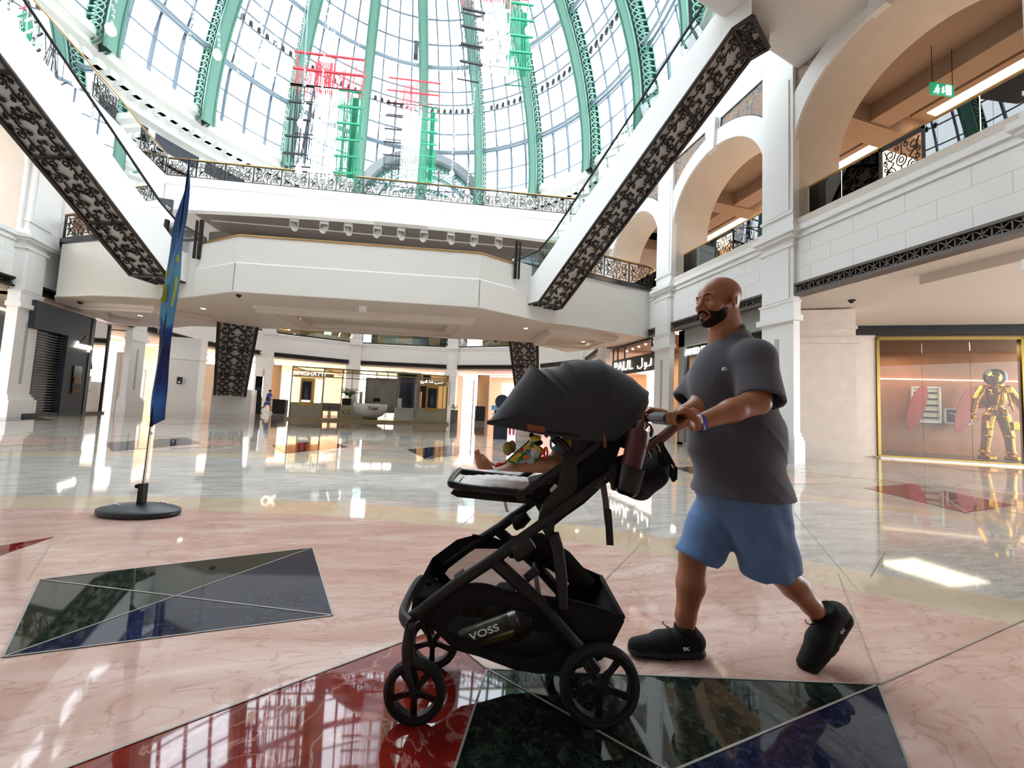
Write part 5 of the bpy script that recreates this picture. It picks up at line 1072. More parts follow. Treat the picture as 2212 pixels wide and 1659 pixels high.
# cup holder
cb = S(1352, 1062, 1.385); ct = S(1364, 1014, 1.385); cd = (ct-cb)/np.linalg.norm(ct-cb); hh = np.linalg.norm(ct-cb)
q = MB(); q.lathe([(0, -.012), (.030, -.010), (.042, .004), (.046, hh*.6), (.050, hh+.012), (.047, hh+.012), (.044, hh*.6), (.039, .008), (0, .004)], cb, cd, 28)
smoke = glassm('smoked_plastic', '#6a5a5c', .35, .12); CH = STR.part('cup_holder', q, smoke, label='smoked translucent cup holder')
q = MB(); q.prism([S(1318, 1004, 1.40), S(1334, 1004, 1.40), S(1338, 1060, 1.40), S(1324, 1060, 1.40)], (0, .03, 0)); STR.part('holder_bracket', q, PLB, CH)
# ------------------------------------------------------------------ things carried by the stroller
BT = Thing('water_bottle', 'maroon metal water bottle standing in the cup holder on the stroller', 'bottle', cb, 'S'); BC = M('maroon_enamel', '#4b1f22', .35, bump=(200, .05, .001))
tp = S(1386, 912, 1.385); bd = (tp-cb)/np.linalg.norm(tp-cb); bl = np.linalg.norm(tp-cb); c0 = cb+bd*.006
q = MB(); q.lathe([(0, 0), (.030, .0), (.036, .006), (.0375, bl*.55), (.0375, bl*.62)], c0, bd, 32); BT.part('flask', q, BC)
q = MB(); q.lathe([(.0378, bl*.62), (.0385, bl*.63), (.0385, bl*.80), (.033, bl*.86), (.018, bl*.88), (.016, bl*.97), (.010, bl), (0, bl)], c0, bd, 32); o = BT.part('cap', q, BC)
sx_ = np.cross(bd, V(0, 1, 0)); q = MB(); q.tube([c0+bd*bl*.90+sx_*.016*s_ for s_ in (-1,)]+[c0+bd*(bl*.98)-sx_*.03, c0+bd*(bl*.90)-sx_*.043, c0+bd*(bl*.80)-sx_*.042], .006, 8); BT.part('carry_loop', q, BC, o)
q = MB(); q.ell(c0+bd*bl*.86-sx_*.046, (.006, .006, .006), 8, 6); BT.part('loop_pin', q, M('pin_metal', '#b8bcc8', .3, .8), o)
q = MB(); n_ = V(0, -1, 0); r3 = np.cross(n_, bd); pc = c0+bd*.045+V(0, -.0385, 0)+r3*.004; q.obox(pc, r3*.014, bd*.014, V(0, .0012, 0)); BT.part('printed_patch', q, M('patch_maroon', '#33100f', .5)); BT.text('patch_lettering', 'me', pc+V(0, -.002, 0)-bd*.008+r3*0, V(1, 0, .12), V(-.12, 0, 1), .014, M('copper_print', '#c08a6a', .4), .0004)
# black bag slung from the handlebar
BG = Thing('bag', 'black cloth bag strapped behind the water bottle below the stroller handlebar', 'bag', S(1400, 1060, 1.62), 'S'); s = SDF((.28, 1.42, .72), (.84, 1.86, 1.08), .006)
for a, r in (((1385, 1035, 1.62), (.10, .14, .065)), ((1425, 1025, 1.62), (.065, .13, .060)), ((1375, 1058, 1.62), (.085, .13, .045)), ((1440, 1000, 1.62), (.035, .11, .05))): s.ell(S(a[0], a[1], 1.52)*V(1, 0, 1)+V(0, 1.62, 0), r, rotm(0, .45), .03)
s.warp(lambda x, y, z: .004*np.sin(50*x+30*z)*np.sin(22*y)+0*x); BGB = BG.part('bag_body', s.mb(), BFAB, sharp=None)
for d in (1.475, 1.765):
    q = MB(); P = [at_d(S(x, y, 1.46), d) for x, y in ((1424, 950), (1434, 968), (1440, 985), (1446, 1005))]; q.grid([[p+V(-w_, 0, 0), p+V(w_, 0, 0), p+V(w_, .022, 0), p+V(-w_, .022, 0), p+V(-w_, 0, 0)] for p, w_ in zip(P, (.012, .014, .02, .03))]); BG.part('strap', q, BFAB)
    q = MB(); q.tube([at_d(S(1406, 962, 1.46), d-.03), at_d(S(1422, 950, 1.46), d-.03)], .0235, 14); q.tube([at_d(S(1392, 973, 1.46), d-.03), at_d(S(1399, 967, 1.46), d-.03)], .0225, 14); BG.part('loop', q, BFAB)
q = MB(); q.tube([S(1400, 975, 1.417), S(1404, 980, 1.412), S(1407, 990, 1.412)], .0022, 5); q.tube([S(1419, 960, 1.417), S(1424, 968, 1.412), S(1426, 977, 1.412)], .0022, 5); q.tube([S(1450, 1003, 1.475), S(1455, 1011, 1.475)], .003, 5); BG.part('stitching', q, M('cream_thread', '#d8c3a0', .6))
q = MB(); q.prism([S(1452, 1000, 1.48), S(1464, 1010, 1.48), S(1463, 1035, 1.48), S(1456, 1042, 1.48), S(1450, 1030, 1.48)], (0, .02, 0)); BG.part('side_flap', q, BFAB)
q = MB(); q.tube([S(1397, 978, 1.5), S(1350, 985, 1.5), S(1337, 990, 1.52)], .008, 6); q.tube([S(1400, 984, 1.475), S(1416, 992, 1.475)], .0022, 5); BG.part('top_strap', q, BFAB)
# bottle of water and other things in the basket
VB = Thing('glass_bottle', 'slim clear drinks bottle lettered VOSS lying in the stroller basket', 'bottle', S(1060, 1365, 1.52), 'S'); a, b = S(1000, 1378, 1.50), S(1118, 1335, 1.50); dv = (b-a)/np.linalg.norm(b-a)
q = MB(); L_ = np.linalg.norm(b-a); q.lathe([(0, -.01), (.026, -.008), (.030, 0), (.030, L_*.86), (.029, L_*.88)], a, dv, 28); VB.part('bottle_body', q, M('green_grey_glass', '#8a8a76', .12, trans=.3, noise=(8, .1)))
q = MB(); q.lathe([(.0305, L_*.86), (.0305, L_*1.0), (.028, L_*1.01), (0, L_*1.01)], a, dv, 28); VB.part('bottle_cap', q, M('silver_cap', '#a9adb0', .3, .7))
VB.text('bottle_lettering', 'VOSS', a+dv*L_*.40+V(0, -.031, .008), dv, V(-dv[2], 0, dv[0]), .036, M('white_print_thin', '#f4f4f4', .5, emit='#ffffff', es=.15), .0006, sx=1.35)
q = MB(); ya, yb = S(1030, 1392, 1.5), S(1108, 1368, 1.5); q.obox((ya+yb)/2+V(0, .03, -.006), (yb-ya)/2, V(0, .03, 0), V(.004, 0, .009)); solo('yellow_pouch', q, M('mustard_cloth', '#a59338', .7), 'mustard yellow pouch lying under the bottle in the stroller basket', 'pouch', ya, 'S')
s = SDF((-.22, 1.5, .12), (.30, 1.78, .40), .007)
for (x, y, d, r) in ((1010, 1340, 1.63, .05), (1060, 1350, 1.65, .06), (1120, 1385, 1.62, .055), (1180, 1370, 1.64, .06), (1230, 1380, 1.62, .05), (1090, 1320, 1.66, .05)): s.ell(S(x, y, 1.52)*V(1, 0, 1)+V(0, d, 0), (r, r*1.2, r*.8), None, .02)
s.warp(lambda x, y, z: .006*np.sin(60*x+40*z)*np.cos(40*y)+0*x); solo('cloth_bundle', s.mb(), M('olive_cloth', '#2d2920', .9), 'dark olive cloth bundle filling the stroller basket behind the bottle', 'cloth', S(1100, 1390, 1.63), 'S', sharp=None)
q = MB(); q.tube([S(985, 1248, 1.56), S(1003, 1236, 1.56)], .016, 10); solo('brown_case', q, M('mauve_brown', '#6a4a48', .6), 'small mauve brown case on top of the basket between the front rails', 'case', S(985, 1245, 1.56), 'S')
# ------------------------------------------------------------------ the baby
BSK = skinmat('baby_skin', '#c08a6c', 20); BABY = Thing('person', 'baby in the stroller with bare feet up on the white seat liner', 'person', S(1190, 1020, 1.60), 'S')
s = SDF((-.22, 1.46, .86), (.34, 1.78, 1.26), .0035); D1, D2 = 1.545, 1.645
Pn = lambda x, y, d=D1: S(x, y, d)
s.cap(Pn(1064, 1026), Pn(1105, 1021), .024, .037, .012); s.cap(Pn(1105, 1021), Pn(1140, 1014), .037, .039, .012); s.cap(Pn(1140, 1012), Pn(1195, 1012), .041, .050, .015)
s.ell(Pn(1055, 1032), (.024, .022, .024), None, .008); s.cap(Pn(1052, 1030), Pn(1040, 1000), .023, .0225, .008); s.cap(Pn(1058, 1024), Pn(1046, 998), .021, .019, .008)
for k in range(5): s.ell(Pn(1029+k*1.8, 977+k*5.4, D1-.016+k*.008), (.0095-.0006*k, .0068, .0105-.0007*k), None, .0035)
s.cap(Pn(1040, 1000), Pn(1032, 985), .021, .014, .006)
s.cap(Pn(1070, 1018, D2), Pn(1150, 1012, D2), .024, .038, .012); s.cap(Pn(1150, 1012, D2), Pn(1195, 1014, D2), .038, .048, .012); s.ell(Pn(1062, 1012, D2), (.02, .018, .022), None, .01); s.cap(Pn(1058, 1006, D2), Pn(1040, 986, D2), .016, .013, .008)
for k in range(5): s.ell(Pn(1032+k*1.6, 974+k*5, D2-.013+k*.007), (.0075, .006, .008), None, .0035)
s.ell(Pn(1225, 990, 1.6), (.07, .075, .06), None, .02); s.ell(Pn(1250, 950, 1.6), (.06, .07, .08), rotm(0, .5), .02); s.ell(Pn(1272, 880, 1.6), (.062, .058, .068), None, .015)
BABY.part('body', s.mb(), BSK, sharp=None)
s = SDF((-.1, 1.46, .86), (.36, 1.80, 1.2), .005); s.ell(Pn(1205, 1008, 1.6), (.055, .095, .052), None, .02); s.cut(V(-1, 0, .25), float(Pn(1178, 1008, 1.6)@(V(-1, 0, .25)/np.linalg.norm(V(-1, 0, .25))))); BABY.part('shorts', s.mb(), M('baby_white', '#e4e0e6', .8), sharp=None)
s = SDF((-.1, 1.46, .86), (.40, 1.80, 1.25), .006); s.ell(Pn(1232, 985, 1.6), (.076, .082, .068), None, .02); s.ell(Pn(1256, 945, 1.6), (.068, .080, .075), rotm(0, .5), .02); s.cap(Pn(1240, 930, 1.55), Pn(1215, 970, 1.53), .03, .026, .01); BABY.part('vest', s.mb(), M('baby_vest', '#6f6a72', .85), sharp=None)
q = MB(); h_ = Pn(1268, 868, 1.6); q.lathe([(.0, .052), (.03, .045), (.052, .02), (.058, -.005)], h_, (0.2, 0, 1), 20); BABY.part('hair', q, BEARD)
# toys on the seat
def paintbook():
    m = bpy.data.materials.new('printed_cloth'); m.use_nodes = True; MATS['printed_cloth'] = m; nt = m.node_tree; N = nt.nodes; L = nt.links; b = N['Principled BSDF']
    tc = N.new('ShaderNodeTexCoord'); v = N.new('ShaderNodeTexVoronoi'); v.inputs['Scale'].default_value = 42; L.new(tc.outputs['Object'], v.inputs['Vector'])
    r = N.new('ShaderNodeValToRGB'); cr_ = r.color_ramp; cr_.interpolation = 'CONSTANT'; cols = ['#9ec9c0', '#3f8f3f', '#d9c44a', '#c8392b', '#7fb2cf', '#e7d6c6', '#d97a2b']; cr_.elements[0].color = lin(cols[0]); cr_.elements[1].position = .9; cr_.elements[1].color = lin(cols[6])
    for i, c in enumerate(cols[1:6]): e = cr_.elements.new(.15+i*.15); e.color = lin(c)
    sp_ = N.new('ShaderNodeSeparateColor'); L.new(v.outputs['Color'], sp_.inputs[0]); L.new(sp_.outputs[0], r.inputs['Fac']); L.new(r.outputs['Color'], b.inputs['Base Color']); b.inputs['Roughness'].default_value = .8; return m
TB = Thing('cloth_book', 'soft cloth baby book printed with colourful animals leaning on the baby', 'toy', S(1130, 1000, 1.50), 'S'); bk = [S(1093, 1000, 1.50), S(1145, 953, 1.50), S(1176, 975, 1.50), S(1150, 1002, 1.50)]
q = MB(); q.prism(bk, (0.01, .02, 0)); TB.part('pages', q, paintbook()); q = MB(); q.tube([p+V(0, .01, 0) for p in (bk[0], bk[1])], .006, 8); TB.part('green_edging', q, M('green_felt', '#3c7a35', .8))
q = MB(); q.ell(S(1137, 988, 1.492), (.014, .004, .010), 14, 8); TB.part('orange_animal', q, M('orange_felt', '#d8702c', .8)); q = MB(); q.ell(S(1114, 988, 1.492), (.009, .004, .008), 12, 8); q.ell(S(1122, 982, 1.492), (.007, .004, .007), 12, 8); TB.part('yellow_animal', q, M('yellow_felt', '#d9cb4a', .8)); q = MB(); q.ell(S(1141, 974, 1.492), (.012, .004, .006), 12, 8); TB.part('blue_animal', q, M('blue_felt', '#3d74b4', .8))
q = MB(); q.ell(S(1097, 969, 1.56), (.020, .018, .028), 16, 12); q.ell(S(1106, 965, 1.57), (.016, .016, .026), 14, 10); solo('plush_toy', q, M('plush_olive_yellow', '#a3994c', .9), 'olive yellow plush toy peeping out behind the cloth book', 'toy', S(1097, 975, 1.56), 'S')
s = SDF((-.12, 1.5, .86), (.06, 1.66, .98), .004); s.ell(S(1080, 1007, 1.585), (.022, .02, .016), None, .01); s.ell(S(1098, 1004, 1.585), (.022, .02, .018), None, .01); solo('red_toy', s.mb(), M('red_felt', '#c01f28', .7), 'bright red soft toy lying between the baby\'s legs', 'toy', S(1090, 1008, 1.585), 'S', sharp=None)
q = MB(); q.tube([S(1195, 958, 1.50)+V(.010*math.cos(a), .004*math.sin(a), .0225*math.sin(a)) for a in np.linspace(0, 2*PI, 25)[:-1]], .0042, 8, closed=True); solo('teething_ring', q, M('turquoise_plastic', '#2ea7b2', .35), 'turquoise teething ring hanging under the stroller hood', 'toy', S(1195, 958, 1.5), 'S')
q = MB(); q.tube([S(1179, 978, 1.49)+V(.006*math.cos(a), .003*math.sin(a), .020*math.sin(a)) for a in np.linspace(0, 2*PI, 21)[:-1]], .0038, 8, closed=True); solo('toy_link', q, M('red_plastic', '#d42a2a', .35), 'red plastic toy link hanging beside the turquoise ring', 'toy', S(1179, 978, 1.49), 'S')
q = MB(); q.ell(S(1157, 947, 1.51), (.022, .015, .014), 14, 10); q.ell(S(1163, 956, 1.51), (.018, .013, .012), 14, 10, mi=1); q.ell(S(1148, 940, 1.51), (.010, .01, .01), 12, 8, mi=1); solo('bee_toy', q, [M('toy_yellow', '#d8c22e', .7), M('toy_black', '#1a1712', .8)], 'yellow and black stuffed bee hanging from the hood edge', 'toy', S(1157, 947, 1.51), 'S')
q = MB(); q.prism([S(1219, 951, 1.50), S(1234, 948, 1.50), S(1234, 969, 1.50), S(1221, 973, 1.50)], (0, .006, 0)); solo('cloth_tag', q, M('yellow_cloth', '#d2aa24', .7), 'yellow cloth tag hanging right of the turquoise ring', 'toy', S(1225, 960, 1.5), 'S')
# ================================================================== THINGS IN THE HALL
def fchain(pts): return [np.array(p, float) for p in pts]
# ---------- feather flag
FX = S(298, 1125, 3.55); FX[2] = 0; FG = Thing('feather_flag', 'tall blue feather flag on a black oval base standing on the pink marble', 'flag', FX, 'S')
q = MB(); G = [[FX+V(r*1.9*math.cos(a), r*math.sin(a), h) for a in np.linspace(0, 2*PI, 49)] for r, h in ((0, .0), (.175, 0), (.185, .02), (.185, .05), (.172, .062), (.150, .068), (.12, .085), (.03, .095), (0, .096))]; q.grid(G); FB = FG.part('base', q, M('base_plastic', '#1f272e', .4, bump=(300, .2, .002)), sharp=40)
for p in ((-.17, -.04), (.12, .1)):
    q = MB(); q.tube([FX+V(p[0]-.03, p[1], .08), FX+V(p[0]-.02, p[1], .094), FX+V(p[0]+.02, p[1], .09), FX+V(p[0]+.03, p[1], .078)], .004, 6); FG.part('base_handle', q, M('chrome', '#c9ccd0', .2, .9), FB)
fp = lambda x, y, d=3.55: S(x, y, d)
a, b = fp(303, 1110), fp(310, 1044); q = MB(); q.tube([a, b], .034, 4); q.add([], []); FG.part('socket', q, M('socket_black', '#101316', .5)); q = MB(); q.tube([fp(300, 1052), fp(294, 1052)], .012, 8); q.ell(fp(296, 1050), (.02, .012, .018), 10, 8); FG.part('tightening_knob', q, BLK)
pole = cr([fp(309, 1050), fp(316, 1000), fp(324, 936), fp(338, 840), fp(352, 740), fp(374, 600), fp(392, 480), fp(405, 380), fp(409, 345)], 6)
q = MB(); q.tube(pole[:14], .011, 8); FG.part('pole', q, M('pole_metal', '#9a8f88', .3, .8)); q = MB(); q.tube(pole[13:], [.009*(1-i/len(pole))+.003 for i in range(len(pole)-13)], 8); FG.part('upper_pole', q, BLK)
q = MB(); q.tube([fp(323, 940), fp(314, 1000), fp(312, 1016), fp(316, 1018)], .004, 6); q.ell(fp(327, 936), (.014, .014, .014), 10, 8); FG.part('tension_cord', q, MATS['chrome'])
def flagmat():
    m = bpy.data.materials.new('flag_print'); m.use_nodes = True; MATS['flag_print'] = m; nt = m.node_tree; N = nt.nodes; L = nt.links; b = N['Principled BSDF']
    tc = N.new('ShaderNodeTexCoord'); s_ = N.new('ShaderNodeSeparateXYZ'); L.new(tc.outputs['Object'], s_.inputs[0]); mr = N.new('ShaderNodeMapRange'); mr.inputs['From Min'].default_value = .8; mr.inputs['From Max'].default_value = 3.5; L.new(s_.outputs['Z'], mr.inputs[0])
    n = N.new('ShaderNodeTexNoise'); n.inputs['Scale'].default_value = 5; L.new(tc.outputs['Object'], n.inputs['Vector']); ad = N.new('ShaderNodeMath'); ad.operation = 'MULTIPLY_ADD'; ad.inputs[1].default_value = .10; L.new(n.outputs['Fac'], ad.inputs[0]); L.new(mr.outputs[0], ad.inputs[2])
    r = N.new('ShaderNodeValToRGB'); c = r.color_ramp; c.elements[0].position = 0.04; c.elements[0].color = lin('#132a72'); c.elements[1].position = .98; c.elements[1].color = lin('#20409a')
    for p_, h in ((.12, '#2f6fc4'), (.19, '#14296f'), (.30, '#0d1c4c'), (.40, '#1c3f92'), (.43, '#5aa5d8'), (.58, '#6cb0dc'), (.74, '#3f74c0')): e = c.elements.new(p_); e.color = lin(h)
    L.new(ad.outputs[0], r.inputs['Fac']); L.new(r.outputs['Color'], b.inputs['Base Color']); b.inputs['Roughness'].default_value = .6; return m
Lf = cr([fp(408, 342), fp(400, 400), fp(378, 470), fp(366, 530), fp(352, 600), fp(345, 660), fp(342, 715), fp(334, 790), fp(326, 860), fp(322, 925)], 6); Rt = cr([fp(410, 350), fp(410, 400), fp(405, 470), fp(396, 530), fp(388, 600), fp(376, 680), fp(368, 745), fp(360, 800), fp(356, 860), fp(354, 906)], 6)
q = MB(); G = []
for i, (l, r) in enumerate(zip(Lf, Rt)):
    G.append([l+(r-l)*t+V(0, .016*math.sin(t*PI*1.6+i*.05)*min(1, i/10)+.008*math.sin(i*.35+5*t), 0) for t in np.linspace(0, 1, 11)])
q.grid(G); q.grid([[p+V(0, .004, 0) for p in r] for r in G]); CL = FG.part('flag_cloth', q, flagmat(), sharp=None)
# printed yellow letters and pale wave on the cloth
def on_cloth(pxs, name, mat, dy=-.02):
    q = MB(); P = []
    for x, y in pxs:
        i = int(np.argmin([abs((l[2]+r[2])/2-fp(x, y)[2]) for l, r in zip(Lf, Rt)])); l, r = Lf[i], Rt[i]; t = (fp(x, y)[0]-l[0])/(r[0]-l[0]+1e-9); t = min(max(t, 0.02), .98)
        p = l+(r-l)*t+V(0, .016*math.sin(t*PI*1.6+i*.05)*min(1, i/10)+.008*math.sin(i*.35+5*t)+dy, 0); p[2] = fp(x, y)[2]; P.append(p)
    q.add(P, [tuple(range(len(P)))]); q.prism(P, (0, .003, 0)); FG.part(name, q, mat, CL, sharp=None)
YEL = M('flag_yellow', '#c6c92f', .6); PALE = M('flag_pale', '#dfeaf2', .6)
on_cloth([(359, 583), (365, 583), (365, 598), (357, 600)], 'printed_letter', YEL)
on_cloth([(352, 618), (360, 613), (366, 624), (365, 645), (358, 656), (351, 655), (349, 645), (354, 642), (357, 630), (355, 626)], 'printed_letter', YEL); on_cloth([(384, 602), (387, 600), (383, 628), (379, 636)], 'printed_letter', YEL); on_cloth([(378, 634), (381, 634), (376, 662), (373, 664)], 'printed_letter', YEL); on_cloth([(390, 555), (392, 552), (391, 568), (388, 569)], 'printed_letter', YEL)
on_cloth([(343, 672), (346, 690), (345, 715), (341, 728), (340, 700)], 'printed_wave', PALE)
# ---------- glass kiosk
kz = .13; ka = np.array([-6.35, 23.7]); kb = np.array([2.28, 23.4]); KF = Facet(ka, kb); KF.n = np.array([-KF.t[1]*-1, -KF.t[0]*1]) if False else KF.n; KL = KF.L
gl1, gl2 = onz(627, 905)[:2], onz(972, 915)[:2]
KM = M('kiosk_gold', '#97855f', .35, .6); KG = glassm('kiosk_glass', '#d7d2bd', .22); KS = M('kiosk_stone', '#8f8772', .5, noise=(3, .08)); FRG = glassm('frosted_screen', '#b9b3ac', .6, .35)
K = Thing('kiosk', 'gold framed glass property kiosk lettered BINGHATTI in the middle of the far floor', 'kiosk', (*ka, 0)); KX = lambda px: (onz(px, 905, 1.0)[0])
def kt(px, y=800): 
    d = ray(px, y); n = np.array([KF.n[0], KF.n[1]]); t = (n@KF.a)/(n@d[:2]); p = d[:2]*t; return float((p-KF.a)@KF.t)
D_ = 5.2; bx = lambda m, t0, t1, z0, z1, o0, o1: KF.box(m, t0, t1, z0, z1, o0, o1)
q = MB(); bx(q, -.12, KL+.12, 0, kz, -D_, .15); K.part('plinth', q, KM)
tp_ = [kt(x) for x in (632, 700, 725, 782, 858, 903, 972)]
q = MB()
for t in (0, tp_[1], tp_[5], KL-.08):
    for o in (0, -D_+.1): bx(q, t, t+.06, kz, 2.95, o-.06, o)
for o in (0, -D_+.1): bx(q, 0, KL, 2.90, 2.97, o-.07, o); bx(q, 0, KL, 2.70, 2.76, o-.06, o)
for t in (0, tp_[1], tp_[5], KL-.09): bx(q, t, t+.06, 2.88, 2.95, -D_, 0)
bx(q, 0, KL, 2.95, 3.0, -D_, .04) if False else None
K.part('frame', q, KM)
q = MB(); bx(q, .02, KL-.02, 2.91, 2.93, -D_, 0); bx(q, .05, KL-.05, 2.76, 2.90, -.04, -.02); K.part('glass_roof', q, KG)
for a, b in ((0.09, tp_[1]), (tp_[5]+.09, KL-.09)):
    q = MB(); bx(q, a, b, .95, 2.72, -.05, -.03); K.part('glass_pane', q, KG); q = MB(); bx(q, a, b, kz, .95, -.5, -.02); K.part('counter_panel', q, KS)
q = MB(); bx(q, KL-.06, KL-.04, kz, 2.75, -D_, -.05); bx(q, .04, .06, kz, 2.75, -D_, -.05); K.part('side_glass', q, KG)
for a, b in ((kt(652), kt(680)), (kt(924), kt(950))):
    q = MB(); bx(q, a, b, .80, 2.32, -.3, .02); f_ = K.part('screen_frame', q, M('kiosk_gold_bright', '#b8914a', .35, .7)); q = MB(); bx(q, a+.1, b-.1, .98, 2.14, .02, .03); s_ = K.part('screen', q, M('screen_dark', '#15172a', .12), f_)
    q = MB(); bx(q, a+.1, b-.1, .98, 1.10, .03, .034); K.part('screen_footer', q, M('screen_footer_lit', '#cfc8c0', .4, emit='#ffffff', es=.3), f_) if a < 3 else None
    q = MB(); m_ = (a+b)/2; bx(q, m_-.09, m_+.09, 1.1, 1.55, .03, .034); bx(q, m_-.05, m_+.07, 1.55, 1.75, .03, .034); K.part('tower_picture', q, M('screen_tower', '#3c4250', .3), f_)
q = MB(); bx(q, kt(780), kt(858), 2.62, 2.70, -2.3, -2.2); bx(q, kt(780), kt(780)+.08, kz, 2.70, -2.3, -2.2); bx(q, kt(858)-.08, kt(858), kz, 2.70, -2.3, -2.2); K.part('centre_frame', q, KM)
q = MB(); bx(q, kt(783), kt(855), .5, 2.62, -2.27, -2.24); K.part('metal_screen', q, M('silver_mesh_panel', '#a5a09c', .35, .6, noise=(2, .12)))
q = MB(); bx(q, kt(668), kt(722), 2.42, 2.62, -.02, .0); K.part('name_board', q, KM); q = MB(); bx(q, kt(906), kt(966), 2.30, 2.62, -.02, .0); K.part('name_board', q, KM)
LWH = M('pale_letters', '#f0efea', .4, emit='#ffffff', es=.4)
K.text('name_lettering', 'BINGHATTI', KF.P((kt(636)+kt(703))/2, 2.56, .06), (*KF.t, 0), (0, 0, 1), .33, LWH, .02, sx=.98)
def arabic(T, nm, strokes, f, t0, w, z0, h, off, mat, r=.02):
    q = MB()
    for st_ in strokes: q.tube([f(t0+w*x, z0+h*y, off) for x, y in st_], r, 6)
    T.part(nm, q, mat)
BH = [[(.97, .75), (.93, .5), (.83, .5), (.83, .6)], [(.83, .5), (.78, .45), (.72, .3), (.64, .3), (.62, .6)], [(.56, .5), (.50, .75), (.46, .62), (.52, .5), (.40, .5), (.38, 1.0)], [(.33, .5), (.22, .5), (.20, .7), (.27, .66), (.30, .5)], [(.27, .5), (.27, 1.05)], [(.2, .5), (.12, .5), (.10, .65), (.03, .6), (.02, .35), (.09, .25), (.16, .3)], [(.70, .78), (.70, .80)], [(.51, 1.0), (.52, 1.0)], [(.9, .2), (.9, .22)]]
arabic(K, 'arabic_lettering', BH, KF.P, kt(909), kt(960)-kt(909), 2.33, .30, .03, LWH, .022)
# reception bowl with script sign
bt_ = kt(796, 880); BWP = np.array(KF.P(bt_, 0, -1.0)); BW = Thing('reception_desk', 'round white bowl shaped reception desk with script lettering inside the kiosk', 'reception desk', (BWP[0], BWP[1], kz))
q = MB(); q.lathe([(.0, 0), (.42, 0), (.44, .08), (.40, .12)], (*BWP[:2], kz), n=40); BW.part('foot', q, KM); q = MB(); q.lathe([(.40, .10), (.70, .22), (.90, .45), (.96, .75), (.93, .92), (.90, .93), (.88, .8), (0, .8)], (*BWP[:2], kz), n=48); BW.part('bowl', q, M('pearl_white', '#d8d3cb', .35)); q = MB(); q.lathe([(0, .94), (.88, .94), (.88, .96), (0, .96)], (*BWP[:2], kz), n=40); BW.part('counter_top', q, M('glass_black_top', '#23262a', .1))
BW.text('script_lettering', 'Tilal', (BWP[0]+.2, BWP[1]-.93, kz+.66), (1, .1, 0), (.35, 0, 1), .30, M('ink_black', '#15120f', .4), .03, sx=1.2)
def simple(name, lab, cat, parts, org, group=None):
    T = Thing(name, lab, cat, org, group=group)
    for nm, q, m in parts: T.part(nm, q, m)
    return T
def qbox(a, b): q = MB(); q.box(a, b); return q
mo = np.array([BWP[0]+.32, BWP[1]-.2, kz+.96]); simple('desk_screen', 'small dark computer screen standing on the bowl desk', 'screen', [('display', qbox(mo+[-.2, 0, .08], mo+[.2, .03, .32]), MATS['screen_dark']), ('stand', qbox(mo+[-.05, 0, 0], mo+[.05, .06, .08]), MATS['chrome'])], mo)
def towerm(t, o, n, lab, grp):                           # model towers of stacked white slabs
    c = np.array(KF.P(t, kz+.75, o)); T = Thing('tower_model', lab, 'model', c)
    for k in range(n): q = MB(); q.box(c+[-.14+.02*(k % 2), -.14, k*.075], c+[.14-.02*((k+1) % 2), .14, k*.075+.045]); T.part('storey', q, M('model_white', '#d9dde2', .4))
    q = MB(); q.box(c+[-.08, -.08, 0], c+[.08, .08, n*.075]); T.part('core', q, M('model_core', '#7b8792', .3)); return T
towerm(kt(760), -1.4, 9, 'tall white architectural tower model behind the bowl desk on its left', None); towerm(kt(772), -2.0, 12, 'taller slab tower model between the plant and the frosted screen', None); towerm(kt(865), -1.2, 8, 'silver tower model right of the kiosk centre screen', None)
for (t0, t1, o, lab) in ((kt(712), kt(788), -3.0, 'long white model table behind the bowl desk in the kiosk'), (kt(853), kt(896), -1.6, 'white model table at the right of the kiosk centre')):
    T = Thing('model_table', lab, 'table', KF.P(t0, kz, o)); q = MB(); bx(q, t0, t1, kz+.0, kz+.7, o-.8, o); T.part('plinth', q, M('table_white', '#ebe7e2', .5)); q = MB(); bx(q, t0-.03, t1+.03, kz+.7, kz+.75, o-.83, o+.03); T.part('table_top', q, MATS['table_white'])
    if t0 < 4: T.text('table_lettering', 'V.C', KF.P(kt(733), kz+.3, o+.02), (*KF.t, 0), (0, 0, 1), .4, M('copper_letters', '#a8522c', .4), .01)
for i, px in enumerate((698, 716)):
    c = np.array(KF.P(kt(px), kz, -1.0-.5*i)); T = Thing('lounge_chair', 'grey cushioned chair with dark legs at the %s of the kiosk entrance' % ('left' if i == 0 else 'inner side'), 'chair', c); gm = M('grey_fabric', '#8a8784', .8)
    T.part('seat', qbox(c+[-.28, -.28, .38], c+[.28, .28, .50]), gm); T.part('backrest', qbox(c+[-.28, .2, .5], c+[.28, .28, .85]), gm)
    for sx in (-1, 1):
        for sy in (-1, 1): q = MB(); q.tube([c+[sx*.25, sy*.24, 0], c+[sx*.25, sy*.24, .38 if sy > 0 else .66]], .018, 6); T.part('leg', q, BRONZE)
        q = MB(); q.box(c+[sx*.25-.02, -.25, .62], c+[sx*.25+.02, .25, .66]); T.part('armrest', q, BRONZE)
LEAFM = M('palm_green', '#2f7a3a', .5, noise=(6, .2)); 
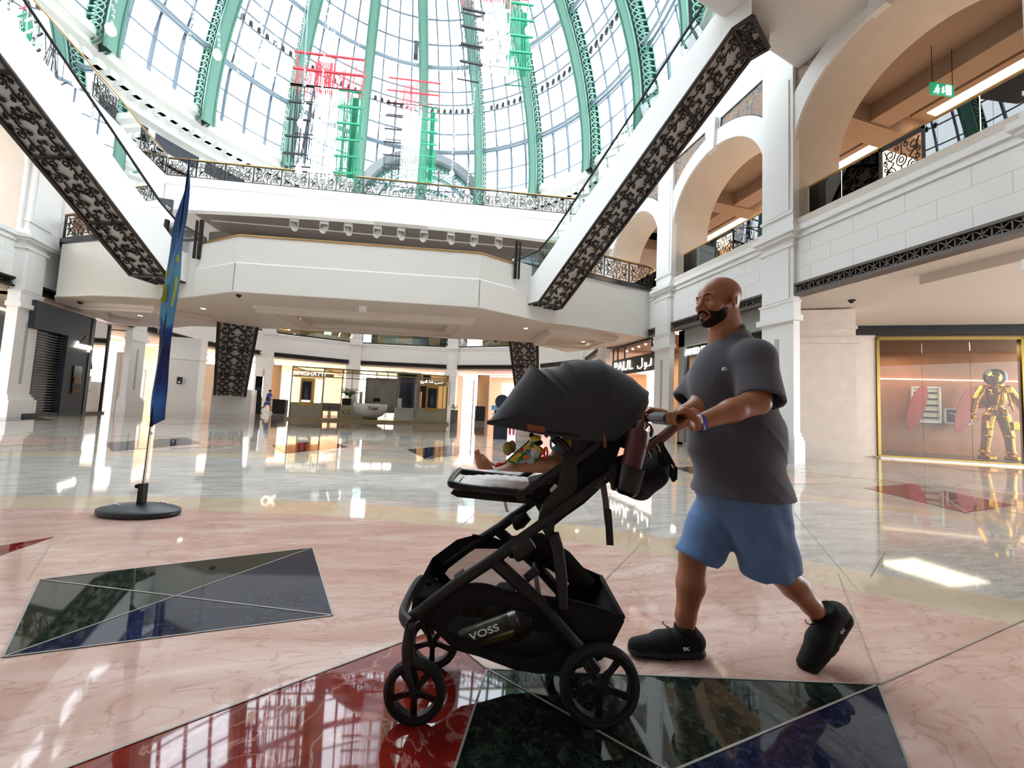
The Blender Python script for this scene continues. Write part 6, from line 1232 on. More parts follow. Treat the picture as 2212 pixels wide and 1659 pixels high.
def plant(c, h, n, lab, pot=True, sc=1.0, mat=None):
    c = np.array(c, float); T = Thing('potted_plant', lab, 'plant', c)
    if pot:
        q = MB(); q.box(c+[-.36*sc, -.3*sc, 0], c+[.36*sc, .3*sc, h]); T.part('pot', q, mat or M('planter_charcoal', '#2e2c2d', .5))
    rn = random.Random(int(c[0]*100)); q = MB()
    for k in range(n):
        a = rn.uniform(0, 2*PI); rch = rn.uniform(.25, .5)*sc; hh_ = rn.uniform(.35, .85)*sc; P = [c+[0, 0, h-.02]+V(math.cos(a)*rch*t, math.sin(a)*rch*t, hh_*(t*1.5-t*t*.8)) for t in np.linspace(0, 1, 7)]
        q.tube(P, .006*sc, 4)
        for j in range(2, 7):
            for sg in (-1, 1):
                d = V(-math.sin(a)*sg+.5*math.cos(a), math.cos(a)*sg+.5*math.sin(a), .15)*.13*sc; q.add([P[j], P[j]+d*.5+V(0, 0, .02*sc), P[j]+d, P[j]+d*.5-V(0, 0, .012*sc)], [(0, 1, 2, 3)])
    T.part('leaves', q, LEAFM, sharp=None); return T
plant(KF.P(kt(735), kz+.05, -3.6), 1.15, 34, 'bushy palm in a charcoal planter behind the kiosk glass', sc=1.15)
pr = onz(985, 905); plant((kb[0]+.55, kb[1]+1.2, 0), .9, 14, 'slim plant in a tall grey pot just right of the kiosk', sc=.6, mat=M('pot_grey', '#6d6a66', .5))
plant((9.55, 8.6, 0), .8, 20, 'green plant in a dark pot hidden behind the walking man beside the pilaster', sc=.8)
q = MB(); q.box((-3.2, 35.5, 0), (-1.7, 35.9, 2.9)); 
T = Thing('far_column', 'dark blue curved display wall behind the kiosk right of its centre', 'display wall', KF.P(kt(873), 0, -7)); c = np.array(KF.P(kt(874), 0, -7)); q = MB(); q.lathe([(0, 0), (.9, 0), (.9, 3.1), (0, 3.1)], c, n=24); T.part('body', q, M('navy_wall', '#20263c', .35))
T = Thing('rooftop_sign', 'small white event sign with gold ornament seen above the kiosk roof', 'sign', KF.P(kt(858), 3.0, -8)); q = MB(); c = np.array(KF.P(kt(856), 3.35, -8)); q.box(c+[-1.4, 0, -.35], c+[1.4, .1, .35]); T.part('board', q, WHITE); q = MB(); q.box((c[0]-1.2, c[1]+.02, 0), (c[0]-1.12, c[1]+.08, c[2])); q.box((c[0]+1.12, c[1]+.02, 0), (c[0]+1.2, c[1]+.08, c[2])); T.part('leg', q, WHITE)
q = MB(); q.ell(c+[0, -.06, .05], (.55, .04, .3), 16, 8); T.part('gold_ornament', q, MATS['kiosk_gold_bright']); T.text('black_lettering', 'P      Z', c+V(0, -.06, 0), (1, 0, 0), (0, 0, 1), .5, MATS['ink_black'], .01)
# ---------- jogger and bin
JP = onz(576, 893.5); JG = Thing('person', 'distant jogger in blue shirt and shorts running past the shops', 'person', JP); K_ = np.linalg.norm(JP[:2]-[-11.6, 33.5])
JS = 1.0; jx = V(math.cos(-.26), math.sin(-.26), 0); JQ = lambda x, z, y=0: np.array([JP[0], JP[1], 0])+(jx*x+V(-jx[1], jx[0], 0)*y+V(0, 0, z))*.95
s = SDF(JQ(0, 0)-1.0, JQ(0, 2)+1.0, .02); 
s.cap(JQ(.0, .95), JQ(.08, 1.40), .12, .15, .05); s.ell(JQ(.13, 1.66), (.085, .08, .11), None, .03); s.cap(JQ(.09, 1.45), JQ(.12, 1.56), .055, .05, .02)
for pts, rr in (((JQ(.02, .92, .08), JQ(.22, .52, .09), JQ(.18, .10, .09)), (.095, .07, .045)), ((JQ(-.02, .92, -.08), JQ(-.18, .52, -.09), JQ(-.50, .30, -.09)), (.095, .07, .045)), ((JQ(.10, 1.38, .17), JQ(-.10, 1.15, .2), JQ(.14, 1.02, .2)), (.05, .042, .032)), ((JQ(.10, 1.38, -.17), JQ(.30, 1.18, -.2), JQ(.44, 1.36, -.2)), (.05, .042, .032))):
    s.cap(pts[0], pts[1], rr[0], rr[1], .03); s.cap(pts[1], pts[2], rr[1], rr[2], .02)
    if pts[2][2] > .9: s.ell(pts[2], (.045, .045, .05), None, .02)
JG.part('body', s.mb(), M('light_skin', '#c79a80', .5), sharp=None)
s = SDF(JQ(0, 0)-1.0, JQ(0, 2)+1.0, .02); s.cap(JQ(.0, 1.0), JQ(.09, 1.38), .15, .17, .05); s.cap(JQ(.10, 1.40, .17), JQ(.0, 1.25, .2), .07, .065, .03); s.cap(JQ(.10, 1.40, -.17), JQ(.2, 1.28, -.2), .07, .065, .03); JG.part('running_shirt', s.mb(), M('royal_blue', '#23479c', .7), sharp=None)
s = SDF(JQ(0, 0)-1.0, JQ(0, 2)+1.0, .02); s.cap(JQ(.0, .95), JQ(.1, .72, .08), .14, .11, .04); s.cap(JQ(.0, .95), JQ(-.1, .72, -.08), .14, .11, .04); JG.part('shorts', s.mb(), M('steel_blue', '#4c6a9e', .7), sharp=None)
for p in (JQ(.18, .0, .09), JQ(-.52, .18, -.09)):
    q = MB(); q.ell(p+jx*.06+V(0, 0, .055), (.13, .05, .055), 12, 8); q.tube([p+V(0, 0, .05), p+V(0, 0, .2)], .05, 8); JG.part('shoe', q, M('white_shoe', '#e5e6ee', .6))
q = MB(); q.ell(JQ(.115, 1.71), (.095, .09, .09), 14, 10); JG.part('hair', q, BEARD)
bp = JP+jx*.15+V(0, .9, 0); T = Thing('litter_bin', 'square black bin behind the jogger', 'bin', (bp[0], bp[1], 0)); q = MB(); q.box((bp[0]-.1, bp[1], 0), (bp[0]+.75, bp[1]+.7, 1.0)); T.part('body', q, BLK); q = MB(); q.box((bp[0]-.13, bp[1]-.03, 1.0), (bp[0]+.78, bp[1]+.73, 1.06)); T.part('lid', q, IRON)
T = Thing('litter_bin', 'large black box in front of the pink lit shop right of the kiosk', 'bin', (6.2, 32.6, 0)); a = onz(1010, 892, 0); q = MB(); q.box((5.6, 32.6, 0), (6.4, 33.2, 1.2)); T.part('body', q, BLK); q = MB(); q.box((5.57, 32.57, 1.2), (6.43, 33.23, 1.26)); T.part('lid', q, IRON)
tt = onz(546, 893); T = Thing('information_totem', 'tall black information totem beside the lower escalator', 'totem', tt); q = MB(); q.box((tt[0], tt[1], 0), (tt[0]+.42, tt[1]+.2, 2.6)); T.part('panel', q, MATS['black_gloss']); q = MB(); q.box((tt[0]-.06, tt[1]-.1, 0), (tt[0]+.48, tt[1]+.3, .06)); T.part('foot', q, IRON)
# standing cut-out sign half hidden by the hood: blue robot-like board
c = S(1085, 905, 14); c[2] = 0; T = Thing('floor_sign', 'light blue block letter sign standing on the floor half hidden by the hood', 'sign', c, 'S'); q = MB(); z_ = lambda y: S(1085, y, 14)[2]
q.box(c+[-.42, 0, z_(878)], c+[.45, .12, z_(884)*0+z_(887)]); 
for (x0, x1, y0_, y1) in ((1063, 1100, 875, 881), (1063, 1100, 893, 898)):
    a, b = S(x0, y0_, 14), S(x1, y1, 14); q.box((a[0], c[1]-.02, b[2]), (b[0], c[1]+.1, a[2]))
T.part('letter_block', q, M('sky_blue_board', '#7fb4d8', .5)); q = MB(); a, b = S(1068, 882, 14), S(1098, 893, 14); q.box((a[0], c[1]+.02, 0.0), (b[0], c[1]+.1, a[2])); q.lathe([(0, -.06), (.26, -.06), (.26, .06), (0, .06)], S(1085, 868, 14), (0, 1, 0), 24); T.part('dark_outline', q, M('navy_board', '#1b2230', .5))
# ---------- hanging flag sculptures of coloured rods
CR_ = M('rod_red', '#d8323f', .5); CG_ = M('rod_green', '#1f9e74', .5); CW_ = M('rod_white', '#f7f7f7', .5); CK_ = M('rod_black', '#23252e', .5)
NETR = meshcloth('veil_red', '#d8505c', .72); NETG = meshcloth('veil_green', '#2fae86', .72); NETW = meshcloth('veil_white', '#ffffff', .45); NETK = meshcloth('veil_black', '#565a66', .8)
def flagmob(px, Y, lab, red=(0, 1), thick=.05):
    """px: corner pixels (x,y) of blocks; Y: plan distance; each colour a block of rods"""
    org = ony(px['R'][0][0], px['R'][0][1], Y); T = Thing('hanging_flag_sculpture', lab, 'hanging sculpture', org)
    for key, mat, veil, nm in (('R', CR_, NETR, 'red_bars'), ('K', CK_, NETK, 'black_bars'), ('W', CW_, NETW, 'white_bars'), ('G', CG_, NETG, 'green_bars')):  # each colour is a block of separate parallel bars
        if key not in px: continue
        (x0, y0_), (x1, y1), (x2, y2), rows, nrod = px[key]                   # top-left, top-right, bottom-left
        A, B_, C = (ony(x0, y0_, Y), ony(x1, y1, Y), ony(x2, y2, Y)); q = MB(); dpt = V(0, .9, .0)
        for r in range(rows+1):
            p, p2 = A+(C-A)*r/rows, B_+(C-A)*r/rows; q.tube([p, p2], thick, 4); q.tube([p+dpt, p2+dpt], thick*.6, 4) if r % 2 == 0 else None
        rn = random.Random(nrod)
        q2 = MB()
        nrod = int(nrod*1.7)
        for k in range(nrod+1):
            u = k/nrod; q2.tube([A+(B_-A)*u+dpt*rn.random(), C+(B_-A)*u+dpt*rn.random()], .018, 4)
        o = T.part(nm, q, mat); T.part('rods', q2, mat, o)
        if key in 'RG':
            w0 = .3 if key == 'R' else .55; q3 = MB(); 
            for k in range(9): u = w0+.03*k; q3.tube([A+(B_-A)*u+dpt*.4, C+(B_-A)*u+dpt*.4], .03, 4)
            T.part('dense_rods', q3, mat, o)
    q = MB(); 
    for u in (.1, .5, .9): p = ony(px['R'][0][0]+(px['R'][1][0]-px['R'][0][0])*u, px['R'][0][1]+(px['R'][1][1]-px['R'][0][1])*u, Y); q.tube([p, p+V(0, 0, 9)], .01, 4)
    T.part('hanging_wire', q, STEEL); return T
flagmob({'R': ((636, 111), (788, 130), (628, 182), 2, 26), 'K': ((628, 182), (679, 188), (611, 330), 4, 14), 'W': ((680, 188), (732, 194), (664, 370), 5, 16), 'G': ((733, 194), (784, 200), (719, 372), 5, 14)}, 17, 'large hanging red, black, white and green rod flag left of the central rib')
flagmob({'R': ((839, 167), (952, 181), (834, 221), 2, 8), 'K': ((834, 221), (872, 226), (825, 362), 5, 8), 'W': ((873, 226), (912, 230), (861, 388), 6, 14), 'G': ((912, 230), (948, 235), (904, 390), 6, 10)}, 22, 'smaller hanging rod flag straight in front of the vaulted arch', thick=.045)
flagmob({'R': ((1003, -60), (1152, -45), (1002, -20), 1, 20), 'K': ((1001, -20), (1050, -8), (993, 131), 4, 6), 'W': ((1051, -15), (1104, -5), (1044, 138), 5, 16), 'G': ((1104, 5), (1153, 12), (1100, 146), 4, 12)}, 15, 'hanging rod flag cut off by the top of the picture right of the central rib')
# crystal strands hanging from the dome
st0 = None; rn = random.Random(5)
for i, (x, y0_, y1, Y) in enumerate(((240, -30, 55, 12), (410, -30, 100, 12), (512, 80, 170, 14), (560, 0, 120, 15), (590, 0, 150, 16), (650, 110, 260, 15), (695, 0, 210, 15), (720, 30, 90, 15), (1019, 180, 300, 19), (976, 240, 370, 20), (1010, 360, 410, 20), (470, 60, 110, 13), (646, 200, 360, 15), (1085, 60, 120, 14), (1140, 20, 60, 14))):
    b = ony(x, y1, Y); t = ony(x, y0_, Y); h = t[2]-b[2]; T = Thing('crystal_strand', 'glittering strand of crystals hanging inside the dome', 'light strand', tuple(b), group='crystal strands under the dome')
    q = MB(); q.tube([b, t+V(0, 0, 6)], .008, 4); T.part('wire', q, STEEL); q = MB()
    for k in range(int(h/.16)): q.ell(b+V(rn.uniform(-.03, .03), 0, .16*k+rn.uniform(0, .1)), (.035, .035, .05), 6, 4)
    T.part('crystals', q, M('crystal', '#eef4f8', .1, .3), sharp=5); q = MB(); q.ell(b-V(0, 0, .12), (.12, .12, .16), 8, 6); T.part('pendant', q, M('crystal_pendant', '#f4ead8', .1, emit='#ffe9c8', es=.8), sharp=5)
T = Thing('loudspeaker', 'black loudspeaker hanging in front of the middle of the dome', 'loudspeaker', ony(899, 108, 22)); p = ony(899, 108, 22); T.part('cabinet', qbox(p-[.12, .2, .45], p+[.12, .2, .4]), MATS['spot_black']); T.part('bracket', qbox(p+[-.18, -.03, .4], p+[.15, .03, .5]), MATS['spot_black'])
# ---------- golden astronaut in the shop window
AO = np.array(sf.P(tpx(2152, -.75), .12, -.75)); ga = math.atan2(sf.n[1], sf.n[0])+PI/2; GLD = M('polished_astronaut_gold', '#d99a35', .12, 1.0, bump=(9, .5, .03)); AT = Thing('astronaut_statue', 'shiny golden astronaut statue standing in the gold-framed shop window', 'statue', AO, ga); cA, sA = math.cos(-ga), math.sin(-ga)
AL = V(cA*AO[0]-sA*AO[1], sA*AO[0]+cA*AO[1], AO[2]); AT.org = AL; AT.o.location = AO; H_ = .93
q_ = lambda x, y, z: AL+V(x, y, z)*H_*1.62
s = SDF(AL-V(1.1, .7, .05), AL+V(1.1, .7, 3.5), .018)
KK = 1.2
E_ = lambda c, r, R=None, k=.01: s.ell(c, np.array(r)*KK, R, k)
X_ = lambda c, r, R=None, rd=.01, k=.01: s.box(c, np.array(r)*KK, R, rd, k)
C_2 = lambda a, b, ra, rb, k=.01: s.cap(a, b, ra*KK, rb*KK, k)
E_(q_(0, 0, 1.45), (.24, .20, .30), None, .05); E_(q_(0, 0, 1.10), (.22, .18, .20), None, .05); X_(q_(0, -.17, 1.62), (.17, .09, .09), None, .02, .01); X_(q_(0, .2, 1.45), (.22, .13, .32), None, .04, .02)
for sx in (-1, 1):
    C_2(q_(sx*.22, 0, 1.66), q_(sx*.37, -.02, 1.40), .105, .095, .02); C_2(q_(sx*.38, -.02, 1.38), q_(sx*.47, -.08, 1.08), .085, .065, .015); E_(q_(sx*.37, -.02, 1.40), (.10, .10, .05), None, .01); E_(q_(sx*.48, -.09, 1.04), (.085, .085, .03), None, .01); E_(q_(sx*.49, -.10, .97), (.055, .05, .07), None, .015)
    for k in range(4): C_2(q_(sx*(.50-.02*k), -.13+.02*k, .93), q_(sx*(.495-.02*k), -.15+.02*k, .84), .02, .016, .006)
    C_2(q_(sx*.46, -.12, .96), q_(sx*.42, -.15, .91), .02, .016, .006)
    C_2(q_(sx*.13, 0, 1.0), q_(sx*.20, -.02, .58), .14, .11, .03); C_2(q_(sx*.20, -.02, .52), q_(sx*.24, 0, .16), .10, .085, .02); E_(q_(sx*.20, -.02, .55), (.125, .125, .045), None, .01); E_(q_(sx*.235, 0, .18), (.12, .12, .04), None, .01); X_(q_(sx*.24, -.07, .05), (.10, .19, .065), None, .04, .02)
    X_(q_(sx*.24, -.10, .80), (.08, .07, .12), None, .02, .01); E_(q_(sx*.1, -.2, 1.28), (.04, .05, .04), None, .01); C_2(q_(sx*.08, -.2, 1.5), q_(sx*.16, -.2, 1.15), .025, .025, .01)
X_(q_(0, -.19, 1.10), (.06, .05, .10), None, .02, .01)
AT.part('suit', s.mb(), GLD, sharp=None)
q = MB(); q.ell(q_(0, 0, 1.93), (.28, .28, .29), 24, 16); AT.part('helmet', q, glassm('helmet_bubble', '#f4e2b8', .35)); q = MB(); q.ell(q_(0, .02, 1.92), (.18, .18, .23), 20, 14); AT.part('visor_head', q, M('silver_gold', '#d8c7a2', .08, 1.0)); q = MB(); q.lathe([(.14, 0), (.21, .02), (.21, .07), (.15, .1)], q_(0, 0, 1.70), n=28); AT.part('neck_ring', q, GLD)
# display frames on the shop back wall
def wallframe(t0, t1, z0, z1, off, nm, lab, cat, back, inner=None):
    T = Thing(nm, lab, cat, sf.P(t0, z0, off)); q = MB(); 
    for (a, b, c, d) in ((t0, t1, z0, z0+.05), (t0, t1, z1-.05, z1), (t0, t0+.05, z0, z1), (t1-.05, t1, z0, z1)): sf.box(q, a, b, c, d, off-.06, off+.03)
    T.part('frame', q, WHITE); q = MB(); sf.box(q, t0, t1, z0, z1, off-.07, off-.04); T.part('back_panel', q, back); return T
u0_, u1_ = tpx(1970, -3.3), tpx(2033, -3.3)
T = wallframe(u0_, u1_, 1.35, 2.85, -3.3, 'eyewear_display', 'white framed display of sunglasses in five rows on the shop wall', 'display case', M('ivory_board', '#d9cdb8', .5))
for r in range(5):
    for c in range(4):
        q = MB(); x = u0_+.18+c*(u1_-u0_-.36)/3; z = 2.6-r*.26
        for dx in (-.05, .05): sf.box(q, x+dx-.04, x+dx+.04, z-.035, z+.03, -3.33, -3.31)
        sf.box(q, x-.1, x+.1, z+.015, z+.03, -3.33, -3.30); T.part('sunglasses', q, BLK)
w0_, w1_ = tpx(2040, -3.3), tpx(2100, -3.3)
T = wallframe(w0_, w1_, 1.35, 1.98, -3.3, 'picture', 'low white framed picture beside the sunglasses display', 'picture', M('dark_picture', '#4a3b30', .5)); q = MB(); q.tube([sf.P(w0_+.12, 1.8, -3.26), sf.P(w0_+.3, 1.75, -3.26), sf.P(w0_+.42, 1.5, -3.26)], .02, 6); T.part('white_arc', q, WHITE)
for t, lab in ((tpx(1982, -3.0), 'orange surfboard shaped panel left of the sunglasses display'), (tpx(2088, -3.0), 'orange surfboard shaped panel leaning behind the low picture')):
    T = Thing('board', lab, 'board', sf.P(t, .1, -3.0)); q = MB(); q.prism([sf.P(t+.28*math.cos(a)+.25*math.sin(a), 1.95+.95*math.sin(a), -3.05) for a in np.linspace(0, 2*PI, 24)[:-1]], tuple(np.array([sf.n[0], sf.n[1], 0])*.04)); T.part('panel', q, M('orange_lacquer', '#b8432a', .3))
q = MB(); sf.box(q, 1.0, 3.3, .09, .12, -3.4, -.6); 
T = Thing('smoke_detector', 'white rectangular detector on the pink soffit above the astronaut window', 'detector', onz(2048, 585, 4.74)); p = onz(2048, 585, 4.74); T.part('body', qbox(p-[.15, .1, .07], p+[.15, .1, 0]), WHITE); q = MB(); q.lathe([(0, -.1), (.05, -.1), (.06, -.07)], p, n=10); T.part('lens', q, GREYP)
camdome(1840, 648, 4.74, 'black dome camera at the soffit edge above the stone pier'); p = onz(2082, 575, 4.74); T = Thing('smoke_detector', 'small round white detector next to the rectangular one', 'detector', p); q = MB(); q.lathe([(0, -.09), (.05, -.09), (.06, -.02), (.09, 0)], p, n=14); T.part('body', q, WHITE)
# exit sign and downlight in the right gallery
p = onz(2030, 198, 10.1); T = Thing('exit_sign', 'green lit exit sign with running figure hanging in the right gallery', 'sign', p); fx = Facet((p[0]-.35, p[1]), (p[0]+.35, p[1]-.12)); fx.n = -fx.n if fx.n[1] > 0 else fx.n
ex = MB(); fx.box(ex, 0, .7, p[2]-.15, p[2]+.18, -.03, .0); T.part('panel', ex, M('exit_green', '#0f7a58', .4, emit='#17a577', es=.3)); q = MB(); c = lambda x, z: fx.P(x, p[2]+z, .012)
q.ell(c(.20, .09), (.025, .01, .025), 8, 6); q.tube([c(.19, .06), c(.17, -.02), c(.22, -.07), c(.20, -.12)], .012, 5); q.tube([c(.17, -.02), c(.13, -.08), c(.09, -.09)], .012, 5); q.tube([c(.24, .0), c(.19, .04), c(.14, .0)], .01, 5); q.tube([c(.36, .08), c(.36, -.08)], .012, 5); q.tube([c(.33, -.04), c(.36, -.09), c(.39, -.04)], .01, 5)
T.part('running_figure', q, M('exit_white', '#ffffff', .4, emit='#ffffff', es=2)); q = MB(); fx.box(q, .45, .6, p[2]-.12, p[2]+.14, .0, .012); T.part('door_symbol', q, MATS['exit_white']); q = MB(); q.tube([fx.P(.05, p[2]+.18, 0), fx.P(.05, 11.3, 0)], .008, 5); q.tube([fx.P(.65, p[2]+.18, 0), fx.P(.65, 11.3, 0)], .008, 5); T.part('suspension_wire', q, IRON)
for (x, y) in ((2029, 166),):
    p = onz(x, y, 11.29); T = Thing('ceiling_downlight', 'round bright downlight in the brown ceiling above the exit sign', 'downlight', p); q = MB(); q.lathe([(0, -.01), (.17, -.01), (.17, 0)], p, n=18); T.part('lens', q, LAMP); q = MB(); q.lathe([(.17, -.02), (.2, -.02), (.2, 0)], p, n=18); T.part('trim_ring', q, WHITE)
p = onz(2085, 134, 11.29); T = Thing('ceiling_speaker', 'round brown ceiling loudspeaker beside the downlight', 'loudspeaker', p); q = MB(); q.lathe([(0, -.012), (.2, -.012), (.22, 0)], p, n=18); T.part('grille', q, M('brown_grille', '#6d5646', .7))
# ---------- left: dark storefront, bright window, shops
LW = Facet((-13.62, 18.55), (-14.15, 22.9)); DS = M('slate_blue_front', '#343c46', .55); T = Thing('storefront', 'dark slate blue shop front with lit lettering beside the left pilaster', 'shop front', LW.P(0, 0, 0))
x1 = float(LW.L*.72); q = MB(); LW.box(q, 1.55, x1, 0, 4.35, -.4, 0); LW.box(q, -.3, 1.55, 3.3, 4.35, -.4, 0); LW.box(q, x1-.22, x1, 0, 4.3, -.4, .03, 1); T.part('facade', q, [DS, M('near_black', '#121316', .4)])
q = MB(); LW.box(q, -.3, 1.55, 0, 3.3, -.30, -.25); T.part('dark_interior', q, M('shop_dark', '#1d1a1e', .3)); q = MB()
for k in range(30): LW.box(q, .2, 1.5, .12+k*.105, .145+k*.105, -.16, -.13)
T.part('roller_grille', q, M('grille_steel', '#6f7278', .4, .5)); q = MB(); LW.box(q, 1.5, 1.58, 0, 3.3, -.2, .02); LW.box(q, -.3, 1.58, 0, .12, -.3, 0); T.part('grille_frame', q, DS)
q = MB(); q.tube([LW.P(1.7+.9*math.sin(a), 3.0+.55*(1-math.cos(a)), .012) for a in np.linspace(0, 1.5, 12)], .012, 4); T.part('arch_groove', q, MATS['near_black'])
SIGN = M('warm_sign', '#fff6ea', .4, emit='#fff0dc', es=2.4); T.text('sign_lettering', 'Aesop', LW.P(2.45, 3.0, .05), (LW.t[0], LW.t[1], 0), (0, 0, 1), .42, SIGN, .03)
q = MB(); LW.box(q, 2.05, 2.55, .9, 2.1, .0, .05); T.part('display_niche', q, M('niche_dark', '#22201d', .2)); q = MB(); 
for k in range(4): LW.box(q, 2.12+.1*k, 2.18+.1*k, 1.35, 1.6, .05, .08); LW.box(q, 2.1+.1*k, 2.15+.1*k, 1.0, 1.12, .05, .08)
T.part('bottles', q, M('amber_bottles', '#8a5a2c', .3))
LV = M('lavender_wall', '#a9a4bd', .5); T = Thing('jewellery_window', 'bright lavender lit jewellery window between the dark front and the column', 'shop window', LW.P(x1, 0, 0)); q = MB(); LW.box(q, x1, LW.L+.2, 0, 4.3, -1.3, -1.2); T.part('back_wall', q, LV); q = MB(); LW.box(q, x1+.02, LW.L, .1, 4.2, -.05, -.03); T.part('glass_pane', q, PANE); q = MB(); LW.box(q, x1, LW.L+.2, 0, .1, -1.2, .02); LW.box(q, LW.L-.1, LW.L, 0, 4.3, -.1, .02); T.part('frame', q, BRONZE); q = MB(); LW.box(q, x1, LW.L, 3.05, 3.3, -.6, -.5); T.part('light_strip', q, M('strip_light', '#ffffff', .4, emit='#f1ecff', es=5))
T.part('shelf', (lambda q: (LW.box(q, x1+.1, LW.L-.3, 1.05, 1.1, -.9, -.2), q)[1])(MB()), WHITE); q = MB(); q.lathe([(.03, 0), (.03, 1.0)], LW.P(x1+.5, .1, -.5), n=8); T.part('shelf_leg', q, STEEL)
area_light('window_lamp', LW.P((x1+LW.L)/2, 4.0, -.6), .9, 28, (.88, .85, 1))
p = LW.P(x1+.35, 1.1, -.5); T = Thing('bust_display', 'small white necklace bust on the shelf of the lavender window', 'display bust', p); q = MB(); q.lathe([(0, .42), (.05, .40), (.045, .3), (.11, .22), (.10, .05), (.12, 0), (0, 0)], p, n=14); T.part('bust', q, WHITE); q = MB(); q.tube([np.array(p)+V(.1*math.cos(a), .1*math.sin(a), .22) for a in np.linspace(0, 2*PI, 13)[:-1]], .008, 5, closed=True); T.part('necklace', q, GOLD)
# generic shop furnishing behind the far openings
def shopset(i, items):
    f = Facet(PN[i], PN[i+1])
    for (u0, u1, z0, z1, o, nm, lab, cat, mt) in items:
        T = Thing(nm, lab, cat, f.P(f.L*u0, z0, o)); q = MB(); f.box(q, f.L*u0, f.L*u1, z0, z1, o-.12, o); T.part('panel', q, mt); q = MB()
        f.box(q, f.L*u0-.04, f.L*u1+.04, z1, z1+.06, o-.16, o+.04); f.box(q, f.L*u0-.04, f.L*u0, z0, z1, o-.16, o+.04); f.box(q, f.L*u1, f.L*u1+.04, z0, z1, o-.16, o+.04); T.part('frame', q, GREYP)
PINKL = M('pink_lit_wall', '#e8b9e8', .5, emit='#f2a8f4', es=1.3); WLIT = M('white_lit_panel', '#fff6ec', .5, emit='#fff2e0', es=1.6); WOOD = M('shop_wood', '#a8744a', .5); SHUT = M('pale_shutter', '#e6cdb4', .5)
shopset(8, [(.10, .24, 0, 3.6, -.9, 'light_panel', 'tall white lit panel at the left of the pink lit shop', 'light panel', WLIT), (.27, .42, 0, 4.2, -1.4, 'partition', 'plain tan partition inside the pink lit shop', 'partition', M('tan_partition', '#b58c60', .6)), (.44, .95, .5, 3.7, -4.0, 'backlit_wall', 'pink and orange backlit slatted wall in the shop right of the kiosk', 'backlit wall', PINKL)])
f = Facet(PN[8], PN[9]); q = MB()
for k in range(16): u = .45+.03*k; f.box(q, f.L*u, f.L*u+.05, .4, 3.9, -3.9, -3.85)
solo('slat_screen', q, M('slat_orange', '#e8a86a', .5, emit='#ffb070', es=.5), 'orange vertical slats standing before the pink backlit wall', 'screen', f.P(f.L*.45, .4, -3.9))
for k, cl in enumerate(('#7a2a26', '#b81f22', '#c9b8a0', '#8c2b2b', '#50382c', '#c04038')):
    T = Thing('hanging_dress', '%s garment on the rail in the pink lit shop' % ('brown', 'bright red', 'beige', 'wine red', 'dark brown', 'coral')[k], 'garment', f.P(f.L*(.46+.05*k), .5, -3.4)); q = MB(); c = np.array(f.P(f.L*(.46+.05*k), .3, -3.4)); q.lathe([(0, 1.1), (.09, 1.08), (.12, .7), (.17, .1), (0, .1)], c, n=10); T.part('cloth', q, M('garment_%d' % k, cl, .8))
shopset(4, [(.15, .45, 0, 3.3, -1.2, 'shutter', 'pale closed slatted shutter left of the lower escalator', 'shutter', SHUT), (.5, .8, 0, 2.5, -2.2, 'poster', 'lit poster in the shop behind the blue flag', 'poster', M('poster_blush', '#d9b8b4', .5, emit='#ffe3dc', es=.4))])
shopset(5, [(.1, .42, 0, 3.4, -1.0, 'shutter', 'pale slatted shutter behind the jogger', 'shutter', SHUT), (.5, .95, 0, 3.4, -3.5, 'shelving', 'warm shelving wall deep in the shop left of the kiosk', 'shelving', WLIT)])
shopset(6, [(.2, .7, 0, 3.2, -4, 'shelving', 'warm lit shelving behind the kiosk glass on the left', 'shelving', WLIT), (.05, .18, 0, 4, -1, 'partition', 'tan partition behind the left kiosk pane', 'partition', MATS['tan_partition'])])
shopset(7, [(.55, .75, 0, 3.0, -1.6, 'coffee_bar', 'dark coffee bar front behind the kiosk on the right', 'bar', M('bar_dark', '#2b2422', .4)), (.1, .45, 0, 3.3, -4, 'shelving', 'pale lit wall behind the middle of the kiosk', 'shelving', WLIT)])
f = Facet(PN[7], PN[8]); T = Thing('coffee_urn', 'tall chrome cylinder on the bar behind the kiosk', 'urn', f.P(f.L*.66, .9, -1.2)); q = MB(); q.lathe([(0, 0), (.22, 0), (.22, 1.5), (0, 1.5)], f.P(f.L*.66, .9, -1.2), n=20); T.part('cylinder', q, MATS['chrome'])
f = Facet(PN[5], PN[6])
# upper level shop displays seen under the platform
def updisp(i, us):
    f = Facet(PN[i], PN[i+1])
    for (u, w_, z0, z1, nm, lab, cat, mt) in us:
        c = f.P(f.L*u, z0, -1.6); T = Thing(nm, lab, cat, c); q = MB(); f.box(q, f.L*u-w_/2, f.L*u+w_/2, z0, z1, -1.9, -1.6); T.part('body', q, mt); q = MB(); f.box(q, f.L*u-w_*.1, f.L*u+w_*.1, 6.62, z0, -1.8, -1.7); T.part('stand', q, GOLD)
WL = M('shade_glow', '#f2b060', .6, emit='#ffa848', es=1.5)
updisp(6, [(.2, .5, 7.3, 7.8, 'table_lamp', 'orange glowing lamp in the upper window left above the kiosk', 'lamp', WL), (.4, .7, 7.0, 7.3, 'brass_ornament', 'brass ornament beside the orange lamp in the upper window', 'ornament', BRASS), (.68, .6, 7.4, 8.0, 'table_lamp', 'white shaded lamp in the upper window above the kiosk', 'lamp', WLIT)])
T = Thing('window_lettering', 'large white X shaped graphic on the upper shop glass above the kiosk', 'lettering', PN[6]+(7.2,)); f = Facet(PN[6], PN[7])
for u, bd_ in ((.08, 'X'), (.18, 'X'), (.80, '/'), (.97, 'X')): T.text('letter', bd_, f.P(f.L*u, 7.4, .02), (*f.t, 0), (0, 0, 1), 1.1, WLIT, .03)
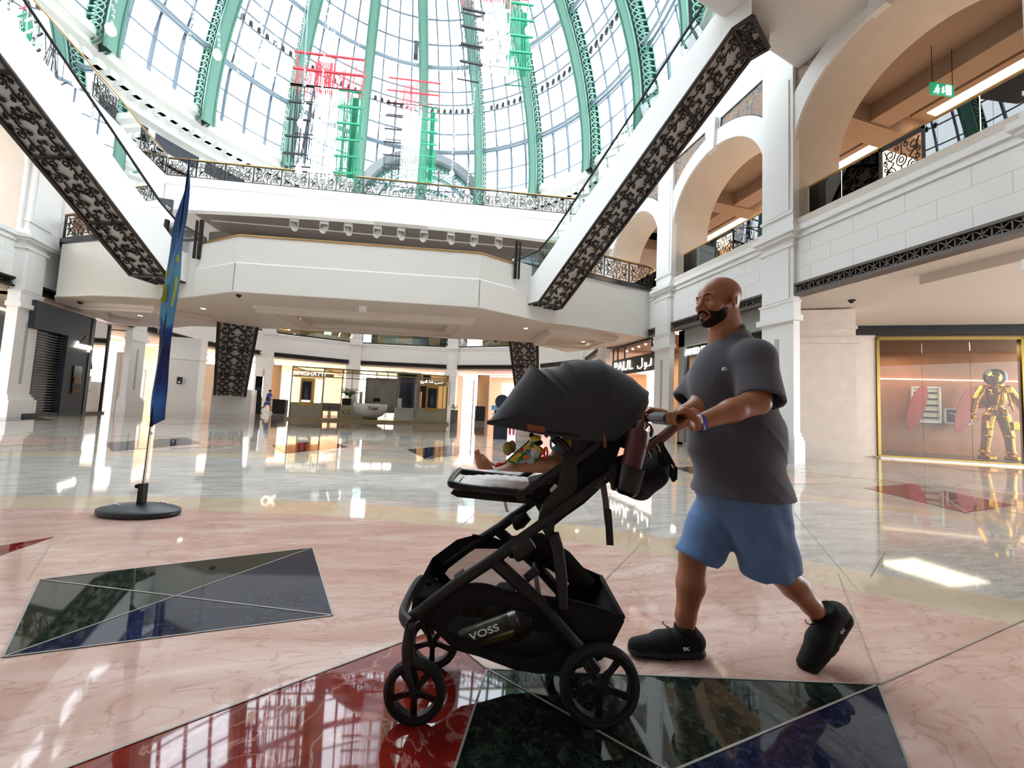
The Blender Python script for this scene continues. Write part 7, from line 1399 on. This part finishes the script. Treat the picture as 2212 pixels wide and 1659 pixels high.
updisp(7, [(.12, .5, 6.9, 8.3, 'dress_rail', 'dark clothes in the upper window right of the middle pilaster', 'clothes', M('dark_clothes', '#3b3f4c', .8)), (.3, 1.3, 6.9, 8.4, 'white_curtain', 'white gathered curtain in the upper shop window', 'curtain', M('curtain_pale', '#dfe0d6', .8)), (.62, 1.6, 6.9, 8.1, 'display_cabinet', 'dark teal cabinet in the upper shop window', 'cabinet', M('teal_dark', '#3d5052', .4)), (.86, .6, 6.9, 7.9, 'mannequin_torso', 'dark mannequin torso in the upper window', 'mannequin', BLK)])
# PAUL bakery front under the right arm
pb = Facet((10.3, 17.6), (10.3, 14.7)); P0 = onx(1322, 790, 10.3); P1 = onx(1416, 790, 10.3); ys0, ys1 = P0[1], P1[1]; ff = Facet((10.3, ys0), (10.3, ys1)); zs0 = onx(1370, 805, 10.3)[2]; zs1 = onx(1370, 770, 10.3)[2]
T = Thing('bakery_sign', 'black bakery sign board lettered PAUL with Arabic beside it under the platform', 'sign', (10.3, ys1, zs0)); q = MB(); ff.box(q, 0, ff.L, zs0, zs1, -.1, 0); T.part('sign_board', q, M('sign_black', '#1f1d1c', .4))
T.text('sign_lettering', 'PAUL', ff.P(ff.L*.30, (zs0+zs1)/2, .03), (ff.t[0], ff.t[1], 0), (0, 0, 1), (zs1-zs0)*.85, SIGN, .01, sx=1.1)
arabic(T, 'arabic_lettering', [[(1.0, .15), (1.0, .8), (.95, .15), (.75, .15)], [(.75, .15), (.6, .15), (.62, .5), (.70, .48), (.68, .1), (.6, -.15)], [(.42, 1.0), (.42, .15), (.3, .0), (.15, .05), (.12, .3)]], ff.P, ff.L*.60, ff.L*.32, zs0+(zs1-zs0)*.2, (zs1-zs0)*.6, .02, SIGN, .022)
q = MB(); 
for u in (0, .12, .30, .9, .99): ff.box(q, ff.L*u, ff.L*u+.06, zs1, 4.62, -.08, -.02)
ff.box(q, 0, ff.L, 4.5, 4.62, -.08, 0); T.part('transom_bars', q, MATS['sign_black'])
f2 = Facet((10.3, 19.3), (10.3, 14.1)); 
struct('wall_bakery_back', qbox((13.9, 13.2, 0), (14.1, 19.4, 4.6)), M('bakery_wall', '#c9a078', .6)); struct('ceiling_bakery', qbox((10.8, 14.1, 4.6), (14.0, 19.3, 4.66)), M('bakery_ceiling', '#8a5c3c', .6)); area_light('bakery_lamp', (12.2, 16.7, 4.3), 1.5, 60, (1, .8, .55))
for k in range(6):
    p = V(10.75+.12*k, 14.8+.75*k, 4.58); T = Thing('spot_lamp', 'small bright spot in the bakery ceiling above the sign', 'spotlight', p, group='bakery ceiling spots'); q = MB(); q.lathe([(0, -.03), (.05, -.03), (.05, 0)], p, n=10); T.part('lens', q, LAMP); q = MB(); q.lathe([(.05, -.04), (.065, -.04), (.065, 0)], p, n=10); T.part('ring', q, WHITE)
# wall details
f5 = Facet(PN[4], PN[5]); p = f5.P(f5.L*.55, 1.35, .0)
T = Thing('wall_phone', 'small black sign plate on the cream pier right of the flag', 'sign', onz(388, 845, 1.6)); c = onz(388, 820, 2.3)
c = np.array([-14.55, 29.9, 1.9]); c = OC+ray(388, 822)*24.0; T.o.location = c; T.org = c; T.part('plate', qbox(c-[.14, .02, .22], c+[.14, .02, .22]), MATS['near_black']); q = MB(); q.ell(c+[0, -.03, -.1], (.07, .01, .06), 10, 6); T.part('symbol', q, WHITE)
c = OC+ray(385, 800)*24.25; q = MB(); q.box((c[0]-.9, c[1], 0), (c[0]+1.1, c[1]+.8, 4.7)); struct('wall_pier', q, CREAM); q = MB(); q.box((c[0]-1.0, c[1]-.1, 0), (c[0]+1.2, c[1]+.9, .7)); q.box((c[0]-.95, c[1]-.06, 3.3), (c[0]+1.15, c[1]+.86, 3.45)); struct('trim_15', q, CREAM)
# upper shop signs
p = ony(350, 445, 17.5); T = Thing('hanging_banner', 'dark hanging shop banner with small white lettering seen past the left escalator', 'banner', p); q = MB(); a, b = ony(332, 425, 17.5), ony(369, 478, 17.5); q.box((a[0], 17.5, b[2]), (b[0], 17.56, a[2])); T.part('cloth', q, M('banner_slate', '#4a5156', .5)); T.text('banner_lettering', 'aldo', (a+b)/2+V(.1, -.03, .1), (1, 0, -.2), (.2, 0, 1), .22, WHT, .005); q = MB(); c = (a+b)/2+V(-.25, -.03, .2); q.box(c-[.05, 0, .05], c+[.05, .01, .05]); T.part('red_mark', q, M('mark_red', '#a02030', .5))
p = ony(1145, 565, 19.5); T = Thing('shop_sign', 'blue grey shop sign lettered abercrombie kids seen past the right escalator', 'sign', p); a, b = ony(1117, 552, 19.5), ony(1160, 580, 19.5); q = MB(); q.box((a[0], 19.5, b[2]), (b[0], 19.6, a[2])); T.part('sign_board', q, M('sign_blue_grey', '#44606c', .5)); q = MB(); q.box((a[0]+.1, 19.6, 5.6), (a[0]+.16, 19.66, b[2]+.1)); q.box((b[0]-.2, 19.6, 5.6), (b[0]-.14, 19.66, b[2]+.1)); T.part('leg', q, IRON); T.text('sign_lettering', 'abercrombie kids', (a+b)/2+V(-.1, -.04, 0), (1, 0, 0), (0, 0, 1), .22, WHT, .01)
